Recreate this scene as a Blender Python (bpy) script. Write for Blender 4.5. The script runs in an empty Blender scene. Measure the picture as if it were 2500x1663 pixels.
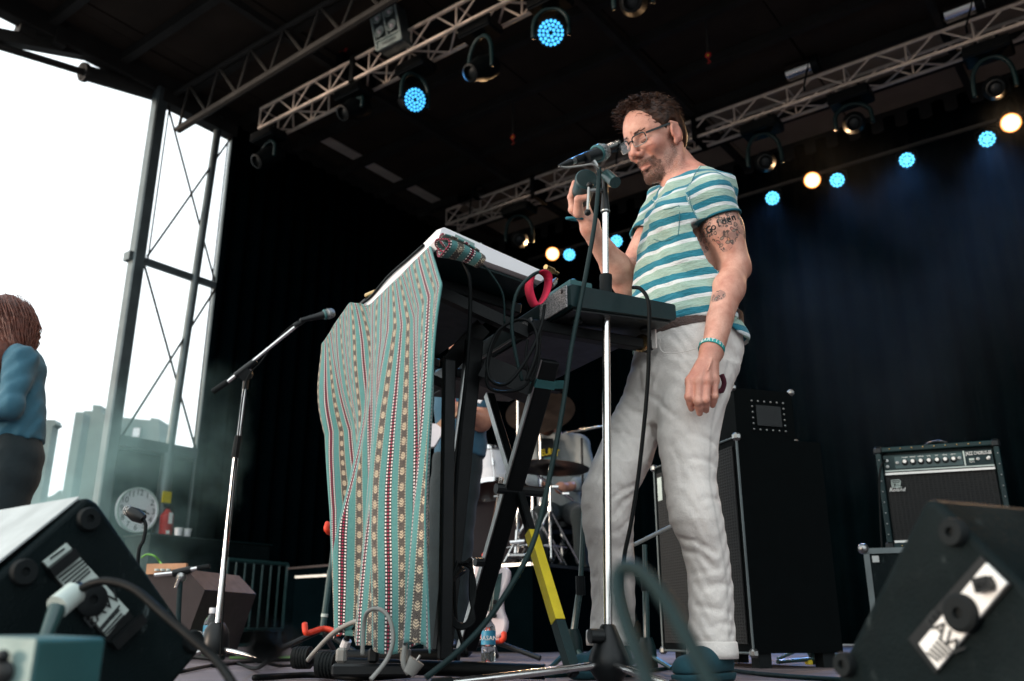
import bpy, math, random
import numpy as np
from mathutils import Vector, Matrix
random.seed(7); np.random.seed(7)
SC = bpy.context.scene
COL = SC.collection
R = math.radians

# ------------------------------------------------------------------ camera
F_PX, PITCH, CAM_H = 2167.0, R(18.36), 0.11          # focal length in photo pixels (2500 wide), tilt, height over the deck
cam_data = bpy.data.cameras.new('camera')
cam_data.lens = F_PX / 2500 * 36
cam_data.clip_start, cam_data.clip_end = 0.05, 900
cam_data.dof.use_dof = True
cam_data.dof.focus_distance = 2.55
cam_data.dof.aperture_fstop = 3.6
cam = bpy.data.objects.new('camera', cam_data); COL.objects.link(cam)
cam.location = (0, 0, CAM_H); cam.rotation_euler = (R(90) + PITCH, 0, 0)
SC.camera = cam

# ------------------------------------------------------------------ sky, sun, exposure
SUN_AZ, SUN_EL = R(245), R(4.5)                        # low soft sun out over the audience
world = bpy.data.worlds.new('World'); SC.world = world; world.use_nodes = True
wn = world.node_tree
sky = wn.nodes.new('ShaderNodeTexSky'); sky.sky_type = 'NISHITA'; sky.sun_disc = False
sky.sun_elevation = SUN_EL; sky.sun_rotation = SUN_AZ
sky.air_density = 1.0; sky.dust_density = 6.0; sky.ozone_density = 1.0
veil = wn.nodes.new('ShaderNodeMix'); veil.data_type = 'RGBA'; veil.inputs[0].default_value = 0.72
veil.inputs[7].default_value = (7.6, 8.3, 8.6, 1)     # even overcast veil over the clear-sky gradient
wn.links.new(sky.outputs[0], veil.inputs[6])
bg = wn.nodes['Background']; bg.inputs[1].default_value = 0.13
wn.links.new(veil.outputs[2], bg.inputs[0])
sun_data = bpy.data.lights.new('sun', 'SUN'); sun_data.energy = 1.1; sun_data.angle = R(11); sun_data.color = (1, .82, .68)
sun = bpy.data.objects.new('sun', sun_data); COL.objects.link(sun)
sdir = Vector((math.sin(SUN_AZ) * math.cos(SUN_EL), math.cos(SUN_AZ) * math.cos(SUN_EL), math.sin(SUN_EL)))
sun.rotation_euler = sdir.to_track_quat('Z', 'Y').to_euler()
SC.view_settings.view_transform = 'Standard'; SC.view_settings.look = 'None'
SC.view_settings.exposure = 1.15; SC.view_settings.gamma = 1
SC.render.engine = 'CYCLES'
SC.cycles.use_denoising = True; SC.cycles.max_bounces = 6; SC.cycles.diffuse_bounces = 3
SC.cycles.glossy_bounces = 3; SC.cycles.transmission_bounces = 5; SC.cycles.volume_bounces = 1
SC.cycles.sample_clamp_indirect = 4; SC.cycles.caustics_reflective = False; SC.cycles.caustics_refractive = False

# ------------------------------------------------------------------ places: pixels to rays, stage axes
cp, sp = math.cos(PITCH), math.sin(PITCH)
UV_ = Vector((math.sin(R(127)), math.cos(R(127)), 0))     # along the stage front, towards stage left
VV_ = Vector((-UV_.y, UV_.x, 0))                          # upstage
ZZ = Vector((0, 0, 1)); CAMP = Vector((0, 0, CAM_H))
def ray(x, y):
    a = (x - 1250) / F_PX; b = (831.5 - y) / F_PX
    return Vector((a, cp - b * sp, sp + b * cp))
def P(x, y, Y):
    d = ray(x, y); return CAMP + d * (Y / d.y)
def onN(x, y, n, c):
    d = ray(x, y); return CAMP + d * ((c - CAMP.dot(n)) / d.dot(n))
def onU(x, y, c): return onN(x, y, UV_, c)
def onV(x, y, c): return onN(x, y, VV_, c)
def onZ(x, y, c): return onN(x, y, ZZ, c)
def UVZ(u, v, z): return UV_ * u + VV_ * v + ZZ * z
def mmpx(p):                                              # metres per photo pixel at a point
    q = p - CAMP; return (q.y * cp + q.z * sp) / F_PX

# ------------------------------------------------------------------ materials
def lin(c):
    if isinstance(c, str):
        c = [int(c[i:i+2], 16) / 255 for i in (0, 2, 4)]
    return tuple((x / 12.92 if x <= .04045 else ((x + .055) / 1.055) ** 2.4) for x in c)
class NT:
    def __init__(s, name):
        s.m = bpy.data.materials.new(name); s.m.use_nodes = True; s.t = s.m.node_tree
        s.b = s.t.nodes['Principled BSDF']; s.out = s.t.nodes['Material Output']
    def n(s, t): return s.t.nodes.new('ShaderNode' + t)
    def put(s, sock, v):
        if isinstance(v, bpy.types.NodeSocket): s.t.links.new(v, sock)
        elif v is not None:
            if sock.type == 'RGBA' and len(v) == 3: v = (*v, 1)
            sock.default_value = v
    def math(s, op, a, b=None, c=None, clamp=False):
        k = s.n('Math'); k.operation = op; k.use_clamp = clamp
        for i, v in enumerate((a, b, c)): s.put(k.inputs[i], v)
        return k.outputs[0]
    def mix(s, f, a, b):
        k = s.n('Mix'); k.data_type = 'RGBA'; s.put(k.inputs[0], f); s.put(k.inputs[6], a); s.put(k.inputs[7], b); return k.outputs[2]
    def coord(s, which='Object'): return s.n('TexCoord').outputs[which]
    def sep(s, v):
        k = s.n('SeparateXYZ'); s.put(k.inputs[0], v); return k.outputs
    def noise(s, scale, detail=3, vec=None, rough=.55):
        k = s.n('TexNoise'); s.put(k.inputs['Scale'], scale); s.put(k.inputs['Detail'], detail); s.put(k.inputs['Roughness'], rough)
        s.put(k.inputs['Vector'], vec if vec is not None else s.coord()); return k.outputs[0]
    def voronoi(s, scale, vec=None, feat='F1', out=0):
        k = s.n('TexVoronoi'); k.feature = feat; s.put(k.inputs['Scale'], scale)
        s.put(k.inputs['Vector'], vec if vec is not None else s.coord()); return k.outputs[out]
    def mapping(s, vec, scale=(1, 1, 1), rot=(0, 0, 0)):
        k = s.n('Mapping'); s.put(k.inputs[0], vec); k.inputs['Scale'].default_value = scale; k.inputs['Rotation'].default_value = rot; return k.outputs[0]
    def ramp(s, f, a, b):                                  # 0 below a, 1 above b
        k = s.n('MapRange'); s.put(k.inputs[0], f); s.put(k.inputs[1], a); s.put(k.inputs[2], b); return k.outputs[0]
    def attr(s, name):
        k = s.n('Attribute'); k.attribute_name = name; return k.outputs
    def bump(s, height, strength=.3, dist=.01):
        k = s.n('Bump'); s.put(k.inputs['Height'], height); k.inputs['Strength'].default_value = strength; k.inputs['Distance'].default_value = dist
        s.put(s.b.inputs['Normal'], k.outputs[0])
    def set(s, **kw):
        for k, v in kw.items(): s.put(s.b.inputs[k.replace('_', ' ')], v)
        return s
def plain(name, col, rough=.6, metal=0, var=.35, scale=9, bump=.12, bscale=120, bdist=.002, spec=.5, coat=0, scuff=0):
    k = NT(name); c = lin(col); dark = tuple(x * (1 - var) for x in c)
    f = k.noise(scale, 4); col_ = k.mix(k.ramp(f, .3, .7), dark, c)
    if scuff:                                             # pale scratches and dust
        sc_ = k.math('MULTIPLY', k.ramp(k.noise(38, 6, k.mapping(k.coord(), (1, 1, .35), (.5, .3, .7)), .75), .60, .70), k.ramp(k.noise(5, 3), .45, .62)); col_ = k.mix(k.math('MULTIPLY', sc_, scuff), col_, lin('7d8a8a')); col_ = k.mix(k.math('MULTIPLY', k.ramp(k.noise(2.4, 5), .48, .72), scuff * .22), col_, lin('6a7474'))
    g = k.noise(scale * 3.1, 3)
    k.set(Base_Color=col_, Roughness=k.math('ADD', k.math('MULTIPLY', g, .2), rough - .1), Metallic=metal)
    k.b.inputs['Specular IOR Level'].default_value = spec; k.b.inputs['Coat Weight'].default_value = coat
    if bump: k.bump(k.noise(bscale, 2), bump, bdist)
    return k.m
def glow(name, col, strength):
    k = NT(name); k.set(Base_Color=(0, 0, 0), Emission_Color=col, Emission_Strength=strength)
    f = k.noise(30, 1); k.put(k.b.inputs['Emission Strength'], k.math('MULTIPLY', k.math('ADD', f, .5), strength)); return k.m
M = {}
M['tolex'] = plain('black_tolex', '061315', .6, bump=.5, bscale=260, bdist=.003, spec=.1, scuff=.35)
M['blackp'] = plain('black_plastic', '080e10', .42, bump=.1, spec=.35)
M['cabblack'] = plain('cabinet_black', '030708', .7, var=.3, spec=.06)
M['rubber'] = plain('rubber', '0a1214', .75, spec=.25)
M['blackmetal'] = plain('black_painted_metal', '04080a', .5, var=.2, spec=.2)
M['chrome'] = plain('chrome_tube', 'e4e2e0', .17, 1, var=.12, scale=14, bump=.03)
M['steel'] = plain('brushed_steel', 'a9aaa8', .34, 1, var=.3, scale=20)
M['alu'] = plain('truss_aluminium', 'ffe9d6', .5, .1, var=.3, scale=6)
M['dsteel'] = plain('dark_roof_steel', '393633', .7, 0, var=.4, scale=3, spec=.25)
M['post'] = plain('tower_post_steel', '6d7677', .45, .5, var=.35, scale=4)
M['curtain'] = plain('black_curtain_velour', '030a0d', .95, var=.4, scale=3, bump=.3, bscale=60, spec=0)
M['roofpanel'] = plain('roof_panel_dark', '483d35', .85, var=.5, scale=1.2, bump=.2, bscale=14, spec=.2)
M['warmroof'] = plain('warm_lit_roof_tone', 'c2ab92', .8, var=.3, scale=1.5)  # warm light on the rear ceiling, put into a paler panel colour
M['litsoffit'] = plain('lit_soffit_tone', 'f2e2d2', .8, var=.3, scale=1.5)  # brightness of the lit left roof edge, put into this pale colour
M['white'] = plain('white_plastic', 'e6e4e6', .4, var=.07, scale=3, bump=.03)
M['teal'] = plain('teal_paint', '2b6163', .5, var=.35, scuff=.45)
M['dteal'] = plain('dark_teal_case', '072628', .5, var=.35, scale=12, spec=.3, scuff=.2)
M['red'] = plain('red_paint', 'b3201c', .45, var=.25)
M['orange'] = plain('orange_red_foam', 'e2401f', .6, var=.2)
M['yellow'] = plain('yellow_tape', 'd8c01a', .5, var=.18, scale=30)
M['magenta'] = plain('crimson_hook_tape', 'c3123f', .8, var=.25, scale=25, bump=.4, bscale=700)
M['cable'] = plain('black_cable', '070b0c', .55, var=.3, spec=.12)
M['tealcable'] = plain('dark_teal_cable', '0d2526', .55, var=.3, spec=.2)
M['greycable'] = plain('pale_grey_cable', '8d8c87', .55, var=.25)
M['green'] = plain('green_cable', '6fae4a', .5, var=.2)
M['brass'] = plain('brass_plug', 'c9a876', .25, 1, var=.2)
M['label'] = plain('pale_plate', 'b9c6c0', .55, var=.15, scale=14)
M['print'] = plain('black_print', '11181a', .7, var=.1)
M['wprint'] = plain('white_print', 'e8e8e4', .6, var=.06)
M['wood'] = plain('maple_wood', 'c99670', .45, var=.25, scale=18)
M['maroon'] = plain('maroon_case', '2e2122', .6, var=.35, scale=10)
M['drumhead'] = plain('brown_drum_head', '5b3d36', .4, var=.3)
M['cymbal'] = plain('bronze_cymbal', '5a4a40', .35, .85, var=.35, scale=10)
M['asphalt'] = plain('ground_asphalt', '54575a', .9, var=.3, scale=.4)
M['gtape'] = plain('green_floor_tape', '6f9b52', .6, var=.25)
M['pick'] = plain('dark_pickguard', '2a4646', .3, var=.2)
M['cream'] = plain('cream_guitar_paint', 'ecdfe0', .25, var=.05, coat=.5)
M['sage'] = plain('sage_box_paint', '8aa7a2', .5, var=.35, scale=20, scuff=.4)
M['lampwarm'] = glow('warm_lamp_glow', (1, .62, .28), 1.8)
M['lampamber'] = glow('amber_lamp_glow', (1, .30, .05), .9)
M['led'] = glow('blue_led_glow', (.07, .48, 1), .95)
M['ledw'] = glow('cyan_led_glow', (.10, .55, 1), 1.4)
def _glass():
    k = NT('clear_plastic'); k.set(Base_Color=(.9, .97, .98), Roughness=k.math('MULTIPLY', k.noise(40), .15), Transmission_Weight=.95, IOR=1.2); return k.m
M['clear'] = _glass()
def _lens():
    k = NT('spectacle_lens'); t = k.n('BsdfTransparent'); g = k.n('BsdfGlossy'); g.inputs['Roughness'].default_value = .03; x = k.n('MixShader'); fr = k.n('LayerWeight'); fr.inputs[0].default_value = .25
    k.put(t.inputs[0], (.93, .95, .96)); k.put(x.inputs[0], k.math('ADD', k.math('MULTIPLY', fr.outputs[1], .3), k.math('MULTIPLY', k.noise(20), .05))); k.t.links.new(t.outputs[0], x.inputs[1]); k.t.links.new(g.outputs[0], x.inputs[2]); k.t.links.new(x.outputs[0], k.out.inputs[0]); return k.m
M['lens'] = _lens()
def _deck():
    k = NT('weathered_deck_board'); v = k.coord('Generated'); o = k.n('ObjectInfo').outputs['Random']
    g = k.noise(3, 5, k.mapping(k.coord(), (1.2, 26, 26)))
    c = k.mix(g, lin('3a3336'), lin('8b7d80')); c = k.mix(k.math('MULTIPLY', o, .45), c, lin('2b2728'))
    k.set(Base_Color=c, Roughness=.62); k.bump(g, .4, .004); return k.m
M['deck'] = _deck()
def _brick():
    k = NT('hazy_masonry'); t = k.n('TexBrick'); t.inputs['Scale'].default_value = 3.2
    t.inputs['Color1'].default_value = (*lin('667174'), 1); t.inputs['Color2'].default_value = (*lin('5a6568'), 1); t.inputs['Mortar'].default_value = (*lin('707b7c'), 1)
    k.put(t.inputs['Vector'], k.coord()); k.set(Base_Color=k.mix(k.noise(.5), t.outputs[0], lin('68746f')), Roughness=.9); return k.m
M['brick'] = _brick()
def _sparkle():
    k = NT('grey_fleck_panel'); f = k.noise(420, 2); k.set(Base_Color=k.mix(k.ramp(f, .42, .6), lin('3c4042'), lin('c4bdbc')), Roughness=.6); k.bump(f, .3, .002); return k.m
M['fleck'] = _sparkle()
def _grille():
    k = NT('speaker_grille_cloth'); s = k.sep(k.coord())
    a = k.math('SINE', k.math('MULTIPLY', s[2], 560)); b = k.math('SINE', k.math('MULTIPLY', k.math('ADD', s[0], s[1]), 560))
    w = k.math('MAXIMUM', a, b); k.set(Base_Color=k.mix(k.ramp(w, .2, .9), lin('060808'), lin('171716')), Roughness=.85); k.bump(w, .5, .002); return k.m
M['grille'] = _grille()
def _mesh():
    k = NT('steel_mic_mesh'); v = k.voronoi(420); k.set(Base_Color=k.mix(k.ramp(v, .2, .55), lin('d2d4d2'), lin('40484a')), Metallic=.8, Roughness=.4); k.bump(v, .8, .003); return k.m
M['micmesh'] = _mesh()
def _denim(name, a, b):
    k = NT(name); w = k.noise(500, 2, k.mapping(k.coord(), (1, 1, .25))); f = k.noise(11, 4)
    k.set(Base_Color=k.mix(f, k.mix(w, lin(a), lin(b)), lin(b)), Roughness=.9); k.b.inputs['Sheen Weight'].default_value = .1
    k.bump(k.math('ADD', k.math('MULTIPLY', k.noise(14, 5), 1.0), k.math('MULTIPLY', w, .08)), .55, .012); return k.m
M['chambray'] = _denim('blue_chambray', '1f4a5e', '3c6b7d')
M['darkjean'] = _denim('dark_jean', '0d1416', '18262a')
M['greyshirt'] = _denim('grey_work_shirt', '6d7374', '8d9292')
M['plaid'] = _denim('blue_plaid', '3e6f88', '27495c')
M['hair_red'] = plain('auburn_hair', '6b3421', .55, var=.6, scale=40)
M['skin2'] = plain('plain_skin', 'b9826b', .5, var=.15, scale=30)

# ------------------------------------------------------------------ scene objects
def root_loc(o):
    while o.parent: o = o.parent
    return o.location.copy()
def link(o, parent=None):
    COL.objects.link(o)
    if parent: o.parent = parent
    return o
def thing(name, label, cat, loc, group=None, kind=None):
    o = bpy.data.objects.new(name, None); o.empty_display_size = .05; o.location = loc; link(o)
    return tag(o, label, cat, group, kind)
def tag(o, label=None, cat=None, group=None, kind=None):
    if label: o['label'] = label
    if cat: o['category'] = cat
    if group: o['group'] = group
    if kind: o['kind'] = kind
    return o
def frame_of(ax):                                         # matrix whose z column is ax
    ax = Vector(ax).normalized(); up = Vector((0, 0, 1)) if abs(ax.z) < .95 else Vector((0, 1, 0))
    x = up.cross(ax).normalized(); y = ax.cross(x)
    return Matrix((x, y, ax)).transposed()
def basis(x, y, z, o=(0, 0, 0)):
    m = Matrix((Vector(x).normalized(), Vector(y).normalized(), Vector(z).normalized())).transposed().to_4x4(); m.translation = Vector(o); return m
class MB:
    def __init__(s): s.v = []; s.f = []; s.uv = None
    def add(s, vs, fs):
        n = len(s.v); s.v += [Vector(p) for p in vs]; s.f += [tuple(i + n for i in q) for q in fs]; return s
    def box(s, c, size, m=None, bev=0):
        a, b, d = [x / 2 for x in size]; m = m.to_3x3() if m else Matrix.Identity(3); c = Vector(c)
        if bev:
            e = min(bev, a * .9, b * .9, d * .9); vs = []; idx = {}
            for sx in (-1, 1):
                for sy in (-1, 1):
                    for sz in (-1, 1):
                        for k, q in enumerate(((sx * a, sy * (b - e), sz * (d - e)), (sx * (a - e), sy * b, sz * (d - e)), (sx * (a - e), sy * (b - e), sz * d))):
                            idx[sx, sy, sz, k] = len(vs); vs.append(c + m @ Vector(q))
            fs = []
            for sg in (-1, 1):
                fs.append([idx[sg, y, z, 0] for y, z in ((-1, -1), (1, -1), (1, 1), (-1, 1))][::sg])
                fs.append([idx[x, sg, z, 1] for x, z in ((-1, -1), (-1, 1), (1, 1), (1, -1))][::sg])
                fs.append([idx[x, y, sg, 2] for x, y in ((-1, -1), (1, -1), (1, 1), (-1, 1))][::sg])
            for p in (-1, 1):
                for q in (-1, 1):
                    fs.append([idx[p, q, -1, 0], idx[p, q, 1, 0], idx[p, q, 1, 1], idx[p, q, -1, 1]])
                    fs.append([idx[p, -1, q, 0], idx[p, 1, q, 0], idx[p, 1, q, 2], idx[p, -1, q, 2]])
                    fs.append([idx[-1, p, q, 1], idx[1, p, q, 1], idx[1, p, q, 2], idx[-1, p, q, 2]])
                    for r_ in (-1, 1): fs.append([idx[p, q, r_, 0], idx[p, q, r_, 1], idx[p, q, r_, 2]])
            return s.add(vs, fs)
        vs = [c + m @ Vector((x * a, y * b, z * d)) for x in (-1, 1) for y in (-1, 1) for z in (-1, 1)]
        return s.add(vs, [(0, 1, 3, 2), (4, 6, 7, 5), (0, 4, 5, 1), (2, 3, 7, 6), (0, 2, 6, 4), (1, 5, 7, 3)])
    def bar(s, p, q, w, t, up=(0, 0, 1), bev=0):           # rectangular bar p to q; t measured along up
        p, q = Vector(p), Vector(q); z = (q - p).normalized(); up = Vector(up)
        if abs(z.dot(up)) > .98: up = Vector((0, 1, 0))
        x = up.cross(z).normalized(); y = z.cross(x)
        return s.box((p + q) / 2, (w, t, (q - p).length), basis(x, y, z), bev)
    def tube(s, pts, r, seg=8, cap=True, closed=False):
        pts = [Vector(p) for p in pts]; n = len(pts)
        rs = list(r) if hasattr(r, '__len__') else [r] * n
        ts = [((pts[(i + 1) % n] if closed or i < n - 1 else pts[i]) - (pts[i - 1] if closed or i > 0 else pts[i])).normalized() for i in range(n)]
        ref = frame_of(ts[0]); x = ref.col[0]; vs = []
        for i in range(n):
            x = (x - ts[i] * x.dot(ts[i])).normalized(); y = ts[i].cross(x)
            for j in range(seg):
                a = 2 * math.pi * j / seg; vs.append(pts[i] + (x * math.cos(a) + y * math.sin(a)) * rs[i])
        fs = []
        for i in range(n if closed else n - 1):
            k = (i + 1) % n
            for j in range(seg):
                l = (j + 1) % seg; fs.append((i * seg + j, i * seg + l, k * seg + l, k * seg + j))
        if cap and not closed: fs += [tuple(range(seg - 1, -1, -1)), tuple(range((n - 1) * seg, n * seg))]
        return s.add(vs, fs)
    def lathe(s, prof, m, seg=24, ring=False):                         # prof: (radius, height) pairs, m maps local z axis
        vs = []; fs = []; n = len(prof)
        for r, h in prof:
            for j in range(seg):
                a = 2 * math.pi * j / seg; vs.append(m @ Vector((r * math.cos(a), r * math.sin(a), h)))
        for i in range(n - 1):
            for j in range(seg):
                l = (j + 1) % seg; fs.append((i * seg + j, i * seg + l, (i + 1) * seg + l, (i + 1) * seg + j))
        if ring: fs += [((n - 1) * seg + j, (n - 1) * seg + (j + 1) % seg, (j + 1) % seg, j) for j in range(seg)]
        else: fs += [tuple(range(seg - 1, -1, -1)), tuple(range((n - 1) * seg, n * seg))]
        return s.add(vs, fs)
    def prism(s, poly, ext):                               # planar polygon extruded by vector
        n = len(poly); poly = [Vector(p) for p in poly]; ext = Vector(ext)
        return s.add(poly + [p + ext for p in poly], [tuple(range(n - 1, -1, -1)), tuple(range(n, 2 * n))] + [(i, (i + 1) % n, n + (i + 1) % n, n + i) for i in range(n)])
    def sphere(s, c, r, m=None, seg=12, rings=8):
        c = Vector(c); m = m.to_3x3() if m else Matrix.Identity(3); r = r if hasattr(r, '__len__') else (r, r, r)
        prof = []
        vs = []; fs = []
        for i in range(rings + 1):
            t = math.pi * i / rings
            for j in range(seg):
                a = 2 * math.pi * j / seg
                vs.append(c + m @ Vector((r[0] * math.sin(t) * math.cos(a), r[1] * math.sin(t) * math.sin(a), -r[2] * math.cos(t))))
        for i in range(rings):
            for j in range(seg):
                l = (j + 1) % seg; fs.append((i * seg + j, i * seg + l, (i + 1) * seg + l, (i + 1) * seg + j))
        return s.add(vs, fs)
    def build(s, name, mat, parent=None, smooth=None, local=False, cut=35):
        me = bpy.data.meshes.new(name)
        if parent is not None:
            off = Vector((0, 0, 0)) if local else root_loc(parent)
        elif local: off = Vector((0, 0, 0))
        else:
            lo = [min(p[i] for p in s.v) for i in range(3)]; hi = [max(p[i] for p in s.v) for i in range(3)]
            off = Vector(((lo[0] + hi[0]) / 2, (lo[1] + hi[1]) / 2, lo[2]))
        me.from_pydata([p - off for p in s.v], [], s.f); me.validate(); me.update()
        fix_normals(me)
        if s.uv:
            l = me.uv_layers.new(name='UVMap')
            for lp in me.loops: l.data[lp.index].uv = s.uv[lp.vertex_index]
        if smooth is not False:
            me.shade_smooth()
            if smooth is None: me.set_sharp_from_angle(angle=R(cut))
        me.materials.append(mat if not isinstance(mat, str) else M[mat])
        o = bpy.data.objects.new(name, me); link(o, parent)
        if parent is None and not local: o.location = off
        return o
import bmesh
def fix_normals(me):
    b = bmesh.new(); b.from_mesh(me); bmesh.ops.recalc_face_normals(b, faces=b.faces); b.to_mesh(me); b.free()
def copy_tree(o, parent=None):
    c = o.copy(); COL.objects.link(c); c.parent = parent
    for ch in list(o.children): copy_tree(ch, c)
    return c
def smooth_path(pts, n=8):                                 # Catmull-Rom through points
    pts = [Vector(p) for p in pts]; out = []
    for i in range(len(pts) - 1):
        a, b, c, d = pts[max(i - 1, 0)], pts[i], pts[i + 1], pts[min(i + 2, len(pts) - 1)]
        for k in range(n):
            t = k / n
            out.append(.5 * ((2 * b) + (c - a) * t + (2 * a - 5 * b + 4 * c - d) * t * t + (3 * b - a - 3 * c + d) * t ** 3))
    return out + [pts[-1]]
def text_part(name, string, mat, parent, m, size, ext=.0004, label=None, align='CENTER', shear=0, squeeze=1):
    cu = bpy.data.curves.new(name, 'FONT'); cu.body = string; cu.size = size; cu.extrude = ext; cu.align_x = align; cu.align_y = 'CENTER'; cu.shear = shear
    cu.resolution_u = 3
    t = bpy.data.objects.new(name, cu); COL.objects.link(t)
    me = bpy.data.meshes.new_from_object(t.evaluated_get(bpy.context.evaluated_depsgraph_get()))
    bpy.data.objects.remove(t)
    off = root_loc(parent)
    for v in me.vertices:
        v.co = m @ Vector((v.co.x * squeeze, v.co.y, v.co.z)) - off
    me.materials.clear(); me.materials.append(M[mat]); me.name = name
    o = bpy.data.objects.new(name, me); link(o, parent); return o
def cable(name, pts, r, mat, label, group=None, seg=7, n=7):
    o = MB().tube(smooth_path(pts, n), r, seg).build(name, mat, smooth=True); return tag(o, label, 'cable', group)

# ------------------------------------------------------------------ signed distance shapes -> surface
def s_caps(p, a, b, r1, r2=None):
    r2 = r1 if r2 is None else r2; a = np.array(a, np.float32); b = np.array(b, np.float32); d = b - a
    t = np.clip(((p[0] - a[0]) * d[0] + (p[1] - a[1]) * d[1] + (p[2] - a[2]) * d[2]) / max(float(d @ d), 1e-9), 0, 1)
    return np.sqrt((p[0] - a[0] - t * d[0]) ** 2 + (p[1] - a[1] - t * d[1]) ** 2 + (p[2] - a[2] - t * d[2]) ** 2) - (r1 + (r2 - r1) * t)
def s_ell(p, c, r, m=None):
    q = [p[i] - c[i] for i in range(3)]
    if m is not None: q = [m.col[i][0] * q[0] + m.col[i][1] * q[1] + m.col[i][2] * q[2] for i in range(3)]
    k0 = np.sqrt(sum((q[i] / r[i]) ** 2 for i in range(3))) + 1e-6; k1 = np.sqrt(sum((q[i] / r[i] ** 2) ** 2 for i in range(3))) + 1e-6
    return k0 * (k0 - 1) / k1
def smin(a, b, k):
    h = np.clip(.5 + .5 * (b - a) / k, 0, 1); return b + (a - b) * h - k * h * (1 - h)
def smax(a, b, k): return -smin(-a, -b, k)
def s_stack(p, rings, ax):                                 # ellipses stacked in z: (x, y, z, half_x, half_y), ax = horizontal direction of half_x
    rings = sorted(rings, key=lambda r: r[2]); z = [r[2] for r in rings]
    g = [np.interp(p[2], z, [r[i] for r in rings]) for i in (0, 1, 3, 4)]
    dx, dy = p[0] - g[0], p[1] - g[1]; a = dx * ax[0] + dy * ax[1]; b = -dx * ax[1] + dy * ax[0]
    k0 = np.sqrt((a / g[2]) ** 2 + (b / g[3]) ** 2) + 1e-6; k1 = np.sqrt((a / g[2] ** 2) ** 2 + (b / g[3] ** 2) ** 2) + 1e-6
    d = k0 * (k0 - 1) / k1
    return np.maximum(d, np.maximum(z[0] - p[2], p[2] - z[-1]))
def field(parts, lo, hi, h):                              # several distance functions, each only inside its own box
    ax = [np.arange(lo[i] - 2 * h, hi[i] + 3 * h, h, dtype=np.float32) for i in range(3)]
    D = np.full([len(a) for a in ax], .05, np.float32)
    for fn, plo, phi, k in parts:
        sl = tuple(slice(max(0, int((plo[i] - ax[i][0]) / h)), max(1, int((phi[i] - ax[i][0]) / h) + 2)) for i in range(3))
        sub = np.meshgrid(*[ax[i][sl[i]] for i in range(3)], indexing='ij'); D[sl] = smin(D[sl], np.minimum(fn(sub), .05), k)
    return ax, D
def nets(fn, lo, hi, h):
    ax = [np.arange(lo[i] - 2 * h, hi[i] + 3 * h, h, dtype=np.float32) for i in range(3)]
    g = np.meshgrid(*ax, indexing='ij'); return extract(ax, fn(g).astype(np.float32), h)
def extract(ax, D, h):
    ins = D < 0
    n = D.shape; cnt = np.zeros((n[0] - 1, n[1] - 1, n[2] - 1), np.int8); cor = [(i, j, k) for i in (0, 1) for j in (0, 1) for k in (0, 1)]
    for i, j, k in cor: cnt += ins[i:n[0] - 1 + i, j:n[1] - 1 + j, k:n[2] - 1 + k]
    act = np.argwhere((cnt > 0) & (cnt < 8)); idx = np.full(cnt.shape, -1, np.int32); idx[act[:, 0], act[:, 1], act[:, 2]] = np.arange(len(act))
    val = np.stack([D[act[:, 0] + i, act[:, 1] + j, act[:, 2] + k] for i, j, k in cor], 1)
    pos = np.zeros((len(act), 3)); num = np.zeros(len(act))
    for a in range(8):
        for b in range(a + 1, 8):
            ca, cb = np.array(cor[a]), np.array(cor[b])
            if np.abs(ca - cb).sum() != 1: continue
            m = (val[:, a] < 0) != (val[:, b] < 0); t = val[m, a] / (val[m, a] - val[m, b])
            pos[m] += ca + t[:, None] * (cb - ca); num[m] += 1
    V = (act + pos / num[:, None]) * h + np.array([a[0] for a in ax]); Fs = []
    for d in range(3):
        e1, e2 = (d + 1) % 3, (d + 2) % 3
        s0 = [slice(None)] * 3; s1 = [slice(None)] * 3; s0[d] = slice(0, -1); s1[d] = slice(1, None)
        ed = np.argwhere(ins[tuple(s0)] != ins[tuple(s1)]); ed = ed[(ed[:, e1] > 0) & (ed[:, e2] > 0) & (ed[:, e1] < n[e1] - 1) & (ed[:, e2] < n[e2] - 1)]
        q = []
        for o1, o2 in ((-1, -1), (0, -1), (0, 0), (-1, 0)):
            c = ed.copy(); c[:, e1] += o1; c[:, e2] += o2; q.append(idx[c[:, 0], c[:, 1], c[:, 2]])
        q = np.stack(q, 1); fl = ~ins[ed[:, 0], ed[:, 1], ed[:, 2]]; q[fl] = q[fl][:, ::-1]; Fs.append(q)
    return V, np.concatenate(Fs)
def merge(*parts):
    V, Fc, n = [], [], 0
    for v, f in parts: V.append(v); Fc.append(f + n); n += len(v)
    return np.concatenate(V), np.concatenate(Fc)
def mesh_obj(name, VF, mat, parent, attrs=None, off=None, relax=1):
    V, Fc = VF; off = root_loc(parent) if off is None else off
    if relax:                                              # light smoothing of voxel steps
        e = np.concatenate([Fc[:, [0, 1]], Fc[:, [1, 2]], Fc[:, [2, 3]], Fc[:, [3, 0]]]); e = np.concatenate([e, e[:, ::-1]])
        for _ in range(relax):
            c = np.maximum(np.bincount(e[:, 0], minlength=len(V)), 1); acc = np.stack([np.bincount(e[:, 0], V[e[:, 1], i], len(V)) for i in range(3)], 1); V = V * .5 + .5 * acc / c[:, None]
    me = bpy.data.meshes.new(name); me.from_pydata((V - np.array(off)).tolist(), [], Fc.tolist()); me.update(); me.shade_smooth()
    for k, a in (attrs or {}).items():
        at = me.attributes.new(k, 'FLOAT', 'POINT'); at.data.foreach_set('value', np.asarray(a, np.float32))
    me.materials.append(M[mat] if isinstance(mat, str) else mat)
    o = bpy.data.objects.new(name, me); link(o, parent); return o

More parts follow.
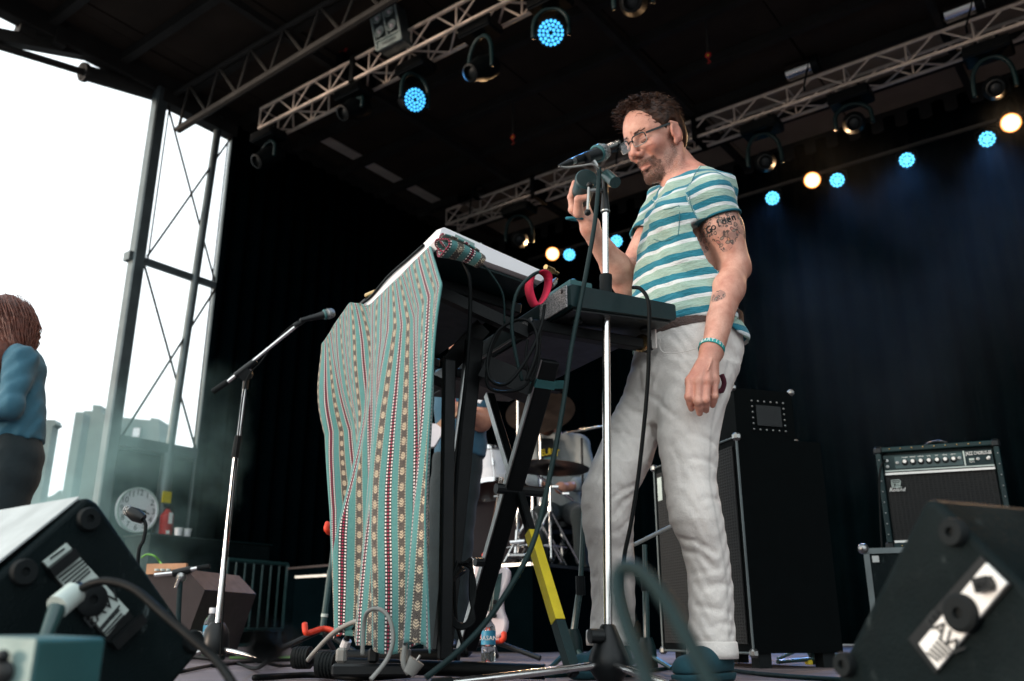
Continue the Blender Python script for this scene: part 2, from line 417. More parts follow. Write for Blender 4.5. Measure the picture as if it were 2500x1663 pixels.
# ================================================================== the setting
g = MB().box((0, 150, -1.45), (1600, 1400, .1)).build('ground', 'asphalt'); tag(g, 'grey ground around the stage', 'ground', kind='structure')
SL = -8.83                                              # stage right side line, in U
deck_obj = thing('stage_floor', 'weathered timber stage deck under all the equipment', 'floor', (0, 0, 0), kind='structure')
MB().add([UVZ(u, v, z) for z in (-1.39, -.035) for u, v in ((SL - .3, -.35), (8.8, -.35), (8.8, 11.2), (SL - .3, 11.2))],
         [(0, 1, 2, 3), (4, 5, 6, 7), (0, 1, 5, 4), (1, 2, 6, 5), (2, 3, 7, 6), (3, 0, 4, 7)]).build('deck_frame', 'blackmetal', deck_obj)
bm_ = basis(UV_, VV_, ZZ); _first = None
for i in range(62):
    v = -.34 + i * .186
    if _first is None:
        _first = MB().box((0, 0, 0), (17.6, .18, .03), bm_, .004).build('plank', 'deck', deck_obj, local=True)
        o = _first
    else:
        o = bpy.data.objects.new('plank', _first.data); link(o, deck_obj)
    o.location = UVZ(0, v, -.0155 + .0012 * math.sin(i * 5.1))

# ---- curtains
def curtain(p, q, z0, z1, amp, n, seed):
    rnd = random.Random(seed); p, q = Vector(p), Vector(q); L = (q - p).length; d = (q - p).normalized(); nrm = Vector((d.y, -d.x, 0)); m = MB(); N = n * 8; vs = []
    ph = [rnd.uniform(.7, 1.3) for _ in range(n + 1)]
    for j, z in enumerate(np.linspace(z0, z1, 5)):
        for i in range(N + 1):
            t = i / N; w = math.sin(t * n * 2 * math.pi) * amp * ph[int(t * n)] * (1.1 - .12 * j)
            vs.append(p + d * L * t + nrm * w + ZZ * z)
    fs = [(j * (N + 1) + i, j * (N + 1) + i + 1, (j + 1) * (N + 1) + i + 1, (j + 1) * (N + 1) + i) for j in range(4) for i in range(N)]
    m.add(vs, fs); return m
c = curtain(UVZ(SL + .05, 5.76, 0), UVZ(SL + .1, 10.9, 0), .01, 6.3, .05, 22, 1).build('side_curtain', 'curtain', smooth=True); tag(c, 'black pleated side curtain beside the open tower', 'curtain')
c = curtain(UVZ(SL - .05, 10.82, 0), UVZ(8.6, 10.82, 0), .01, 6.42, .05, 60, 2).build('back_curtain', 'curtain', smooth=True); tag(c, 'black back curtain hung below the row of coloured lamps', 'curtain')
c = curtain(UVZ(8.5, 3.0, 0), UVZ(8.5, 10.7, 0), .01, 6.3, .05, 30, 3).build('side_curtain', 'curtain', smooth=True); tag(c, 'black pleated curtain closing the far wing of the stage', 'curtain')

# ---- roof
roof = thing('stage_roof', 'dark panelled stage roof carried on steel beams', 'roof', UVZ(0, 5.5, 6.3))
pan = {}
def panel(u0, u1, v0, v1, mat, z=6.52):
    key = (round(u1 - u0, 3), round(v1 - v0, 3), mat)
    if key not in pan:
        o = MB().box((0, 0, 0), (u1 - u0 - .02, v1 - v0 - .02, .03), bm_, .005).build('panel', mat, roof, local=True); pan[key] = o.data
    else: o = bpy.data.objects.new('panel', pan[key]); link(o, roof)
    o.location = UVZ((u0 + u1) / 2, (v0 + v1) / 2, z + random.uniform(-.012, .012)) - roof.location
VR = [2.6 + i * .83 for i in range(11)]; UR = [SL + .5 + i * 1.44 for i in range(12)]
for i in range(10):
    v0, v1 = VR[i], VR[i + 1]
    panel(SL, SL + .3, v0, v1, 'roofpanel'); panel(SL + .3, SL + .5, v0, v1, 'litsoffit' if 6.5 < v0 < 8.6 else 'roofpanel')
    for j in range(11): panel(UR[j], UR[j + 1], v0, v1, 'warmroof' if v0 > 9 else 'roofpanel')
for v in VR: MB().bar(UVZ(SL, v, 6.44), UVZ(7.5, v, 6.44), .09, .12, ZZ).build('beam', 'dsteel', roof)
for u in UR[1::2]: MB().bar(UVZ(u, 2.6, 6.33), UVZ(u, 10.8, 6.33), .07, .09, ZZ).build('beam', 'dsteel', roof)
MB().bar(UVZ(SL - .06, 2.5, 6.4), UVZ(SL - .06, 10.8, 6.4), .16, .3, ZZ, .01).build('edge_beam', 'dsteel', roof)
MB().bar(UVZ(SL - .05, 2.52, 6.4), UVZ(7.5, 2.52, 6.4), .16, .3, ZZ, .01).build('edge_beam', 'dsteel', roof)
MB().bar(UVZ(SL, 10.9, 6.4), UVZ(7.5, 10.9, 6.4), .16, .3, ZZ, .01).build('edge_beam', 'dsteel', roof)
MB().box(UVZ(-.66, 6.75, 6.62), (16.6, 8.5, .04), bm_).build('sky_block_sheet', 'roofpanel', roof)  # added above the panels to block sky light leaking through their gaps
bk = onU(150, 70, SL); MB().box(bk - ZZ * .12, (.12, .12, .22), bm_).build('bracket', 'dsteel', roof)
# rafter lattice near the tower head
rt = thing('roof_rafter', 'dark lattice rafter springing from the tower head', 'rafter', UVZ(SL + .25, 4.9, 5.7))
a0, a1 = UVZ(SL + .25, 4.9, 5.72), UVZ(SL + 5.2, 4.9, 5.9); b0, b1 = UVZ(SL + .05, 4.9, 6.28), UVZ(SL + 5.2, 4.9, 6.28)
MB().tube([a0, a1], .045).build('chord', 'dsteel', rt); MB().tube([b0, b1], .035).build('chord', 'dsteel', rt)
for k in range(9):
    t0, t1 = k / 9, (k + .55) / 9
    MB().tube([a0.lerp(a1, t0), b0.lerp(b1, t1)], .02, 6).build('brace', 'dsteel', rt); MB().tube([b0.lerp(b1, t1), a0.lerp(a1, (k + 1) / 9)], .02, 6).build('brace', 'dsteel', rt)

# ---- tower at the open side
tw = thing('roof_tower', 'grey steel tower with cross bracing at the open stage side', 'tower', UVZ(SL, 5.2, -1.4))
V1, V2, V3 = 4.76, 5.5, 5.8
MB().bar(UVZ(SL, V1, -1.4), UVZ(SL, V1, 6.3), .14, .14, UV_, .015).build('post', 'post', tw)
MB().tube([UVZ(SL + .02, V2 - .07, -1.4), UVZ(SL + .02, V2 - .07, 2.0)], .07, 14).build('post', 'post', tw)
MB().tube([UVZ(SL + .02, V2 - .07, 1.95), UVZ(SL + .02, V2 + .06, 6.3)], .048, 14).build('post', 'post', tw)
MB().bar(UVZ(SL, V3, -1.4), UVZ(SL, V3, 6.25), .07, .07, UV_, .01).build('post', 'post', tw)
for z, w in ((4.1, .07), (2.05, .11), (6.2, .16)): MB().bar(UVZ(SL, V1, z), UVZ(SL, V3, z), w, w, UV_).build('crossbar', 'post' if z < 6 else 'dsteel', tw)
MB().box(UVZ(SL - .02, V1 - .08, 4.1), (.12, .07, .1), bm_).build('bracket', 'post', tw)
for z0, z1 in ((4.15, 6.15), (2.1, 4.05)):
    MB().tube([UVZ(SL, V1 + .1, z1), UVZ(SL, V3 - .03, z0)], .013, 6).build('brace', 'dsteel', tw)
    MB().tube([UVZ(SL + .03, V1 + .1, z0), UVZ(SL + .03, V3 - .03, z1)], .013, 6).build('brace', 'dsteel', tw)
MB().tube([UVZ(SL, V1 + .13, 6.2), UVZ(SL, V1 + .13, 4.1)], .01, 6).build('rod', 'dsteel', tw); MB().tube([UVZ(SL, V3 - .07, 6.2), UVZ(SL, V3 - .06, 2.1)], .009, 6).build('rod', 'dsteel', tw)
wf = thing('roof_prop', 'long dark telescopic prop running from tower head past roof edge', 'strut', onU(400, 235, SL - .12))
pa, pb, pc = onU(402, 236, SL - .12), onU(200, 175, SL - .12), onU(-60, 95, SL - .12)
MB().tube([pa, pb], .09, 12).build('sleeve', 'dsteel', wf); MB().tube([pb, pc], .04, 10).build('rod', 'dsteel', wf); MB().tube([pb, pb + (pa - pb) * .05], .11, 12).build('collar', 'dsteel', wf)
wf = thing('roof_outrigger', 'dark steel outrigger frame with crossed rods beyond the roof edge', 'frame', onU(310, 152, SL - .1))
q = lambda x, y: onU(x, y, SL - .1)
MB().bar(q(330, 152), q(-40, 82), .13, .13, UV_).build('beam', 'dsteel', wf); MB().bar(q(57, 92), q(82, 8), .16, .16, UV_).build('upright', 'dsteel', wf)
MB().bar(q(68, 42), q(-30, -35), .1, .12, UV_).build('beam', 'dsteel', wf)
MB().tube([q(52, 75), q(5, 5)], .018, 6).build('rod', 'dsteel', wf); MB().tube([q(-20, 42), q(70, 12)], .018, 6).build('rod', 'dsteel', wf)
cable('rope', [onU(250, 142, SL - .1), onU(300, 190, SL - .1), onU(345, 214, SL - .1), onU(400, 219, SL - .1)], .008, 'post', 'thin pale rope sagging under the roof edge')
lw = thing('low_side_panel', 'dark low wall panel below the tower crossbar', 'wall panel', UVZ(SL - .08, 6.2, 0))
for k, (v0, v1) in enumerate(((4.86, 5.4), (5.42, 5.85))): MB().add([UVZ(SL - .07 - t, v, z) for t in (0, .04) for v, z in ((v0, .0), (v1, .0), (v1, 1.98), (v0, 1.98))], [(0, 1, 2, 3), (4, 5, 6, 7), (0, 1, 5, 4), (1, 2, 6, 5), (2, 3, 7, 6), (3, 0, 4, 7)]).build('panel', 'dteal', lw)
MB().bar(UVZ(SL - .08, 4.8, 2.0), UVZ(SL - .08, 5.86, 2.0), .1, .05, ZZ).build('cap_rail', 'post', lw)

# ---- trusses
def box_truss(u0, u1, v, z, w, hgt, label, pitch=.55):
    t = thing('lighting_truss', label, 'truss', UVZ((u0 + u1) / 2, v + w / 2, z))
    cs = {}
    for a, dv in enumerate((0, w)):
        for b, dz in enumerate((0, hgt)):
            MB().tube([UVZ(u0, v + dv, z + dz), UVZ(u1, v + dv, z + dz)], .021, 10).build('chord', 'alu', t)
    n = int((u1 - u0) / pitch); br = {}
    def brace(key, p, q):
        c = (p + q) / 2
        if key not in br: o = MB().tube([p - c, q - c], .0115, 6).build('brace', 'alu', t, local=True); br[key] = o.data
        else: o = bpy.data.objects.new('brace', br[key]); link(o, t)
        o.location = c - t.location
    for k in range(n + 1):
        u = u0 + k * pitch; ul = u + pitch * .5
        for dv in (0, w): brace(('v', dv), UVZ(u, v + dv, z), UVZ(u, v + dv, z + hgt))
        if k < n:
            for dv in (0, w):
                brace(('d1', dv), UVZ(u, v + dv, z), UVZ(ul - .03, v + dv, z + hgt)); brace(('d2', dv), UVZ(ul + .03, v + dv, z + hgt), UVZ(u + pitch, v + dv, z))
            brace('b1', UVZ(u, v, z), UVZ(ul, v + w, z)); brace('b2', UVZ(ul, v + w, z), UVZ(u + pitch, v, z))
            brace('h', UVZ(u, v, z + hgt), UVZ(u, v + w, z + hgt))
    for u in (u0 + 1.62, u0 + 4.1): MB().box(UVZ(u, v + w / 2, z + hgt / 2), (.06, w + .08, hgt + .08), bm_).build('hanging_strap', 'blackmetal', t)
    return t
box_truss(-8.02, 1.0, 5.6, 5.875, .27, .265, 'pale aluminium box truss carrying the blinder lamp', .62)
box_truss(-8.1, 4.0, 9.1, 5.98, .27, .24, 'pale aluminium box truss hung before the warm-lit roof strip', .66)
pipe = MB().tube([UVZ(-7.4, 10.25, 5.62), UVZ(3, 10.25, 5.62)], .025, 8).build('lighting_bar', 'dsteel'); tag(pipe, 'thin lighting bar in front of the back curtain', 'bar')

# ---- lamps
ASP = {}
def fixture_axes(aim):
    z = Vector(aim).normalized(); x = Vector((z.y, -z.x, 0)).normalized(); return basis(x, z.cross(x), z)
def led_array(m, rad, rings, r, mat, parent):
    b = MB()
    for n, rr in rings:
        for k in range(n):
            a = 2 * math.pi * k / n + rr * 9; b.sphere(m @ Vector((rr * rad * math.cos(a), rr * rad * math.sin(a), .004)), r, m, 8, 4)
    o = b.build('led_array', mat, parent, smooth=True); o['kind'] = 'stuff'; return o
def led_light(parent, p, aim, col, power, ang):
    l = bpy.data.lights.new('lamp_beam', 'SPOT'); l.energy = power; l.color = col; l.spot_size = R(ang); l.spot_blend = .9; l.shadow_soft_size = .08
    o = bpy.data.objects.new('lamp_beam', l); link(o, parent); o.location = Vector(p) - root_loc(parent); o.rotation_euler = (-Vector(aim)).to_track_quat('Z', 'Y').to_euler(); return o
def par_lamp(px, py, led, label, top=5.62, v=10.2, grp=None, power=0):
    p = onV(px, py, v); t = thing('par_lamp', label, 'stage lamp', p, grp)
    aim = (CAMP + Vector((random.uniform(-1, 1), 0, random.uniform(0, 1.5))) - p).normalized(); m = fixture_axes(aim); m.translation = p
    MB().lathe([(.05, -.26), (.085, -.22), (.098, -.03), (.1, .012), (.092, .012), (.088, -.02), (.02, -.02)], m, 20).build('can', 'blackmetal', t)
    MB().tube([m @ Vector((.11, 0, -.08)), m @ Vector((.11, 0, -.02)) + ZZ * .1, UVZ(p.dot(UV_), 10.25, top) - ZZ * .03, m @ Vector((-.11, 0, -.02)) + ZZ * .1, m @ Vector((-.11, 0, -.08))], .009, 6).build('yoke', 'blackmetal', t)
    if led:
        led_array(m, .088, ((1, 0), (6, .38), (12, .8)), .0165, 'ledw', t); led_light(t, p + aim * .03, aim * .6 + Vector((0, 0, -.6)), (.15, .42, 1), power or 170, 60)
    else:
        MB().lathe([(.0005, .02), (.05, .016), (.088, .0), (.088, -.012), (.001, -.012)], m, 20).build('lens', 'lampwarm', t); led_light(t, p + aim * .03, aim, (1, .6, .3), 200, 70); MB().lathe([(.088, -.006), (.1015, -.006), (.1015, .016), (.092, .018)], m, 20, True).build('glowing_rim', 'lampamber', t)
    return t
G = 'lamps on the bar before the back curtain'
for i, (x, y) in enumerate(((1886, 484), (2044, 440), (2214, 391), (2410, 340), (1505, 589), (1390, 622))):
    par_lamp(x, y, True, ('small blue LED lamp next to the performer\'s sleeve', 'small blue LED lamp beside a lit warm lamp beyond the shoulder', 'lone small blue LED lamp with a blue beam below', 'small blue LED lamp beside the largest orange lamp', 'small blue LED lamp behind the raised forearm', 'small blue LED lamp beside the dim amber lamp')[i], grp=G)
par_lamp(1983, 440, False, 'round warm white lamp between two blue LED lamps', grp=G); par_lamp(2468, 300, False, 'bright orange rimmed warm lamp above a blue LED lamp', v=9.7, top=5.9, grp=G)
par_lamp(1349, 620, False, 'small amber lamp above the white keyboard corner', grp=G)

def mover(px, py, v, aim, label, ztop, led=False, scale=1.0, grp=None, mat='blackmetal'):
    p = onV(px, py, v); u = p.dot(UV_); top = UVZ(u, v, ztop); t = thing('moving_head_lamp', label, 'stage lamp', top, grp)
    m = fixture_axes(aim); s = scale
    MB().box(top - ZZ * .07 * s, (.4 * s, .24 * s, .11 * s), bm_, .02).build('base', mat, t)
    for k in range(4): MB().box(top - ZZ * (.03 + .026 * k) * s - VV_ * .126 * s, (.38 * s, .012, .011 * s), bm_).build('fin', 'blackp', t)
    MB().tube([top - ZZ * .02 + UV_ * .1, top + ZZ * .1 + UV_ * .1], .02, 6).build('clamp', mat, t); MB().tube([top - ZZ * .02 - UV_ * .1, top + ZZ * .1 - UV_ * .1], .02, 6).build('clamp', mat, t)
    lat = Vector(m.col[0][:3]); w = .165 * s; yk = top - ZZ * .14 * s
    MB().tube(smooth_path([p + lat * w - ZZ * .04, p + lat * w + ZZ * .08 * s, (p + lat * w * .85) * .3 + (yk + lat * w * .85) * .7, yk + lat * w * .35, yk - lat * w * .35, (p - lat * w * .85) * .3 + (yk - lat * w * .85) * .7, p - lat * w + ZZ * .08 * s, p - lat * w - ZZ * .04], 4), .022 * s, 8).build('yoke', 'dteal', t, smooth=True)
    m.translation = p
    if led:
        MB().lathe([(.05, -.2), (.11, -.17), (.135, -.05), (.138, .01), (.128, .012), (.125, -.004), (.03, -.004)], m, 24).build('head', mat, t)
        led_array(m, .118, ((6, .3), (12, .6), (18, .9)), .0155, 'led', t); led_light(t, p + Vector(aim).normalized() * .03, aim, (.12, .45, 1), 160, 50)
    else:
        MB().lathe([(.06, -.24), (.115, -.18), (.125, -.02), (.09, .1), (.088, .17), (.07, .175), (.062, .13), (.01, .13)], m, 22).build('head', mat, t)
        MB().lathe([(.001, .142), (.045, .137), (.06, .13), (.06, .12), (.001, .12)], m, 18).build('lens', 'blackp', t)
    return t
toc = lambda x, y, v: (CAMP - onV(x, y, v)).normalized()
mover(1345, 80, 5.75, toc(1345, 80, 5.75) + Vector((-.1, 0, -.1)), 'large blue LED moving head over the blinder end of truss', 5.82, True)
mover(1013, 244, 5.75, toc(1013, 244, 5.75) + Vector((.55, .0, .05)), 'large blue LED moving head turned sideways under the truss', 5.82, True)
for (x, y, l) in ((652, 385, 'unlit black moving head at the free end of the front truss'), (862, 268, 'unlit black moving head beside the sideways blue lamp'), (1172, 170, 'unlit black moving head with a red mark between the blue lamps')):
    mover(x, y, 5.68, Vector((-.55, -.55, -.62)), l, 5.82)
mover(1546, 5, 5.7, Vector((-.2, -.75, -.6)), 'unlit black moving head over the performer\'s head', 5.82)
for (x, y, l) in ((1268, 585, 'unlit dark moving head hung above the white keyboard'), (1868, 395, 'unlit dark moving head behind the performer\'s shoulder'), (2085, 300, 'unlit dark moving head with round lens before warm-lit strip'), (2430, 215, 'unlit dark moving head above the largest orange lamp')):
    mover(x, y, 9.2, toc(x, y, 9.2), l, 5.93, scale=1.15)
# four-lamp blinder
q4 = [onV(x, y, 5.45) for x, y in ((907, 39), (964, 5), (982, 95), (923, 125))]
bt = thing('blinder_lamp', 'pale square blinder with four round lamps on front truss', 'stage lamp', q4[3])
def qp(a, b, d=0): return q4[0].lerp(q4[1], a).lerp(q4[3].lerp(q4[2], a), b) - VV_ * d
qm = basis(q4[1] - q4[0], -(q4[3] - q4[0]), -VV_); 
MB().prism([qp(0, 0), qp(1, 0), qp(1, 1), qp(0, 1)], VV_ * .16).build('housing', 'post', bt)
for a0, a1 in (((0, 0), (1, 0)), ((1, 0), (1, 1)), ((0, .78), (1, .78)), ((0, 0), (0, 1)), ((0, 1), (1, 1)), ((.5, 0), (.5, .78))):
    MB().bar(qp(*a0, .012), qp(*a1, .012), .022, .02, VV_).build('frame_bar', 'label', bt)
MB().prism([qp(.03, .8, .003), qp(.97, .8, .003), qp(.97, .98, .003), qp(.03, .98, .003)], VV_ * .004).build('name_plate', 'label', bt)
text_part('lettering', 'THOMAS', 'print', bt, basis(q4[1] - q4[0], q4[0] - q4[3], -VV_, qp(.5, .89, .006)), .05)
for a in (.25, .75):
    for b in (.2, .58):
        mm = basis(UV_, ZZ, -VV_, qp(a, b, .0)); lp = MB().lathe([(.02, -.02), (.05, .0), (.066, .03), (.06, .034), (.035, .012)], mm, 18).build('lamp', 'label', bt); MB().sphere(qp(a, b, .02), .026).build('bulb', 'cream', lp)
# chrome par cans on the rear truss, chain hoists with red hooks
for (x, y, l) in ((1148, 478, 'chrome lamp can on the rear truss above white keyboard'), (1503, 352, 'chrome lamp can just behind the microphone head'), (1958, 168, 'chrome lamp can on the rear truss beyond the performer'), (2350, 22, 'chrome lamp can on the rear truss top by frame end')):
    p = onV(x, y, 9.05); t = thing('lamp_can', l, 'stage lamp', p); mm = basis(VV_, ZZ, UV_, p)
    MB().lathe([(.07, -.2), (.1, -.17), (.1, .17), (.106, .2), (.09, .2), (.088, .05), (.01, .05)], mm, 20).build('can', 'chrome', t); MB().lathe([(.101, .12), (.111, .12), (.111, .2), (.101, .2)], mm, 20, True).build('rim', 'blackmetal', t)
    MB().tube([p + UV_ * .12 - VV_ * .1, p - ZZ * .22, p - UV_ * .0 - ZZ * .3], .012, 6).build('bracket', 'blackmetal', t)
for (x, y, v, l) in ((842, 72, 5.75, 'red chain hook hanging above the front truss'), (1252, 335, 7.6, 'small red hook hanging from a roof bar'), (1729, 135, 7.6, 'small red hook on a bar above the performer')):
    p = onV(x, y, v); t = thing('chain_hoist', l, 'hoist', p); s = 1.0 if x == 842 else .32
    MB().tube([p + ZZ * .08 * s, Vector((p.x, p.y, 6.45))], .01, 6).build('chain', 'steel', t)
    MB().tube([p + UV_ * .075 * s * math.cos(a) + ZZ * .075 * s * math.sin(a) for a in np.linspace(0, 2 * math.pi, 17)[:-1]], .035 * s, 8, closed=True).build('ring', 'red', t, smooth=True)
    MB().sphere(p, .045 * s).build('swivel', 'yellow', t)
    MB().tube(smooth_path([p - ZZ * .08 * s, p - ZZ * .2 * s, p - ZZ * .27 * s + UV_ * .06 * s, p - ZZ * .32 * s, p - ZZ * .28 * s - UV_ * .05 * s], 5), .018 * s, 8).build('hook', 'red', t, smooth=True)
    if s > .9: MB().box(p - ZZ * .47, (.12, .12, .26), bm_, .02).build('sling', 'blackmetal', t)

# ---- buildings beyond the open side
def castle(label, pts, Y, depth, wins=()):
    w = [P(x, y, Y) for x, y in pts]; t = thing('brick_building', label, 'building', Vector((sum(p.x for p in w) / len(w), Y, -1.4)))
    w = [w[0].copy()] + w + [w[-1].copy()]; w[0].z = w[-1].z = -1.4
    MB().prism(w, (0, depth, 0)).build('wall', 'brick', t, smooth=False)
    for x, y, a, b in wins:
        c = P(x, y, Y); f = MB().box(c - Vector((0, .03, 0)), (a, .12, b)).build('window', 'post', t); MB().box(c - Vector((0, .06, 0)), (a * .8, .1, b * .86)).build('pane', 'white', f)
    return t
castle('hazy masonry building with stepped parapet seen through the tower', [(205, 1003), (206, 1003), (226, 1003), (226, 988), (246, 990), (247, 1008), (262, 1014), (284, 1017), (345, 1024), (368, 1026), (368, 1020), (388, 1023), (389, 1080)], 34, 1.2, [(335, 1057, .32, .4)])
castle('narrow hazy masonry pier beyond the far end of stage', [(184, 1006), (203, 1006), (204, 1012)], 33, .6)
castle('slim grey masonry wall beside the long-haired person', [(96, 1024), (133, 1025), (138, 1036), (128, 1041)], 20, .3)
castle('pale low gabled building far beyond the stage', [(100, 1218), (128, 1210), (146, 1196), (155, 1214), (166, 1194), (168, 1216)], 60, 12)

# ================================================================== keyboards on their stand
K0 = P(1075, 545, 2.0); K1 = onZ(880, 742, K0.z); KL = (K1 - K0); KL.z = 0; KL.normalize()
KC = Vector((KL.y, -KL.x, 0))                            # towards the player
def wedge_box(o, a, b, n, la, lb, t0, t1, bev=.008):      # o top corner, a along, b across, n up; thickness t0 at o side, t1 at far side of b
    prof = [(0, -bev), (bev, 0), (lb - bev, 0), (lb, -bev), (lb, -t1 + bev), (lb - bev, -t1), (bev, -t0), (0, -t0 + bev)]
    m = MB(); rings = []
    for s, k in ((0, .82), (bev, 1), (la - bev, 1), (la, .82)):
        ins = bev * (1 - k) * 2.4
        rings.append([o + a * s + b * min(max(x, ins), lb - ins) + n * min(max(z, -max(t0, t1) + ins), -ins) for x, z in prof])
    vs = [p for r in rings for p in r]; k = len(prof); fs = [tuple(range(k)), tuple(range(3 * k, 4 * k))]
    for i in range(3):
        for j in range(k): fs.append((i * k + j, i * k + (j + 1) % k, (i + 1) * k + (j + 1) % k, (i + 1) * k + j))
    return m.add(vs, fs)
tilt = R(13); KCt = KC * math.cos(tilt) - ZZ * math.sin(tilt); KN = KL.cross(KCt) * -1; KN = KN if KN.z > 0 else -KN
wk = thing('white_keyboard', 'white keyboard on the upper tier with the blanket hung over it', 'keyboard', K0 - ZZ * .06)
WKL = .96
wedge_box(K0, KL, KCt, KN, WKL, .315, .062, .036, .014).build('body', 'white', wk)
wedge_box(K0 + KL * .03 + KCt * .02 - KN * .0595, KL, KCt, KN, WKL - .06, .27, .012, .0, .002)
MB().prism([K0 + KL * .02 + KCt * .015 - KN * .063, K0 + KL * .02 + KCt * .30 - KN * .040, K0 + KL * (WKL - .02) + KCt * .30 - KN * .040, K0 + KL * (WKL - .02) + KCt * .015 - KN * .063], -KN * .006).build('dark_underside', 'dteal', wk)  # shade under the white body, painted as a dark teal plate
MB().prism([K0 - KL * .0015 + KCt * .045 - KN * .012, K0 - KL * .0015 + KCt * .10 - KN * .014, K0 - KL * .0015 + KCt * .10 - KN * .026, K0 - KL * .0015 + KCt * .045 - KN * .024], KL * .003).build('end_badge', 'sage', wk)
kf = MB().prism([K0 + KL * .05 + KCt * .15 + KN * .001, K0 + KL * .05 + KCt * .30 - KN * .0, K0 + KL * (WKL - .05) + KCt * .30, K0 + KL * (WKL - .05) + KCt * .15 + KN * .001], KN * .012).build('key_bed', 'wprint', wk)
for i in range(35):
    if i % 7 in (0, 3): continue
    MB().box(K0 + KL * (.06 + i * .029) + KCt * .19 + KN * .018, (.014, .08, .012), basis(KL, KCt, KN)).build('black_key', 'blackp', kf)
Q0 = P(1391, 690, 2.1)
bk = thing('dark_keyboard', 'dark teal synthesizer on the lower tier at the performer\'s waist', 'keyboard', Q0 - ZZ * .08)
BKL, BKD, BKT = .98, .335, .066
wedge_box(Q0, KL, KC, ZZ, BKL, BKD, BKT, BKT * .72, .007).build('body', 'dteal', bk)
MB().prism([Q0 + KL * .01 + KC * .012 - ZZ * (BKT + .001), Q0 + KL * .01 + KC * .32 - ZZ * (BKT * .72 + .002), Q0 + KL * (BKL - .01) + KC * .32 - ZZ * (BKT * .72 + .002), Q0 + KL * (BKL - .01) + KC * .012 - ZZ * (BKT + .001)], -ZZ * .004).build('dark_underside', 'blackp', bk)
for a, b, z0, z1 in ((.012, .15, .004, .062), (.2, .262, .03, .064)):
    MB().prism([Q0 + KL * a - KC * .001 - ZZ * z0, Q0 + KL * b - KC * .001 - ZZ * z0, Q0 + KL * b - KC * .001 - ZZ * z1, Q0 + KL * a - KC * .001 - ZZ * z1], -KC * .004).build('back_panel', 'fleck', bk)
MB().prism([Q0 + KL * .3 - KC * .001 - ZZ * .055, Q0 + KL * .85 - KC * .001 - ZZ * .055, Q0 + KL * .85 - KC * .001 - ZZ * .062, Q0 + KL * .3 - KC * .001 - ZZ * .062], -KC * .003).build('trim_strip', 'steel', bk)
MB().box(Q0 + KL * .03 - KC * .0055 - ZZ * .015, (.008, .004, .009), basis(KL, KC, ZZ)).build('socket', 'maroon', bk)
kb2 = MB().prism([Q0 + KL * .06 + KC * .17 + ZZ * .0, Q0 + KL * .06 + KC * .325, Q0 + KL * (BKL - .06) + KC * .325, Q0 + KL * (BKL - .06) + KC * .17], ZZ * .01).build('key_bed', 'wprint', bk)
for i in range(28):
    if i % 7 in (0, 3): continue
    MB().box(Q0 + KL * (.08 + i * .03) + KC * .21 + ZZ * .016, (.014, .085, .012), basis(KL, KC, ZZ)).build('black_key', 'blackp', kb2)
for a, b in ((.07, .06), (.07, .28)): MB().lathe([(.014, 0), (.016, -.012), (.01, -.014)], basis(KL, KC, ZZ, Q0 + KL * a + KC * b - ZZ * (BKT + .003 - .06 * b)), 14).build('rubber_foot', 'rubber', bk)
ep = Q0 + KL * .05 + KC * .03 + ZZ * .001
eb = thing('effects_box', 'small teal effects box standing on the dark synthesizer', 'effects box', ep)
wedge_box(ep + ZZ * .034, KL, KC, ZZ, .12, .07, .034, .034, .004).build('case', 'teal', eb); MB().lathe([(.009, 0), (.009, .016), (.006, .018)], basis(KL, KC, ZZ, ep + KL * .04 + KC * .035 + ZZ * .034), 14).build('knob', 'teal', eb)
for k in range(2):
    pl = thing('jack_plug', ('brass jack plug leaning out of the effects box', 'bright jack plug below the effects box cable')[k], 'plug', ep); a = P(1362 - 4 * k, 668 + 14 * k, 2.12); b = P(1332 + 14 * k, 652 + 46 * k, 2.08 - .01 * k)
    MB().tube([a, a.lerp(b, .5)], .005, 10).build('tip', 'brass', pl); MB().tube([a.lerp(b, .4), b], [.0085, .007], 10).build('barrel', 'brass' if k == 0 else 'steel', pl)
# crimson cable tie
vt = [P(*p) for p in ((1300, 672, 2.05), (1318, 664, 2.04), (1335, 672, 2.05), (1338, 692, 2.06), (1330, 722, 2.06), (1312, 745, 2.05), (1300, 735, 2.05), (1292, 700, 2.05))]
pth = smooth_path(vt + [vt[0]], 4); m_ = MB(); wv = KC * .5 + ZZ * .2 - KL * .6; wv.normalize()
vs = [p + wv * s for p in pth for s in (-.011, .011)] + [p + wv * s + (p - sum(vt, Vector()) / 8).normalized() * .0018 for p in pth for s in (-.011, .011)]
n = len(pth); fs = []
for base in (0, 2 * n): fs += [(base + 2 * i, base + 2 * i + 1, base + 2 * i + 3, base + 2 * i + 2) for i in range(n - 1)]
for e in (0, 1): fs += [(2 * i + e, 2 * i + 2 + e, 2 * n + 2 * i + 2 + e, 2 * n + 2 * i + e) for i in range(n - 1)]
o = m_.add(vs, fs).build('cable_tie', 'magenta', smooth=True); tag(o, 'crimson hook-and-loop cable tie hanging by the synthesizer', 'cable tie')

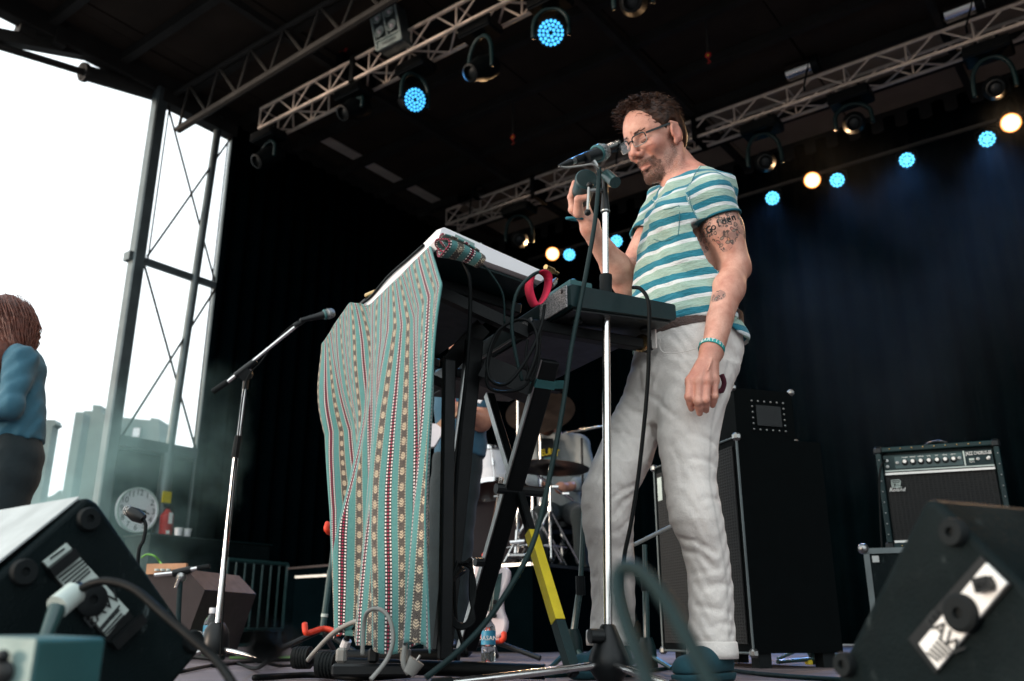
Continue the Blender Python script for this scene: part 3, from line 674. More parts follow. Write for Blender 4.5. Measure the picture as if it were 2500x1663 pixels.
# ---- stand
st = thing('keyboard_stand', 'black folding keyboard stand with a yellow taped leg', 'keyboard stand', P(1270, 1640, 2.3))
Yn, Yf = 2.12, 2.62
def bar2(p, q, w, t, mat, nm, par=None, mat2=None): return MB().bar(p, q, w, t, KC, .003).build(nm, mat, par or st)
A0, A1 = P(1342, 880, 2.2), P(1140, 1585, 2.62); B0, B1 = P(1196, 965, 2.55), P(1402, 1650, 2.16)
MB().bar(A0, A1, .026, .05, KC, .003).build('leg', 'blackmetal', st)
off = (Vector((0, -1, 0)) * .6 - KC * .8).normalized() * .027
MB().bar(A0 - KC * .0275, A1 - KC * .0275, .017, .004, KC).build('edge_highlight', 'steel', st)  # bright strip paints the highlight along the dark leg's front edge
MB().bar(B0, B1, .024, .022, KC, .003).build('leg', 'blackmetal', st)
MB().bar(B0 - KC * .0135, B0.lerp(B1, .37) - KC * .0135, .02, .004, KC).build('edge_highlight', 'steel', st)
t0, t1 = .555, .845
MB().bar(B0.lerp(B1, t0), B0.lerp(B1, t1), .028, .0255, KC).build('tape_wrap', 'yellow', st)
MB().bar(B0.lerp(B1, t1 + .002), B0.lerp(B1, .985), .027, .025, KC).build('tape_wrap', 'dteal', st)
tp = A0.lerp(A1, .06); MB().bar(tp, tp + (A1 - A0).normalized() * .022, .03, .058, KC).build('tape_wrap', 'teal', st); MB().bar(tp + (A1 - A0).normalized() * .012 + KC * .03, tp + KC * .07 - ZZ * .006, .002, .022, (A1 - A0)).build('tape_tail', 'teal', st)
MB().bar(P(1158, 830, 2.3), P(1080, 1590, 2.3), .03, .045, KC, .003).build('upright', 'blackmetal', st)
MB().bar(P(1143, 845, 2.275), P(1095, 1190, 2.275), .006, .004, KC).build('edge_highlight', 'steel', st)
MB().bar(P(1096, 880, 2.08), P(1086, 1610, 2.08), .02, .03, KC, .003).build('upright', 'blackmetal', st)
cr = A0.lerp(A1, .43); MB().tube([cr - KC * .05, cr + KC * .09], .014, 10).build('pivot_bolt', 'blackp', st)
bl = A0.lerp(A1, .685); MB().tube([bl - KC * .05, bl - KC * .02], .012, 8).build('lock_knob', 'blackp', st)
for base, l0, l1 in ((Q0 - ZZ * (BKT + .022), .12, .62),):
    for l in (l0, l1): MB().bar(base + KL * l - KC * .05, base + KL * l + KC * .33, .035, .03, ZZ, .003).build('support_arm', 'blackmetal', st)
for l in (.15, .72): MB().bar(K0 + KL * l + KCt * .02 - KN * .09, K0 + KL * l + KCt * .32 - KN * .062, .035, .03, KN, .003).build('support_arm', 'blackmetal', st)
for l in (.15, .72): MB().bar(K0 + KL * l + KC * .02 - ZZ * .11, Q0 + KL * l - KC * .04 - ZZ * .1, .03, .03, ZZ).build('support_arm', 'blackmetal', st)
MB().bar(P(1180, 905, 2.3), P(1330, 965, 2.3), .1, .06, ZZ).build('hinge_plate', 'blackmetal', st)
MB().bar(P(1095, 890, 2.35), P(1175, 800, 2.4), .03, .05, KC).build('brace', 'blackmetal', st)
for (x, y, Y, x2, y2) in ((722, 1606, 2.75, 1120, 1600), (780, 1622, 2.45, 1330, 1640)):
    a, b = P(x, y, Y), P(x2, y2, Y - .1); MB().tube([a, b], .019, 12).build('foot_bar', 'blackmetal', st)
    d = (b - a).normalized(); MB().tube([a - d * .004, a + d * .045], .03, 18).build('end_cap', 'rubber', st)
    for k in range(5): MB().tube([a + d * (.005 + k * .009), a + d * (.009 + k * .009)], .032, 18).build('cap_rib', 'rubber', st)

# ---- striped blanket
def blanket_material():
    k = NT('woven_stripe_blanket'); s = k.sep(k.coord('UV')); u, v = s[0], s[1]
    per = .078
    wob = k.math('MULTIPLY', k.math('SUBTRACT', k.noise(9, 2, k.coord('UV')), .5), .004)
    fu = k.math('FRACT', k.math('DIVIDE', k.math('ADD', u, wob), per))
    teal = k.mix(k.noise(260, 2, k.mapping(k.coord('UV'), (1, .5, 1))), lin('356e6e'), lin('5f9490'))
    def inb(c, w): return k.math('LESS_THAN', k.math('ABSOLUTE', k.math('SUBTRACT', fu, c)), w)
    # checked band
    b1 = inb(.25, .125); w1 = k.math('DIVIDE', k.math('SUBTRACT', fu, .125), .25)
    cols = k.math('FRACT', k.math('MULTIPLY', w1, 3.0)); rows = k.math('FRACT', k.math('DIVIDE', v, .0088))
    dot = k.math('MULTIPLY', k.math('LESS_THAN', k.math('ABSOLUTE', k.math('SUBTRACT', cols, .5)), .31), k.math('LESS_THAN', k.math('ABSOLUTE', k.math('SUBTRACT', rows, .5)), .27))
    mid = k.math('LESS_THAN', k.math('ABSOLUTE', k.math('SUBTRACT', w1, .5)), .15)
    dotc = k.mix(mid, lin('e9dcd9'), lin('9c2747')); chk = k.mix(dot, lin('141216'), dotc)
    # motif band
    b2 = inb(.75, .14); w2 = k.math('DIVIDE', k.math('SUBTRACT', fu, .75), .14); rv = k.math('SUBTRACT', k.math('FRACT', k.math('DIVIDE', v, .040)), .5)
    leaf = k.math('LESS_THAN', k.math('ADD', k.math('POWER', k.math('MULTIPLY', w2, 1.7), 2), k.math('POWER', k.math('MULTIPLY', rv, 3.6), 2)), 1)
    rib = k.math('GREATER_THAN', k.math('SINE', k.math('ADD', k.math('MULTIPLY', k.math('ABSOLUTE', w2), 9), k.math('MULTIPLY', v, 900))), -.25)
    weave = k.mix(k.math('GREATER_THAN', k.noise(900, 2, k.coord('UV')), .55), lin('332c2a'), lin('827a70'))
    mot = k.mix(k.math('MULTIPLY', leaf, rib), weave, lin('cbb89c'))
    edge = k.math('GREATER_THAN', k.math('ABSOLUTE', w2), .78); dash = k.math('LESS_THAN', k.math('FRACT', k.math('DIVIDE', v, .007)), .5)
    mot = k.mix(edge, mot, k.mix(dash, lin('161316'), lin('c9bfa9')))
    c = k.mix(b1, teal, chk); c = k.mix(b2, c, mot)
    k.set(Base_Color=c, Roughness=.95); k.b.inputs['Sheen Weight'].default_value = .15
    k.bump(k.math('ADD', k.noise(30, 4, k.coord('UV')), k.math('MULTIPLY', k.noise(700, 1, k.coord('UV')), .25)), .5, .006); return k.m
M['blanket'] = blanket_material()
NU, NV_ = 240, 110
CW = 1.30                                               # cloth width along the keyboard
def cloth_point(s, t):                                  # s 0 near end .. 1 far end, t 0 top .. 1 bottom
    sl = max(0, (s - .55) / .45); g = min(1, t * 1.4) ** .8; st = lambda a, b, x: min(1, max(0, (x - a) / (b - a)))
    near = (1 - s) ** 2
    l = .035 + s * .905 - .135 * near * st(0, .16, t) - .085 * s * t + .012 * g * math.sin(s * 17 + 1.1)
    pl = st(-.035, .035, s - (.52 + .20 * t))            # the near half overlaps the far half in one long pleat
    l -= .045 * pl * st(.05, .5, t) * (1 - s)
    w = .030 * math.sin(s * 19 + 1.2 * t + .7 * math.sin(t * 4)) + .015 * math.sin(s * 37 + 2.1 + 1.7 * t) + .005 * math.sin(s * 77 + 3 * t) + .006 * math.sin(t * 9 + s * 30) * (1 - t)
    out = .012 + .022 * st(.5, .64, s) * max(0, 1 - 2.5 * t) + .012 * math.sin(min(1, t * 3) * 1.57) + .018 * sl * math.sin(min(1, t * 2.5) * 3.0) + w * (.04 + 1.06 * g) - pl * .075 * g
    top = K0.z - .050 + .052 * st(.52, .66, s) - .05 * sl ** 1.7
    hem = .075 + .05 * s + .10 * pl + .016 * math.sin(s * 15) + .008 * math.sin(s * 41)
    c = K0 + KL * l - KC * out; c.z = top + (hem - top) * t; return c
pts = []; uvs = []
for j in range(NV_ + 1):
    t = j / NV_; row = [cloth_point(i / NU, t) for i in range(NU + 1)]
    pts += row
arc = [0]
mid = [cloth_point(i / NU, .55) for i in range(NU + 1)]
for i in range(NU): arc.append(arc[-1] + (mid[i + 1] - mid[i]).length)
for j in range(NV_ + 1):
    for i in range(NU + 1): uvs.append((arc[i], j / NV_ * 1.02))
# over-edge flap lying on the keyboard top
m_ = MB(); flap = []
for j in range(1, 9):
    for i in range(NU + 1):
        s = i / NU; l = .015 + s * 1.08; w = cloth_point(s, 0)
        flap.append(w + KC * (.012 + .012 * j) + ZZ * (.0012 * j - .012 + .010 * (s > .6))); uvs.append((arc[i], -.02 * j))
vs = pts + flap; W = NU + 1
fs = [(j * W + i, j * W + i + 1, (j + 1) * W + i + 1, (j + 1) * W + i) for j in range(NV_) for i in range(NU)]
base = len(pts)
fs += [(i, i + 1, base + i + 1, base + i) for i in range(NU)] + [(base + j * W + i, base + j * W + i + 1, base + (j + 1) * W + i + 1, base + (j + 1) * W + i) for j in range(7) for i in range(NU)]
m_.add(vs, fs); m_.uv = uvs
bt = thing('striped_blanket', 'teal woven blanket with checked and leaf stripes draped over keyboard', 'blanket', K0 - ZZ * 1.0)
cl = m_.build('drape', 'blanket', bt, smooth=True); so = cl.modifiers.new('thickness', 'SOLIDIFY'); so.thickness = .004
# rolled end tucked at the near corner: spiral of cloth running along the keyboard end
m_ = MB(); uvs = []; ns = 64; nl = 14; vs = []
ra, rb = P(1078, 600, 1.955), P(1170, 618, 2.0); ax = (rb - ra)
for i in range(ns + 1):
    a = i / ns * 2 * math.pi * 2.35; r = .010 + .030 * i / ns
    for j in range(nl + 1):
        f = j / nl; c = ra + ax * f; sq = 1 - .25 * f
        e1 = Vector((0, -.55, .83)); e2 = KL * .85 + ZZ * .3
        vs.append(c + e1.normalized() * (r * .82 * sq * math.sin(a) * (1 + .12 * math.sin(3 * a + 2 * f))) + e2.normalized() * (r * 1.25 * math.cos(a) * sq) + ax.normalized() * (.008 * math.sin(a * 1.5 + 1)) - ZZ * .02 * f * f); uvs.append((f * .12 + .02, i / ns * .4))
m_.add(vs, [(i * (nl + 1) + j, i * (nl + 1) + j + 1, (i + 1) * (nl + 1) + j + 1, (i + 1) * (nl + 1) + j) for i in range(ns) for j in range(nl)]); m_.uv = uvs
rl = m_.build('rolled_end', 'blanket', bt, smooth=True); so = rl.modifiers.new('thickness', 'SOLIDIFY'); so.thickness = .004
cable('cable', [K0 + KL * .62 - KC * .012 - ZZ * .016, K0 + KL * .5 - KC * .010 - ZZ * .024, K0 + KL * .35 - KC * .009 - ZZ * .014, K0 + KL * .2 - KC * .010 - ZZ * .022, K0 + KL * .08 - KC * .012 - ZZ * .03], .004, 'cable', 'thin black cable along the white keyboard\'s back edge')
pl = thing('adapter_plug', 'small brass plugs at the far end of white keyboard', 'plug', P(905, 730, 2.56))
MB().tube([P(895, 722, 2.54), P(918, 712, 2.5)], .008, 10).build('barrel', 'brass', pl); MB().tube([P(880, 745, 2.56), P(895, 732, 2.54)], .007, 10).build('barrel', 'blackp', pl)

# ---- hanging cables round the stand
cb = lambda l, pts, r=.0042, mat='cable': cable('cable', [P(*p) for p in pts], r, mat, l)
cb('teal cable curving from the crimson tie down the stand', [(1332, 660, 2.05), (1300, 672, 2.04), (1262, 715, 2.03), (1250, 790, 2.03), (1258, 860, 2.04), (1275, 930, 2.05)], .0045, 'tealcable')
cb('black cable looped in a wide coil under the synthesizer', [(1330, 745, 2.06), (1320, 800, 2.04), (1290, 870, 2.03), (1240, 935, 2.03), (1200, 930, 2.05), (1190, 880, 2.06), (1215, 810, 2.06), (1270, 780, 2.05), (1305, 800, 2.04), (1310, 860, 2.03), (1285, 930, 2.03)])
cb('thin cable hanging in a narrow loop under the synthesizer', [(1288, 830, 2.06), (1284, 880, 2.05), (1296, 930, 2.05), (1312, 900, 2.05), (1318, 840, 2.06), (1322, 780, 2.07)], .003)
cb('slack cable loop hanging lowest under the keyboards', [(1225, 800, 2.08), (1198, 860, 2.07), (1188, 930, 2.07), (1210, 955, 2.07), (1270, 950, 2.07), (1300, 915, 2.08), (1318, 860, 2.08)], .004)
cb('cable dropping from the rolled blanket end', [(1130, 640, 2.0), (1146, 680, 2.0), (1148, 760, 2.02), (1140, 900, 2.05), (1120, 1100, 2.1), (1108, 1300, 2.15), (1112, 1500, 2.2), (1140, 1600, 2.2)], .005)
cb('thin cable from the blanket roll to the stand arm', [(1165, 632, 2.0), (1200, 670, 2.02), (1228, 720, 2.04), (1232, 790, 2.06)], .0026, 'tealcable')
for k in range(4):
    cb(('tangled cable loop beside the near stand upright', 'loose cable coil low behind the blanket', 'long cable bight beside the stand leg', 'drooping cable ring at the blanket\'s lower edge')[k], [(1118 + 6 * k, 1370 + 8 * k, 2.1 + .03 * k), (1098 - 3 * k, 1440, 2.1), (1108, 1510 + 6 * k, 2.1), (1140 + 5 * k, 1520, 2.12), (1160 - 4 * k, 1450, 2.14), (1150, 1390 - 7 * k, 2.14), (1120 + 6 * k, 1375, 2.12)], .004)
cb('thin dark cable over the synthesizer end down the front', [(1545, 702, 2.14), (1565, 706, 2.12), (1582, 735, 2.10), (1585, 800, 2.10), (1580, 950, 2.11), (1560, 1150, 2.13), (1540, 1280, 2.14), (1524, 1360, 2.15), (1520, 1450, 2.16), (1560, 1590, 2.0)], .0052, 'cable')
cb('long teal cable from the microphone down past the stand leg', [(1463, 410, 2.15), (1460, 470, 2.13), (1450, 560, 2.12), (1425, 700, 2.1), (1395, 850, 2.08), (1375, 990, 2.05), (1345, 1150, 2.02), (1300, 1330, 1.98), (1215, 1480, 1.94), (1130, 1580, 1.9), (1040, 1655, 1.86)], .0062, 'tealcable')

# ================================================================== microphones
def microphone(tail, head, label, r=.0255, body='blackp', parent_loc=None):
    t = thing('microphone', label, 'microphone', tail); ax = (head - tail); L = ax.length; m = frame_of(ax).to_4x4(); m.translation = tail
    MB().lathe([(.008, 0), (.0115, .002), (.0125, L * .2), (.018, L * .66), (.0205, L * .68)], m, 20).build('body', body, t)
    MB().lathe([(.0215, L * .67), (.0255, L * .70), (.0255, L * .73), (.02, L * .74)], m, 24).build('collar', 'teal', t)
    MB().lathe([(.022, L * .72), (.0252, L * .78), (.0255, L * .84), (.0225, L * .93), (.014, L * .985), (.002, L)], m, 24).build('grille', 'micmesh', t, smooth=True)
    MB().lathe([(.0258, L * .80), (.0264, L * .815), (.0258, L * .83)], m, 24).build('band', 'steel', t)
    return t, m
mt, mh = P(1402, 393, 2.13), P(1489, 366, 2.24)
t, m = microphone(mt, mt + (mh - mt).normalized() * .165, 'ball-headed vocal microphone pointing at the bearded performer\'s mouth')
MB().tube([mt + (mt - mh).normalized() * .0, mt + (mt - mh).normalized() * .02], .0098, 14).build('plug_ring', 'steel', t)
MB().tube([mt + (mt - mh).normalized() * .018, P(1364, 406, 2.09)], [.0105, .004], 14).build('plug_boot', 'blackp', t)
cable('cable', [P(1364, 406, 2.09), P(1385, 409, 2.1), P(1420, 405, 2.11), P(1446, 402, 2.12), P(1462, 412, 2.13)], .0032, 'greycable', 'pale cable looping under the vocal microphone')
SX = 2.2
ms = thing('microphone_stand', 'chrome straight microphone stand in front of the performer', 'microphone stand', P(1483, 1650, SX))
foot = P(1484, 1524, SX); top = P(1478, 515, SX); cl = P(1479, 672, SX); cl2 = P(1479.5, 761, SX)
MB().tube([top, cl + (cl - top).normalized() * .02], .0083, 16).build('upper_tube', 'chrome', ms); MB().tube([cl2, foot], .0108, 18).build('lower_tube', 'chrome', ms)
d = (cl2 - cl).normalized(); MB().tube([cl, cl + d * .01, cl + d * .02, cl2 - d * .01, cl2], [.0165, .0175, .0165, .0165, .0175], 18).build('clutch_grip', 'rubber', ms)
MB().tube([P(1477, 425, SX), P(1477, 470, SX), P(1477.5, 512, SX), P(1478, 519, SX)], [.009, .0085, .0125, .0125], 14).build('neck', 'blackp', ms)
MB().lathe([(.0125, 0), (.013, .004), (.011, .006)], basis((1, 0, 0), (0, 1, 0), (0, 0, 1), top - ZZ * .004), 16).build('collar', 'steel', ms)
kn = P(1492, 437, SX - .03); MB().tube([P(1478, 430, SX), P(1484, 433, SX - .02)], .012, 12).build('swivel', 'blackp', ms)
MB().tube([P(1482, 428, SX - .01), kn + (kn - P(1482, 428, SX - .01)).normalized() * .03], [.0165, .0165], 22).build('swivel_knob', 'pick', ms)
MB().tube([P(1470, 425, SX), P(1455, 404, 2.16), P(1447, 395, 2.16)], [.008, .007, .01], 10).build('clip_arm', 'steel', ms)
MB().tube([P(1432, 385, 2.145), P(1462, 376, 2.17)], .0155, 16).build('microphone_clip', 'blackp', ms)
MB().tube([P(1475, 465, SX), P(1436, 466, SX - .02)], .006, 10).build('tee_rod', 'steel', ms); MB().tube([P(1438, 455, SX - .02), P(1435, 515, SX - .02)], .0042, 10).build('tee_handle', 'steel', ms)
MB().sphere(P(1440, 452, SX - .02), .0095).build('tee_end', 'blackp', ms); MB().sphere(P(1434.5, 519, SX - .02), .0095).build('tee_end', 'blackp', ms)
hb = foot - ZZ * .0
MB().lathe([(.014, .0), (.018, -.004), (.044, -.066), (.048, -.08), (.044, -.105), (.03, -.125), (.012, -.128)], basis((1, 0, 0), (0, 1, 0), (0, 0, 1), hb), 24).build('hub', 'blackp', ms)
hc = hb - ZZ * .088
for e in (P(1070, 1668, 1.98), P(1660, 1685, 1.84), P(1560, 1625, 2.75)):
    e = Vector(e); e.z = .013; MB().tube([hc + (e - hc).normalized() * .03, e], .0085, 12).build('leg', 'chrome', ms); MB().tube([e - (e - hc).normalized() * .03, e + (e - hc).normalized() * .012], .0125, 12).build('rubber_foot', 'rubber', ms)
kb = P(1440, 1553, SX - .03); MB().tube([kb, kb + Vector((.03, .01, 0))], .017, 14).build('hub_knob', 'blackp', ms)

LY = 4.0
ms = thing('microphone_stand', 'chrome boom microphone stand in front of the side curtain', 'microphone stand', P(531, 1615, LY))
MB().tube([P(598, 945, LY), P(581, 1085, LY)], .0095, 12).build('upper_tube', 'chrome', ms); MB().tube([P(575, 1115, LY), P(532, 1520, LY)], .0125, 14).build('lower_tube', 'chrome', ms)
MB().tube([P(582, 1065, LY), P(573, 1118, LY)], .017, 14).build('clutch_grip', 'rubber', ms); MB().tube([P(601, 920, LY), P(598, 950, LY)], .014, 12).build('neck', 'blackp', ms)
MB().tube([P(599, 915, LY - .03), P(602, 913, LY + .03)], .03, 18).build('swivel', 'blackp', ms)
MB().tube([P(552, 936, LY - .02), P(725, 795, LY - .06)], .0085, 12).build('boom_tube', 'chrome', ms); MB().tube([P(519, 957, LY - .02), P(556, 932, LY - .02)], .014, 12).build('boom_grip', 'rubber', ms)
MB().tube([P(575, 918, LY - .025), P(625, 880, LY - .03)], .015, 12).build('boom_clamp', 'blackp', ms); MB().tube([P(718, 797, LY - .06), P(742, 782, LY - .06)], .013, 10).build('microphone_clip', 'blackp', ms)
hb = P(531, 1520, LY); MB().lathe([(.03, .0), (.05, -.03), (.06, -.11), (.05, -.13)], basis((1, 0, 0), (0, 1, 0), (0, 0, 1), hb), 18).build('hub', 'blackp', ms)
for e in (P(648, 1604, LY - .1), P(430, 1612, LY), P(540, 1598, LY + .45)):
    e = Vector(e); e.z = .016; h0 = hb - ZZ * .1; MB().tube([h0, e], .0115, 12).build('leg', 'chrome', ms); MB().tube([e - (e - h0).normalized() * .03, e + (e - h0).normalized() * .015], .022, 12).build('rubber_foot', 'rubber', ms)
ta, he = P(733, 783, LY - .07), P(812, 764, LY - .02); microphone(ta, ta + (he - ta).normalized() * .17, 'ball-headed microphone on the left boom before black curtain')
cable('cable', [P(730, 784, LY - .07), P(690, 815, LY - .05), P(640, 880, LY - .03), P(600, 935, LY - .03), P(580, 1080, LY - .03), P(560, 1250, LY - .03), P(545, 1480, LY - .03), P(537, 1610, LY - .05)], .004, 'cable', 'thin black cable running down the boom stand')

M['skysheen'] = plain('sky_sheen_tone', 'a9b0b0', .55, var=.25, scale=14)  # sky reflection on the worn upper wedge face, put into its colour
# ================================================================== wedge monitors
def wedge_monitor(A, D, prof, length, label, plate, feet, txt, holes=None, mat='tolex', topmat=None):
    """A apex point, D extrusion direction (horizontal unit), prof: pixel polygon on the end panel (starting at the apex)."""
    c = A.dot(D); t = thing('wedge_monitor', label, 'loudspeaker', Vector((A.x, A.y, 0)))
    pp = [onN(x, y, D, c) for x, y in prof]; z0 = 0
    floor_pts = []
    for p in pp: p.z = max(p.z, .004)
    m = MB().prism(pp, D * length); cab = m.build('cabinet', mat, t, cut=20); bv = cab.modifiers.new('bevel', 'BEVEL'); bv.width = .009; bv.segments = 3; bv.limit_method = 'ANGLE'; bv.angle_limit = R(25)
    q = lambda x, y, d=.0: onN(x, y, D, c) - D * d
    for (x, y, r) in feet:
        mm = frame_of(-D).to_4x4(); mm.translation = q(x, y, 0); MB().lathe([(r, .0), (r, .008), (r * .9, .012), (r * .35, .012), (r * .3, .006), (.001, .006)], mm, 22).build('rubber_foot', 'rubber', t)
    if plate:
        rim = [q(*p, .004) for p in plate['rim']]; MB().prism(rim, D * .006).build('plate_recess', 'blackp', t)
        pl = MB().prism([q(*p, .008) for p in plate['quad']], D * .005).build('input_plate', 'label' if plate.get('dim') else 'wprint', t)
        for (x, y, r) in plate['sockets']:
            mm = frame_of(-D).to_4x4(); mm.translation = q(x, y, .008); MB().lathe([(r, 0), (r, .006), (r * .8, .009), (r * .3, .009), (r * .28, .003), (.001, .003)], mm, 24).build('socket', 'rubber', t)
        e = (q(*plate['tx']) - q(*plate['t0'])).normalized(); f = (-D).cross(e)
        for i, (x, y, s_, sz) in enumerate(plate['text']):
            text_part('lettering', s_, 'print', t, basis(e, f, e.cross(f), q(x, y, .0095 if e.cross(f).dot(-D) > 0 else .0095)), sz)
        for (x, y, x2, y2) in plate['lines']: MB().bar(q(x, y, .0093), q(x2, y2, .0093), .0028, .0006, D).build('print_line', 'print', t)
        for (x, y, x2, y2) in plate.get('bars', ()): MB().bar(q(x, y, .014), q(x2, y2, .014), .016, .012, D).build('handle_bar', 'blackp', t)
    return t, q
Al = P(212, 1212, 1.42); 
cl_ = Al.dot(UV_)
wedge_monitor(Al, UV_ * -1, [(212, 1212), (240, 1226), (492, 1588), (408, 1690), (340, 1830), (-420, 1830), (-330, 1690)], .62,
    'black wedge monitor with sky-lit top beside the sage box', dict(dim=True, rim=[(98, 1375), (158, 1322), (345, 1530), (270, 1580)], quad=[(100, 1372), (157, 1327), (308, 1490), (255, 1553)],
    sockets=[(215, 1465, .025)], t0=(225, 1515), tx=(275, 1465), text=[(243, 1487, 'EAW', .030), (262, 1512, '1000-12R3K', .008)], lines=[(232, 1540, 285, 1478), (236, 1543, 283, 1488), (246, 1546, 290, 1498), (252, 1549, 296, 1502), (136, 1412, 195, 1366), (143, 1419, 200, 1373), (150, 1425, 205, 1380), (157, 1432, 209, 1388), (164, 1438, 213, 1395), (115, 1365, 150, 1340)], bars=[(112, 1400, 175, 1350), (265, 1578, 338, 1508)]),
    [(212, 1268, .0185), (54, 1397, .0195), (468, 1565, .018)], None)
Dr = Vector((math.sin(R(64)), math.cos(R(64)), 0)); Ar = P(2258, 1214, 1.08)
wedge_monitor(Ar, Dr, [(2258, 1214), (2288, 1226), (2560, 1492), (2900, 1900), (2100, 1900), (2040, 1655), (2050, 1625)], .55,
    'dark wedge monitor with pale label plate before the combo amplifier', dict(rim=[(2222, 1560), (2400, 1358), (2475, 1428), (2290, 1645)], quad=[(2255, 1572), (2418, 1376), (2468, 1425), (2300, 1633)],
    sockets=[(2362, 1497, .0215)], t0=(2300, 1530), tx=(2344, 1582), flip=1, text=[(2318, 1548, 'EAW', .026)], lines=[(2312 - 7 * k, 1540 + 2 + 9 * k + 6, 2350 - 9 * k, 1582 + 6 + 5 * k) for k in range(1, 6)], bars=[(2405, 1432, 2440, 1424), (2425, 1420, 2432, 1438)]),
    [(2335, 1300, .0165), (2070, 1622, .0155)], None)
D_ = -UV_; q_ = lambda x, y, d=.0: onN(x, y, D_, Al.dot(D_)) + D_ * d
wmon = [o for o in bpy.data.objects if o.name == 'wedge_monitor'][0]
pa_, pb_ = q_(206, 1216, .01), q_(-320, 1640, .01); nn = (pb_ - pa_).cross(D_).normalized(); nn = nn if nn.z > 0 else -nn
MB().prism([pa_ + nn * .0015, pb_ + nn * .0015, pb_ + nn * .0015 + D_ * .6, pa_ + nn * .0015 + D_ * .6], nn * .003).build('sky_sheen', 'skysheen', wmon)  # overlay added to carry the painted sky sheen
# socketed lead hanging out of the left wedge
t = thing('cable_connector', 'pale connector hanging from the wedge monitor socket', 'connector', P(170, 1468, 1.3))
a, b = P(182, 1448, 1.33), P(140, 1482, 1.3); MB().tube([a, b], [.017, .017], 16).build('shell', 'label', t); MB().tube([a + (a - b).normalized() * .012, a], [.012, .017], 14).build('nut', 'blackp', t); MB().tube([b, P(110, 1560, 1.28)], [.012, .009], 12).build('boot', 'pick', t)
cable('cable', [P(190, 1442, 1.33), P(225, 1425, 1.31), P(270, 1420, 1.3), P(330, 1440, 1.28), P(400, 1500, 1.25), P(470, 1560, 1.22), P(530, 1615, 1.2), P(575, 1680, 1.15)], .006, 'cable', 'thick black lead arching off the wedge monitor')
# sage box
sb = thing('stage_box', 'sage green metal box with a screw in front of wedge monitor', 'box', P(130, 1700, .92))
bx0, bx1, bxr = P(-60, 1552, .9), P(92, 1560, .88), P(260, 1556, .98)
hh = ZZ * (bx1.z - .004)
MB().prism([bx0, bx1, bx1 - hh, bx0 - hh], (bxr - bx1) * 1.0).build('case', 'teal', sb); bv_ = sb.children[0].modifiers.new('bevel', 'BEVEL'); bv_.width = .004; bv_.segments = 2
n_ = (bx1 - bx0).cross(ZZ).normalized(); n_ = n_ if n_.y < 0 else -n_
MB().prism([bx0 + n_ * .0012, bx1 + n_ * .0012, bx1 - hh + n_ * .0012, bx0 - hh + n_ * .0012], n_ * .001).build('front_plate', 'sage', sb); sc_ = P(15, 1602, .88); MB().sphere(sc_ + n_ * .004, .006).build('screw', 'blackp', sb)
MB().sphere(P(8, 1642, .88) + n_ * .002, (.012, .005, .012)).build('socket', 'blackp', sb)
# big blurred lead in the foreground
cable('cable', [P(1760, 1720, .5), P(1700, 1600, .52), P(1640, 1490, .55), P(1580, 1408, .57), P(1530, 1385, .58), P(1508, 1412, .58), P(1515, 1480, .56), P(1545, 1570, .54), P(1580, 1660, .52), P(1600, 1740, .5)], .0052, 'tealcable', 'thick dark lead looping up close in front of tripod', n=10)

# ================================================================== amplifiers on the right
def cab_box(TLp, D1, D2, w, dpt, h, mat, t, nm='cabinet'):  # TLp top near corner, D1 front direction, D2 depth direction
    return MB().prism([TLp, TLp + D1 * w, TLp + D1 * w - ZZ * h, TLp - ZZ * h], D2 * dpt).build(nm, mat, t)
ang = R(-17); D1 = Vector((math.sin(ang), math.cos(ang), 0)); D2 = Vector((D1.y, -D1.x, 0))
C0 = P(1799, 1066, 3.25); bc = thing('speaker_cabinet', 'tall black speaker cabinet with pale metal edges behind the performer', 'loudspeaker', Vector((C0.x, C0.y, 0)))
CH = C0.z - .05; cab_box(C0, D1, D2, .7, .36, CH, 'cabblack', bc)
MB().prism([C0 + D1 * .03 - ZZ * .03 - D2 * .001, C0 + D1 * .67 - ZZ * .03 - D2 * .001, C0 + D1 * .67 - ZZ * (CH - .03) - D2 * .001, C0 + D1 * .03 - ZZ * (CH - .03) - D2 * .001], -D2 * .006).build('grille', 'grille', bc)
for p, q_ in ((C0, C0 - ZZ * CH), (C0 + D1 * .7, C0 + D1 * .7 - ZZ * CH), (C0, C0 + D1 * .7), (C0 - ZZ * CH, C0 + D1 * .7 - ZZ * CH)):
    MB().tube([p - D2 * .003, q_ - D2 * .003], .0045, 8).build('edge_trim', 'post', bc)
for p in (C0, C0 - ZZ * CH, C0 + D1 * .7, C0 + D1 * .7 - ZZ * CH): MB().box(p - D2 * .002, (.03, .03, .03), basis(D1, D2, ZZ), .008).build('corner', 'steel', bc)
MB().prism([C0 + D1 * .62 - ZZ * .05 - D2 * .008, C0 + D1 * .66 - ZZ * .05 - D2 * .008, C0 + D1 * .66 - ZZ * .15 - D2 * .008, C0 + D1 * .62 - ZZ * .15 - D2 * .008], -D2 * .002).build('badge', 'label', bc)
for a in (.04, .62):
    for b in (.05, .31): MB().box(C0 + D1 * a + D2 * b - ZZ * (CH + .0245), (.05, .05, .049), basis(D1, D2, ZZ)).build('foot', 'rubber', bc)
H0 = P(1790, 946, 3.34); H0.z = H0.z; hz = C0.z
ah = thing('amplifier_head', 'black amplifier head with riveted side handle atop speaker cabinet', 'amplifier', Vector((H0.x, H0.y, hz)))
hh_ = H0.z - hz - .012; cab_box(H0, D1, D2, .6, .26, hh_, 'cabblack', ah)
s0 = H0; sx = D2; n_ = -D1
pf = lambda a, z, d=.002: s0 + sx * a - ZZ * z + n_ * d
MB().prism([pf(.09, hh_ * .32), pf(.20, hh_ * .32), pf(.20, hh_ * .72), pf(.09, hh_ * .72)], n_ * .004).build('handle_cup', 'blackp', ah)
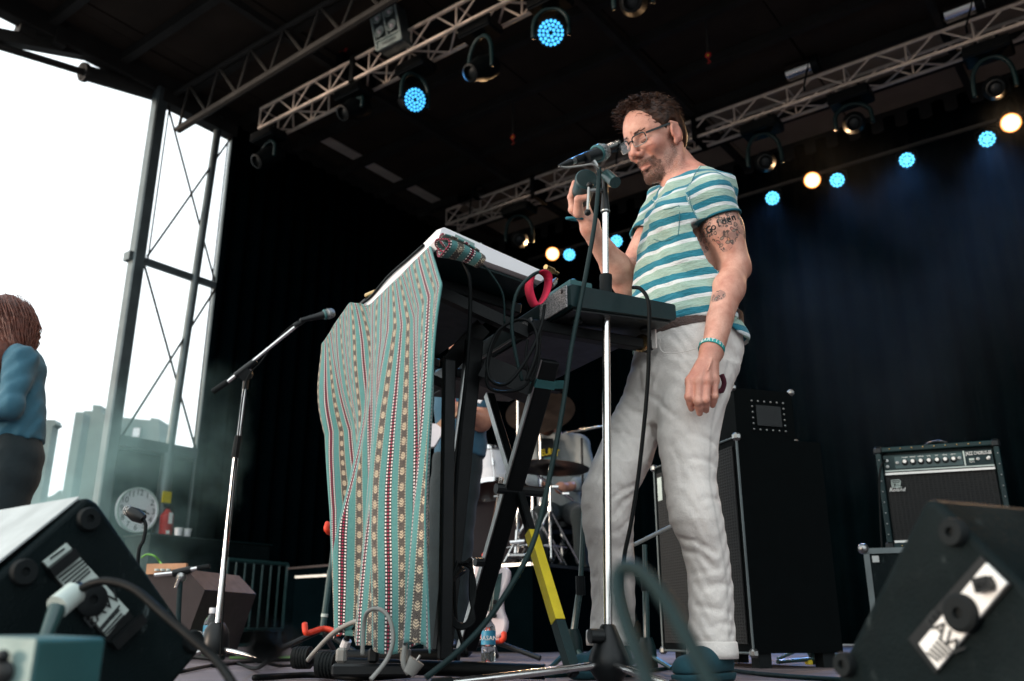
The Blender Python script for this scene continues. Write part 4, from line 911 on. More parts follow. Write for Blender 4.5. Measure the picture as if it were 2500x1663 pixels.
for i in range(6):
    for a, z in ((.075 + i * .028, hh_ * .24), (.075 + i * .028, hh_ * .80)): MB().sphere(pf(a, z, .003), .0045, None, 8, 6).build('rivet', 'steel', ah)
for i in range(1, 5):
    for a in (.075, .215): MB().sphere(pf(a, hh_ * (.24 + .112 * i), .003), .0045, None, 8, 6).build('rivet', 'steel', ah)
for p in (pf(0, 0), pf(.26, 0), pf(0, hh_), pf(.26, hh_)): MB().box(p - n_ * .006, (.026, .026, .026), basis(D1, D2, ZZ), .008).build('corner', 'steel', ah)
for a in (.03, .23): MB().box(H0 + D1 * .05 + D2 * a - ZZ * (hh_ + .006), (.03, .03, .0115), basis(D1, D2, ZZ)).build('foot', 'rubber', ah)

# combo amplifier on a road case
TL, TR = P(2136, 1094, 4.42), P(2434, 1061, 4.22); TR.z = TL.z
e1 = TR - TL; e1.z = 0; W_ = e1.length; e1.normalize(); e2 = Vector((-e1.y, e1.x, 0)); e2 = e2 if e2.y > 0 else -e2; AH = TL.z - P(2152, 1340, 4.42).z
am = thing('combo_amplifier', 'black combo amplifier with knob panel standing on a road case', 'amplifier', TL - ZZ * AH)
f_ = lambda a, z, d=0: TL + e1 * (a * W_) - ZZ * (z * AH) - e2 * d
MB().prism([f_(.03, .045, -.02), f_(.97, .045, -.02), f_(.97, .955, -.02), f_(.03, .955, -.02)], e2 * .25).build('cabinet', 'tolex', am)
for p, q_ in ((f_(0, .025), f_(1, .025)), (f_(0, .975), f_(1, .975)), (f_(.022, .05), f_(.022, .95)), (f_(.978, .05), f_(.978, .95))):
    MB().bar(p + e2 * .012, q_ + e2 * .012, W_ * .046, .03, e2, .004).build('cabinet_rim', 'dteal', am)
for (a, z) in ((.025, .03), (.975, .03), (.025, .97), (.975, .97)): MB().box(f_(a, z, -.014), (.045, .045, .045), basis(e1, e2, ZZ), .012).build('corner', 'blackp', am)
for i in range(9):
    for z in (.022, .978): MB().sphere(f_(.12 + i * .092, z, .004), .0048, None, 8, 6).build('rivet', 'brass', am)
for i in range(8):
    for a in (.02, .98): MB().sphere(f_(a, .13 + i * .105, .004), .0042, None, 8, 6).build('rivet', 'steel', am)
MB().prism([f_(.06, .085, -.004), f_(.94, .085, -.004), f_(.94, .235, -.004), f_(.06, .235, -.004)], e2 * .01).build('control_panel', 'dteal', am)
MB().prism([f_(.15, .10, -.003), f_(.70, .10, -.003), f_(.70, .22, -.003), f_(.15, .22, -.003)], -e2 * .0012).build('panel_inlay', 'pick', am)
MB().bar(f_(.715, .088, .0), f_(.715, .232, .0), .006, .003, e2).build('panel_divider', 'label', am)
MB().bar(f_(.06, .243, .0), f_(.94, .243, .0), .006, .004, e2).build('panel_trim', 'label', am)
MB().bar(f_(.06, .272, .001), f_(.94, .272, .001), .011, .005, e2).build('white_piping', 'wprint', am); MB().bar(f_(.06, .935, .001), f_(.94, .935, .001), .011, .005, e2).build('white_piping', 'wprint', am)
MB().prism([f_(.06, .285, -.008), f_(.94, .285, -.008), f_(.94, .925, -.008), f_(.06, .925, -.008)], e2 * .008).build('grille', 'grille', am)
for i in range(7):
    mm = basis(e1, ZZ, -e2, f_(.235 + i * .066, .165, .0)); kb = MB().lathe([(.0145, -.002), (.013, .014), (.011, .017), (.001, .017)], mm, 18).build('knob', 'blackp', am)
    MB().lathe([(.0085, .016), (.0085, .0178), (.001, .0178)], basis(e1, ZZ, -e2, f_(.235 + i * .066 - .006, .160, .0)), 14).build('knob_cap', 'wprint', kb)
    text_part('lettering', ('VOLUME', 'TREBLE', 'MIDDLE', 'BASS', 'DIST', 'SPEED', 'DEPTH')[i], 'wprint', am, basis(e1, ZZ, -e2, f_(.235 + i * .066, .115, .003)), .0075)
for a, z in ((.085, .14), (.085, .20), (.17, .165), (.675, .155), (.82, .175), (.90, .175)):
    MB().lathe([(.008, 0), (.008, .004), (.005, .005), (.004, .001), (.001, .001)], basis(e1, ZZ, -e2, f_(a, z, .002)), 14).build('switch_socket', 'steel', am)
sp_ = MB().tube([f_(.90, .175, .004), f_(.905, .165, .014)], [.009, .006], 12).build('power_switch', 'wprint', am)
text_part('lettering', '.JAZZ CHORUS-50', 'wprint', am, basis(e1, ZZ, -e2, f_(.828, .118, .003)), .023, squeeze=.62); text_part('lettering', 'Roland', 'wprint', am, basis(e1, ZZ, -e2, f_(.77, .2, .003)), .008)
MB().prism([f_(.75, .165, .0), f_(.79, .165, .0), f_(.79, .185, .0), f_(.75, .185, .0)], -e2 * .002).build('badge', 'label', am)
for i in range(3):                                        # three-line emblem above the maker's name
    y0, x1 = .335 + i * .016, .175 - i * .0
    MB().tube([f_(.10 + i * .008, .40, .003), f_(.10 + i * .008, y0, .003), f_(.165 - i * .006, y0, .003), f_(.175 - i * .01, y0 + .012, .003), f_(.165 - i * .006, .40 - i * .012, .003), f_(.125 + i * .004, .40 - i * .012, .003)], .0021, 5).build('emblem_line', 'label', am)
MB().bar(f_(.098, .408, .003), f_(.18, .408, .003), .003, .004, e2).build('emblem_line', 'label', am)
text_part('lettering', 'Roland', 'wprint', am, basis(e1, ZZ, -e2, f_(.138, .432, .004)), .026, ext=.001, shear=.25)
MB().tube(smooth_path([f_(.4, .0, -.1), f_(.47, -.05, -.1), f_(.56, -.06, -.1), f_(.64, -.01, -.1)], 5), .007, 8).build('handle', 'blackp', am, smooth=True)
for a in (.1, .9): MB().box(f_(a, 1.0, -.1) + ZZ * .006, (.04, .1, .02), basis(e1, e2, ZZ)).build('foot', 'rubber', am)
rc0 = P(2108, 1346, 4.36); rc0.z = TL.z - AH - .005
rcase = thing('road_case', 'scuffed black road case with aluminium edges under the amplifier', 'road case', Vector((rc0.x, rc0.y, 0))); RW = W_ + .16
r_ = lambda a, z, d=0: rc0 + e1 * a - ZZ * z - e2 * d
RH = rc0.z - .004
MB().prism([r_(0, 0), r_(RW, 0), r_(RW, RH), r_(0, RH)], e2 * .5).build('panel_box', 'tolex', rcase)
for p, q_ in ((r_(0, .012, .003), r_(RW, .012, .003)), (r_(.012, .02, .003), r_(.012, RH, .003)), (r_(RW - .012, .02, .003), r_(RW - .012, RH, .003)), (r_(0, RH - .012, .003), r_(RW, RH - .012, .003))): MB().bar(p, q_, .026, .006, e2).build('edge_profile', 'post', rcase)
for a in (.0, RW): MB().sphere(r_(a, .0, .0), .026).build('ball_corner', 'steel', rcase)
MB().box(r_(.05, .05, .004), (.03, .006, .03), basis(e1, e2, ZZ)).build('corner_plate', 'steel', rcase); MB().prism([r_(.19, .15, .002), r_(.26, .15, .002), r_(.26, .18, .002), r_(.19, .18, .002)], -e2 * .001).build('sticker', 'teal', rcase)
MB().tube(smooth_path([r_(.16, .03, .001), r_(.18, .045, .001), r_(.185, .07, .001)], 3), .003, 5).build('rust_streak', 'maroon', rcase)
cable('cable', [f_(.075, .13, .01), f_(.03, .2, .03), f_(.0, .35, .03), f_(-.03, .7, .03), f_(-.05, 1.0, .06), f_(-.06, 1.4, .08), P(2120, 1600, 4.0)], .005, 'cable', 'black lead hanging down beside the combo amplifier')
# thin stands and small bits on the right
def thin_stand(pts, Y, label, legs, bits=()):
    t = thing('microphone_stand', label, 'microphone stand', P(pts[-1][0], pts[-1][1] + 40, Y))
    w = [P(x, y, Y) for x, y in pts]
    MB().tube(w[:2], .008, 10).build('upper_tube', 'pick', t); MB().tube(w[1:], .011, 10).build('lower_tube', 'pick', t); MB().tube([w[1] + ZZ * .03, w[1] - ZZ * .03], .016, 10).build('clutch_grip', 'rubber', t)
    b = w[-1]; MB().lathe([(.02, .03), (.03, 0), (.035, -.06), (.02, -.09)], basis((1, 0, 0), (0, 1, 0), (0, 0, 1), b), 14).build('hub', 'dteal', t)
    for x, y, dY in legs:
        e = P(x, y, Y + dY); e.z = .01; MB().tube([b - ZZ * .02, e], .008, 8).build('leg', 'pick', t)
    for x, y, mt_ in bits: MB().box(P(x, y, Y - .02), (.025, .03, .022), None, .005).build('clip', mt_, t)
    return t
thin_stand([(1985, 1180), (1990, 1405), (1996, 1595)], 3.8, 'thin black stand with orange clips before the combo amplifier', [(1900, 1640, -.1), (2060, 1645, -.15), (2010, 1600, .5)], [(1975, 1618, 'yellow'), (2012, 1618, 'yellow')])
bs = thin_stand([(1574, 1330), (1576, 1420), (1579, 1580)], 3.1, 'short brass-lit stand between the performer\'s legs', [(1520, 1640, -.1), (1640, 1640, -.1), (1585, 1612, .4)])
MB().tube([P(1548, 1330, 3.1), P(1645, 1282, 3.15)], .007, 8).build('boom_tube', 'greycable', bs)
thin_stand([(1428, 1200), (1417, 1430), (1398, 1560)], 3.0, 'thin dark stand leaning behind the performer\'s far knee', [(1340, 1640, -.1), (1450, 1640, -.1), (1405, 1600, .4)])
thin_stand([(1945, 1160), (1955, 1350), (1985, 1560)], 4.3, 'dim dark stand behind the thin stand with clips', [(1900, 1620, -.1), (2060, 1620, -.1), (2000, 1600, .4)])

# ================================================================== the performer
def skin_material():
    k = NT('performer_skin'); co = k.coord(); f = k.noise(26, 4); fine = k.noise(240, 3)
    base = k.mix(k.ramp(f, .3, .7), lin('b97f6c'), lin('d6a490'))
    base = k.mix(k.math('MULTIPLY', k.ramp(fine, .45, .75), .2), base, lin('9a5a48'))
    base = k.mix(k.math('MULTIPLY', k.attr('flush')[2], .34), base, lin('b4544a'))
    hairs = k.noise(520, 2); be = k.attr('beard')[2]
    stub = k.math('MULTIPLY', be, k.ramp(hairs, .25, .62)); base = k.mix(stub, base, k.mix(k.ramp(k.noise(300, 1), .5, .62), lin('4a2c20'), lin('8d7a70')))
    tt = k.attr('tattoo')[2]; ds = k.n('TexVoronoi'); ds.inputs['Scale'].default_value = 70; vd = k.n('VectorMath'); vd.operation = 'ADD'; nz = k.n('TexNoise'); nz.inputs['Scale'].default_value = 38; k.put(nz.inputs['Vector'], co); sc2 = k.n('VectorMath'); sc2.operation = 'SCALE'; k.put(sc2.inputs[0], nz.outputs[1]); sc2.inputs['Scale'].default_value = .022; k.put(vd.inputs[0], co); k.put(vd.inputs[1], sc2.outputs[0]); k.put(ds.inputs['Vector'], vd.outputs[0]); d1 = ds.outputs[0]; hue = k.sep(ds.outputs[1])
    line = k.math('LESS_THAN', k.math('ABSOLUTE', k.math('SUBTRACT', d1, .40)), .07); core = k.math('LESS_THAN', d1, .34)
    fill = k.mix(k.math('GREATER_THAN', hue[0], .55), lin('8a7264'), k.mix(k.math('GREATER_THAN', hue[1], .5), lin('9c4f48'), lin('b07a50')))
    fill = k.mix(k.math('GREATER_THAN', hue[2], .66), fill, lin('5d7068')); shade = k.mix(k.math('MULTIPLY', k.ramp(k.noise(30, 3), .4, .6), .55), base, lin('54494a'))
    ink = k.mix(line, k.mix(k.math('MULTIPLY', core, .6), shade, fill), lin('3b3635'))
    base = k.mix(k.math('MULTIPLY', k.math('GREATER_THAN', tt, .5), .92), base, ink)
    k.set(Base_Color=base, Roughness=k.math('ADD', .42, k.math('MULTIPLY', f, .15)))
    k.b.inputs['Subsurface Weight'].default_value = .12; k.b.inputs['Subsurface Radius'].default_value = (.012, .005, .003); k.b.inputs['Subsurface Scale'].default_value = .5
    k.bump(k.math('ADD', fine, k.math('MULTIPLY', k.noise(60, 3), .8)), .25, .002); return k.m
M['skin'] = skin_material()
def shirt_material():
    k = NT('striped_tee_cloth'); s = k.attr('stripe')[2]
    w = k.math('MULTIPLY', k.math('SUBTRACT', k.noise(34, 3), .5), .10); f = k.math('FRACT', k.math('ADD', s, w))
    slub = k.noise(150, 3, k.mapping(k.coord(), (.25, .25, 2.2)))
    teal = k.mix(slub, lin('0b5a6e'), lin('2a8598')); white = k.mix(slub, lin('b9c3c4'), lin('dde0e2')); sage = k.mix(slub, lin('7d9c90'), lin('a9c0b3'))
    c = k.mix(k.math('GREATER_THAN', f, .36), teal, white); c = k.mix(k.math('GREATER_THAN', f, .56), c, sage)
    k.set(Base_Color=c, Roughness=.92); k.b.inputs['Sheen Weight'].default_value = .1
    k.bump(k.math('ADD', k.math('MULTIPLY', k.noise(26, 4, k.mapping(k.coord(), (1, 1, 1.6))), 1.0), k.math('ADD', k.math('MULTIPLY', slub, .3), k.math('MULTIPLY', k.noise(70, 3, k.mapping(k.coord(), (.5, .5, 1.6), (.3, .4, 0))), .5))), .75, .010); return k.m
M['tee'] = shirt_material()
M['teeseam'] = plain('shirt_stitching', '4c7f86', .9, var=.3)
def jean_material():
    k = NT('pale_grey_jean'); f = k.noise(9, 5); w = k.noise(420, 2, k.mapping(k.coord(), (1, 1, .3)))
    c = k.mix(k.ramp(f, .3, .72), lin('dad2cb'), lin('f0e8e0')); c = k.mix(k.math('MULTIPLY', w, .3), c, lin('a3a3a6'))
    c = k.mix(k.math('MULTIPLY', k.attr('seam')[2], .3), c, lin('6f6c6a'))
    k.set(Base_Color=c, Roughness=.93); k.bump(k.math('ADD', k.noise(16, 6), k.math('MULTIPLY', w, .12)), .6, .012); return k.m
M['jean'] = jean_material()
def hair_material():
    k = NT('brown_curly_hair'); r = k.n('ObjectInfo').outputs['Random']; f = k.noise(55, 3)
    k.set(Base_Color=k.mix(k.ramp(f, .3, .75), lin('140a06'), lin('4a2b19')), Roughness=.5); k.b.inputs['Specular IOR Level'].default_value = .3
    k.bump(k.noise(700, 1, k.mapping(k.coord(), (1, 1, 1))), .3, .001); return k.m
M['hair'] = hair_material()
M['shoe'] = plain('teal_suede', '17444e', .9, var=.3, scale=25, bump=.4, bscale=500)
M['leather'] = plain('brown_leather_belt', '4a3128', .55, var=.45, scale=60, bump=.7, bscale=180, bdist=.004)
M['band'] = plain('teal_wristband', '2b9a97', .6, var=.12)
M['frame'] = plain('dark_green_acetate', '0c1f21', .5, var=.2)
M['wine'] = plain('wine_cloth', '4a1626', .9, var=.4)
M['cup'] = plain('dark_teal_rubber_cap', '123a3f', .5, var=.25, scale=40)

mp = thing('person', 'bearded performer in glasses, striped tee and pale jeans behind the keyboards', 'person', Vector((.5, 2.45, 0)))
BY = 2.45; bf = R(45); FW = Vector((-math.cos(bf), -math.sin(bf), 0)); LF = Vector((-FW.y, FW.x, 0))   # facing, his left
LF = Vector((math.sin(bf), -math.cos(bf), 0))
# --- head, in its own frame (x forward, y his left, z up)
psi, th = R(31), R(27)
hF = Vector((-math.cos(psi), -math.sin(psi), 0)); hL = Vector((math.sin(psi), -math.cos(psi), 0))
hx = hF * math.cos(th) - ZZ * math.sin(th); hz_ = hF * math.sin(th) + ZZ * math.cos(th)
rollq = Matrix.Rotation(R(-4), 3, hx); HM = Matrix((hx, rollq @ hL, rollq @ hz_)).transposed(); HC = P(1599, 343, 2.44); HSC = .99
HM = HM * HSC; HMn = np.array(HM); HCn = np.array(HC); HMi = np.linalg.inv(HMn)
def head_sdf(p):
    x, y, z = p; ay = np.abs(y); q = (x, ay, z)
    d = s_ell(p, (-.012, 0, .045), (.098, .077, .088))
    d = smin(d, s_ell(p, (.022, 0, .02), (.070, .066, .080)), .03)
    d = smin(d, s_ell(p, (.034, 0, -.048), (.052, .050, .074)), .03)
    d = smin(d, s_caps(q, (-.010, .054, -.050), (.056, .020, -.108), .018, .016), .022)
    d = smin(d, s_ell(p, (.068, 0, -.110), (.022, .025, .021)), .018)
    d = smin(d, s_caps(q, (.078, .0, .030), (.066, .046, .028), .012, .009), .012)
    d = smin(d, s_ell(q, (.058, .046, -.022), (.022, .018, .020)), .02)
    d = smax(d, -s_ell(q, (.097, .033, .006), (.020, .021, .0145)), .010)
    d = smin(d, s_ell(q, (.070, .032, .004), (.0165, .0185, .0135)), .005)
    lid = s_caps(q, (.083, .018, .006), (.077, .046, .005), .0045, .004); d = smin(d, lid, .004)
    nose = smin(s_caps(p, (.084, 0, .020), (.112, 0, -.026), .0075, .0115), s_ell(q, (.100, .0135, -.034), (.0125, .0085, .0085)), .008)
    d = smin(d, nose, .010)
    d = smax(d, -s_ell(q, (.104, .0075, -.044), (.006, .0042, .006)), .004)
    d = smin(d, s_ell(p, (.074, 0, -.060), (.020, .026, .016)), .014)
    d = smin(d, s_caps(q, (.0935, 0, -.0655), (.083, .021, -.071), .0052, .003), .005)
    d = smin(d, s_caps(q, (.091, 0, -.0795), (.082, .018, -.077), .0066, .003), .006)
    d = smax(d, -s_caps(q, (.100, 0, -.0725), (.080, .026, -.0745), .0022, .0015), .003)
    d = smax(d, -s_caps(q, (.083, .026, -.036), (.074, .037, -.066), .0035, .002), .012)
    d = smax(d, -s_caps(p, (.094, .004, .038), (.092, .006, .024), .0025, .0018), .005)
    ear = s_ell(q, (-.012, .083, -.008), (.021, .010, .034)); ear = smax(ear, -s_ell(q, (-.004, .094, -.004), (.013, .010, .022)), .005)
    rim = s_caps(q, (-.022, .088, .016), (-.002, .085, .026), .0045); ear = smin(smin(ear, rim, .004), s_ell(q, (.002, .080, -.036), (.008, .006, .010)), .006)
    ear = smin(ear, s_caps(q, (.0045, .083, .002), (.006, .081, -.014), .0042), .004)
    d = smin(d, ear, .006)
    return d
def head_world(p):
    q = [p[i] - HCn[i] for i in range(3)]; return HSC * head_sdf([HMi[i, 0] * q[0] + HMi[i, 1] * q[1] + HMi[i, 2] * q[2] for i in range(3)])
# --- neck, arms, hands in world space
def W(*a): return np.array(P(*a), np.float32)
SHL, ELL, WRL = P(1736, 476, 2.34), P(1794, 650, 2.36), P(1735, 858, 2.22)
SHR, ELR, WRR = P(1625, 500, 2.60), P(1530, 690, 2.56), P(1440, 560, 2.38)
nb = P(1692, 462, 2.465); hbase = HC + HM @ Vector((-.035, 0, -.06))
def neck_sdf(p):
    d = s_caps(p, hbase, nb, .055, .062); d = smin(d, s_caps(p, HC + HM @ Vector((.0, .0, -.07)), P(1655, 470, 2.43), .034, .038), .03)
    d = smin(d, s_caps(p, HC + HM @ Vector((-.03, .062, -.045)), P(1655, 470, 2.41), .012, .010), .015)      # neck muscle
    d = smin(d, s_caps(p, nb, SHL + Vector((0, 0, -.02)), .06, .05), .04); d = smin(d, s_caps(p, nb, SHR, .06, .05), .04)
    return smin(d, s_caps(p, nb - ZZ * .03, nb - ZZ * .25, .075, .09), .05)
def hand_parts(p, wr, knuck, pips, tips, rad, palm_r=.0125, k=.010):
    d = None
    for kn in knuck:
        c = s_caps(p, wr, kn, .019, palm_r); d = c if d is None else smin(d, c, .014)
    for kn, pi, ti, r in zip(knuck, pips, tips, rad):
        mid = pi.lerp(ti, .52); f = smin(s_caps(p, kn, pi, r * 1.08, r), smin(s_caps(p, pi, mid, r, r * .93), s_caps(p, mid, ti, r * .93, r * .78), .003), .003)
        f = smin(f, s_ell(p, pi, (r * 1.1,) * 3), .004); d = smin(d, f, .0045); d = smin(d, s_ell(p, kn, (r * 1.15,) * 3), .006)
    return d
HY = 2.20
LK = [P(1685, 929, HY), P(1706, 932, HY - .012), P(1726.5, 932, HY - .012), P(1745, 929, HY)]
LP = [P(1682, 969, HY - .008), P(1704, 980, HY - .018), P(1723, 977, HY - .016), P(1744, 968, HY - .004)]
LT = [P(1688, 998, HY + .012), P(1708, 1009, HY + .008), P(1724, 1002, HY + .008), P(1740, 990, HY + .012)]
def arm_l(p):
    mid = SHL.lerp(ELL, .5); d = smin(s_caps(p, SHL, mid, .048, .057), s_caps(p, mid, ELL, .057, .044), .02)
    fm = ELL.lerp(WRL, .28); d = smin(d, smin(s_caps(p, ELL, fm, .042, .043), s_caps(p, fm, WRL, .043, .025), .02), .015)
    d = smin(d, s_ell(p, P(1816, 662, 2.38), (.018, .02, .02)), .02)
    fl = s_caps(p, fm.lerp(WRL, .5), WRL + Vector((.012, .01, 0)), .034, .024); d = smin(d, fl, .012)
    hnd = hand_parts(p, WRL, LK, LP, LT, [.0105, .0108, .0104, .0096])
    th0, th1, th2 = P(1712, 890, 2.25), P(1684, 935, 2.255), P(1688, 972, 2.25); tb = smin(s_caps(p, th0, th1, .017, .013), s_caps(p, th1, th2, .012, .0095), .006)
    hnd = smin(hnd, tb, .012)
    for k in range(3): hnd = smin(hnd, s_caps(p, WRL.lerp(LK[k + 1], .35) + Vector((0, -.015, 0)), LK[k + 1] + Vector((0, -.010, .004)), .003, .004), .006)
    hnd = smin(hnd, s_caps(p, P(1737, 878, HY - .012), P(1728, 905, HY - .028), .003, .003), .004)
    return smin(d, hnd, .02)
pts_ = [SHL, ELL, WRL, P(1830, 665, 2.38)] + LT + LK; lo = np.min([np.array(q) for q in pts_], 0) - .075; hi = np.max([np.array(q) for q in pts_], 0) + .075
box_l = (lo, hi)
# right hand round the dark shaker
CUP0, CUP1 = P(1432, 437, 2.255), P(1417, 486, 2.37)          # cap end, far end
RW_ = P(1441, 548, 2.375)
RK = [P(1398, 512, 2.34), P(1402, 500, 2.385), P(1412, 494, 2.42), P(1428, 496, 2.43)]
RPp = [P(1394, 482, 2.335), P(1398, 474, 2.40), P(1416, 468, 2.44), P(1438, 470, 2.44)]
RTt = [P(1402, 446, 2.33), P(1410, 446, 2.395), P(1430, 452, 2.425), P(1448, 462, 2.41)]
def arm_r(p):
    fm = ELR.lerp(WRR, .3); d = smin(s_caps(p, SHR, ELR, .052, .042), smin(s_caps(p, ELR, fm, .042, .044), s_caps(p, fm, WRR, .043, .026), .02), .02)
    d = smin(d, s_caps(p, WRR, RW_, .025, .024), .012)
    hnd = hand_parts(p, RW_, RK, RPp, RTt, [.0098, .0098, .0098, .009])
    t0, t1, t2 = P(1412, 520, 2.315), P(1412, 487, 2.285), P(1434, 481, 2.275); hnd = smin(hnd, smin(s_caps(p, t0, t1, .016, .0118), s_caps(p, t1, t2, .0112, .009), .005), .014)
    return smin(d, hnd, .016)
pts_ = [SHR, ELR, WRR] + RK + RTt; lo = np.min([np.array(q) for q in pts_], 0) - .07; hi = np.max([np.array(q) for q in pts_], 0) + .07
box_r = (lo, hi)
# ankles and feet inside the shoes
AKL, AKR = P(1740, 1600, 2.38), P(1494, 1572, 2.60)
HIPc = P(1670, 900, 2.45)
def trunk(p):
    d = s_caps(p, nb - ZZ * .2, HIPc, .085, .09)
    for hp, kn, an in ((P(1710, 920, 2.38), P(1698, 1240, 2.335), AKL), (P(1630, 920, 2.50), P(1485, 1215, 2.465), AKR)):
        d = smin(d, s_caps(p, HIPc, hp, .07, .06), .03); d = smin(d, s_caps(p, hp, kn, .055, .038), .02); d = smin(d, s_caps(p, kn, an + ZZ * .03, .038, .032), .02)
        d = smin(d, s_caps(p, an + ZZ * .03, Vector((an.x, an.y, .055)), .038, .034), .02)
    return d
A3 = np.array; parts_ = [(trunk, (HIPc.x - .35, HIPc.y - .3, .0), (HIPc.x + .25, HIPc.y + .3, nb.z - .05), .01), (neck_sdf, A3(nb) - A3([.28, .28, .36]), A3(nb) + A3([.28, .28, .24]), .03),
    (arm_l, *box_l, .02), (arm_r, *box_r, .02), (head_world, HCn - .155, HCn + .165, .014)]
lo = np.min([A3(q[1]) for q in parts_], 0); hi = np.max([A3(q[2]) for q in parts_], 0)
ax_g, Dg = field(parts_, lo, hi, .0028); body = extract(ax_g, Dg, .0028); del Dg
bvv = body[0]; N_ = len(bvv); hloc = (bvv - HCn) @ HMi.T; onhead = (np.abs(hloc) < .16).all(1)
sst = lambda v, a, b: np.clip((v - a) / (b - a), 0, 1)
x, y, z = hloc.T; ay = np.abs(y)
jaw = sst(-z, .048, .072) * sst(x, -.012, .02) + sst(-z, .02, .05) * sst(x, -.02, .0) * (1 - sst(x, .035, .06)) * sst(ay, .04, .055) * .8
mous = sst(-z, .047, .053) * (1 - sst(-z, .066, .069)) * sst(x, .05, .06) * (1 - sst(ay, .034, .042))
lips = np.exp(-((z + .072) / .009) ** 2) * sst(x, .072, .08) * (1 - sst(ay, .020, .026))
chin = sst(-z, .084, .09) * sst(x, .04, .055) * (1 - sst(ay, .03, .045))
burn = sst(x, -.006, .004) * (1 - sst(x, .012, .026)) * sst(ay, .058, .064) * (1 - sst(ay, .069, .073)) * sst(-z, -.03, .0) * .9
brow = np.exp(-((z - .030 - .0 * ay) / .006) ** 2) * sst(x, .06, .07) * sst(ay, .010, .016) * (1 - sst(ay, .046, .052))
lash = np.exp(-((z - .0005) / .0022) ** 2) * sst(x, .066, .07) * sst(ay, .017, .021) * (1 - sst(ay, .044, .048))
beard = np.where(onhead, np.clip(np.maximum.reduce([jaw * .42, mous * .95, chin * .9, burn, brow * .9, lash]) * (1 - .95 * np.clip(lips, 0, 1)), 0, 1), 0) * sst(hloc[:, 2], -.135, -.12)
flush = np.clip(np.exp(-(((x - .11) / .02) ** 2 + (y / .018) ** 2 + ((z + .03) / .016) ** 2)) + .7 * np.exp(-(((ay - .045) / .025) ** 2 + ((z + .015) / .022) ** 2)) * sst(x, .03, .05) + lips * .9 + .6 * sst(ay, .074, .084), 0, 1) * onhead
flush += .3 * (np.linalg.norm(bvv - A3(nb), axis=1) < .2)
av = bvv; ax_ = A3(ELL - SHL); tt = ((av - A3(SHL)) @ ax_) / (ax_ @ ax_); nearL = np.linalg.norm(av - A3(SHL) - np.outer(np.clip(tt, 0, 1), ax_), axis=1) < .07
wob = .05 * np.sin(av[:, 0] * 90) + .05 * np.sin(av[:, 1] * 70 + av[:, 2] * 60)
tat = (nearL & (tt + wob > .05) & (tt + wob < .74) & (av[:, 1] < SHL.y + (ELL - SHL).y * tt + .02)).astype(float)
tat = np.maximum(tat, (np.linalg.norm(av - A3(P(1753, 725, 2.27)), axis=1) < .022).astype(float))
flush += np.clip(.55 - np.linalg.norm(av - A3(LK[1]), axis=1) * 3.2, 0, .5)
mesh_obj('body', body, 'skin', mp, dict(beard=beard, flush=flush, tattoo=tat), relax=1)
# --- hair
def hair_cap(p):
    x, y, z = p; ay = np.abs(y)
    d = smin(s_ell(p, (-.012, 0, .049), (.101, .0865, .088)), s_ell(p, (-.045, 0, .0), (.066, .078, .075)), .02)
    front = x - (.060 + .10 * (z - .098) - .25 * np.clip(ay - .04, 0, 1)); d = smax(d, np.where(z > .055, front, -1), .006)
    side = np.maximum(x - (.022 + .8 * np.clip(z - .008, 0, .05) - .25 * np.clip(ay - .04, 0, 1) * sst(z, .01, .055)), -1); d = smax(d, np.where(z <= .055, side, -1), .006)
    earcut = s_ell((x, ay, z), (-.010, .09, -.006), (.029, .03, .043)); d = smax(d, -earcut, .004)
    d = smax(d, -(z + .060 + .0 * x), .006)
    bump = .0016 * np.sin(x * 190 + 3 * np.sin(y * 90)) * np.sin(y * 170 + 2 * np.sin(z * 100)) * np.sin(z * 160 + 1)
    return d + bump * sst(z, -.01, .06)
cv, cf = nets(hair_cap, (-.135, -.105, -.08), (.12, .105, .16), .0032)
strands = MB(); rnd = random.Random(5)
def on_head(dirv):
    return None
def scalp(u, v):                                          # direction on an ellipsoid round the skull
    return Vector((-.012 + .0985 * math.cos(v) * math.cos(u), .084 * math.cos(v) * math.sin(u), .049 + .0875 * math.sin(v)))
cnt = 0
cnt = 8; last = None
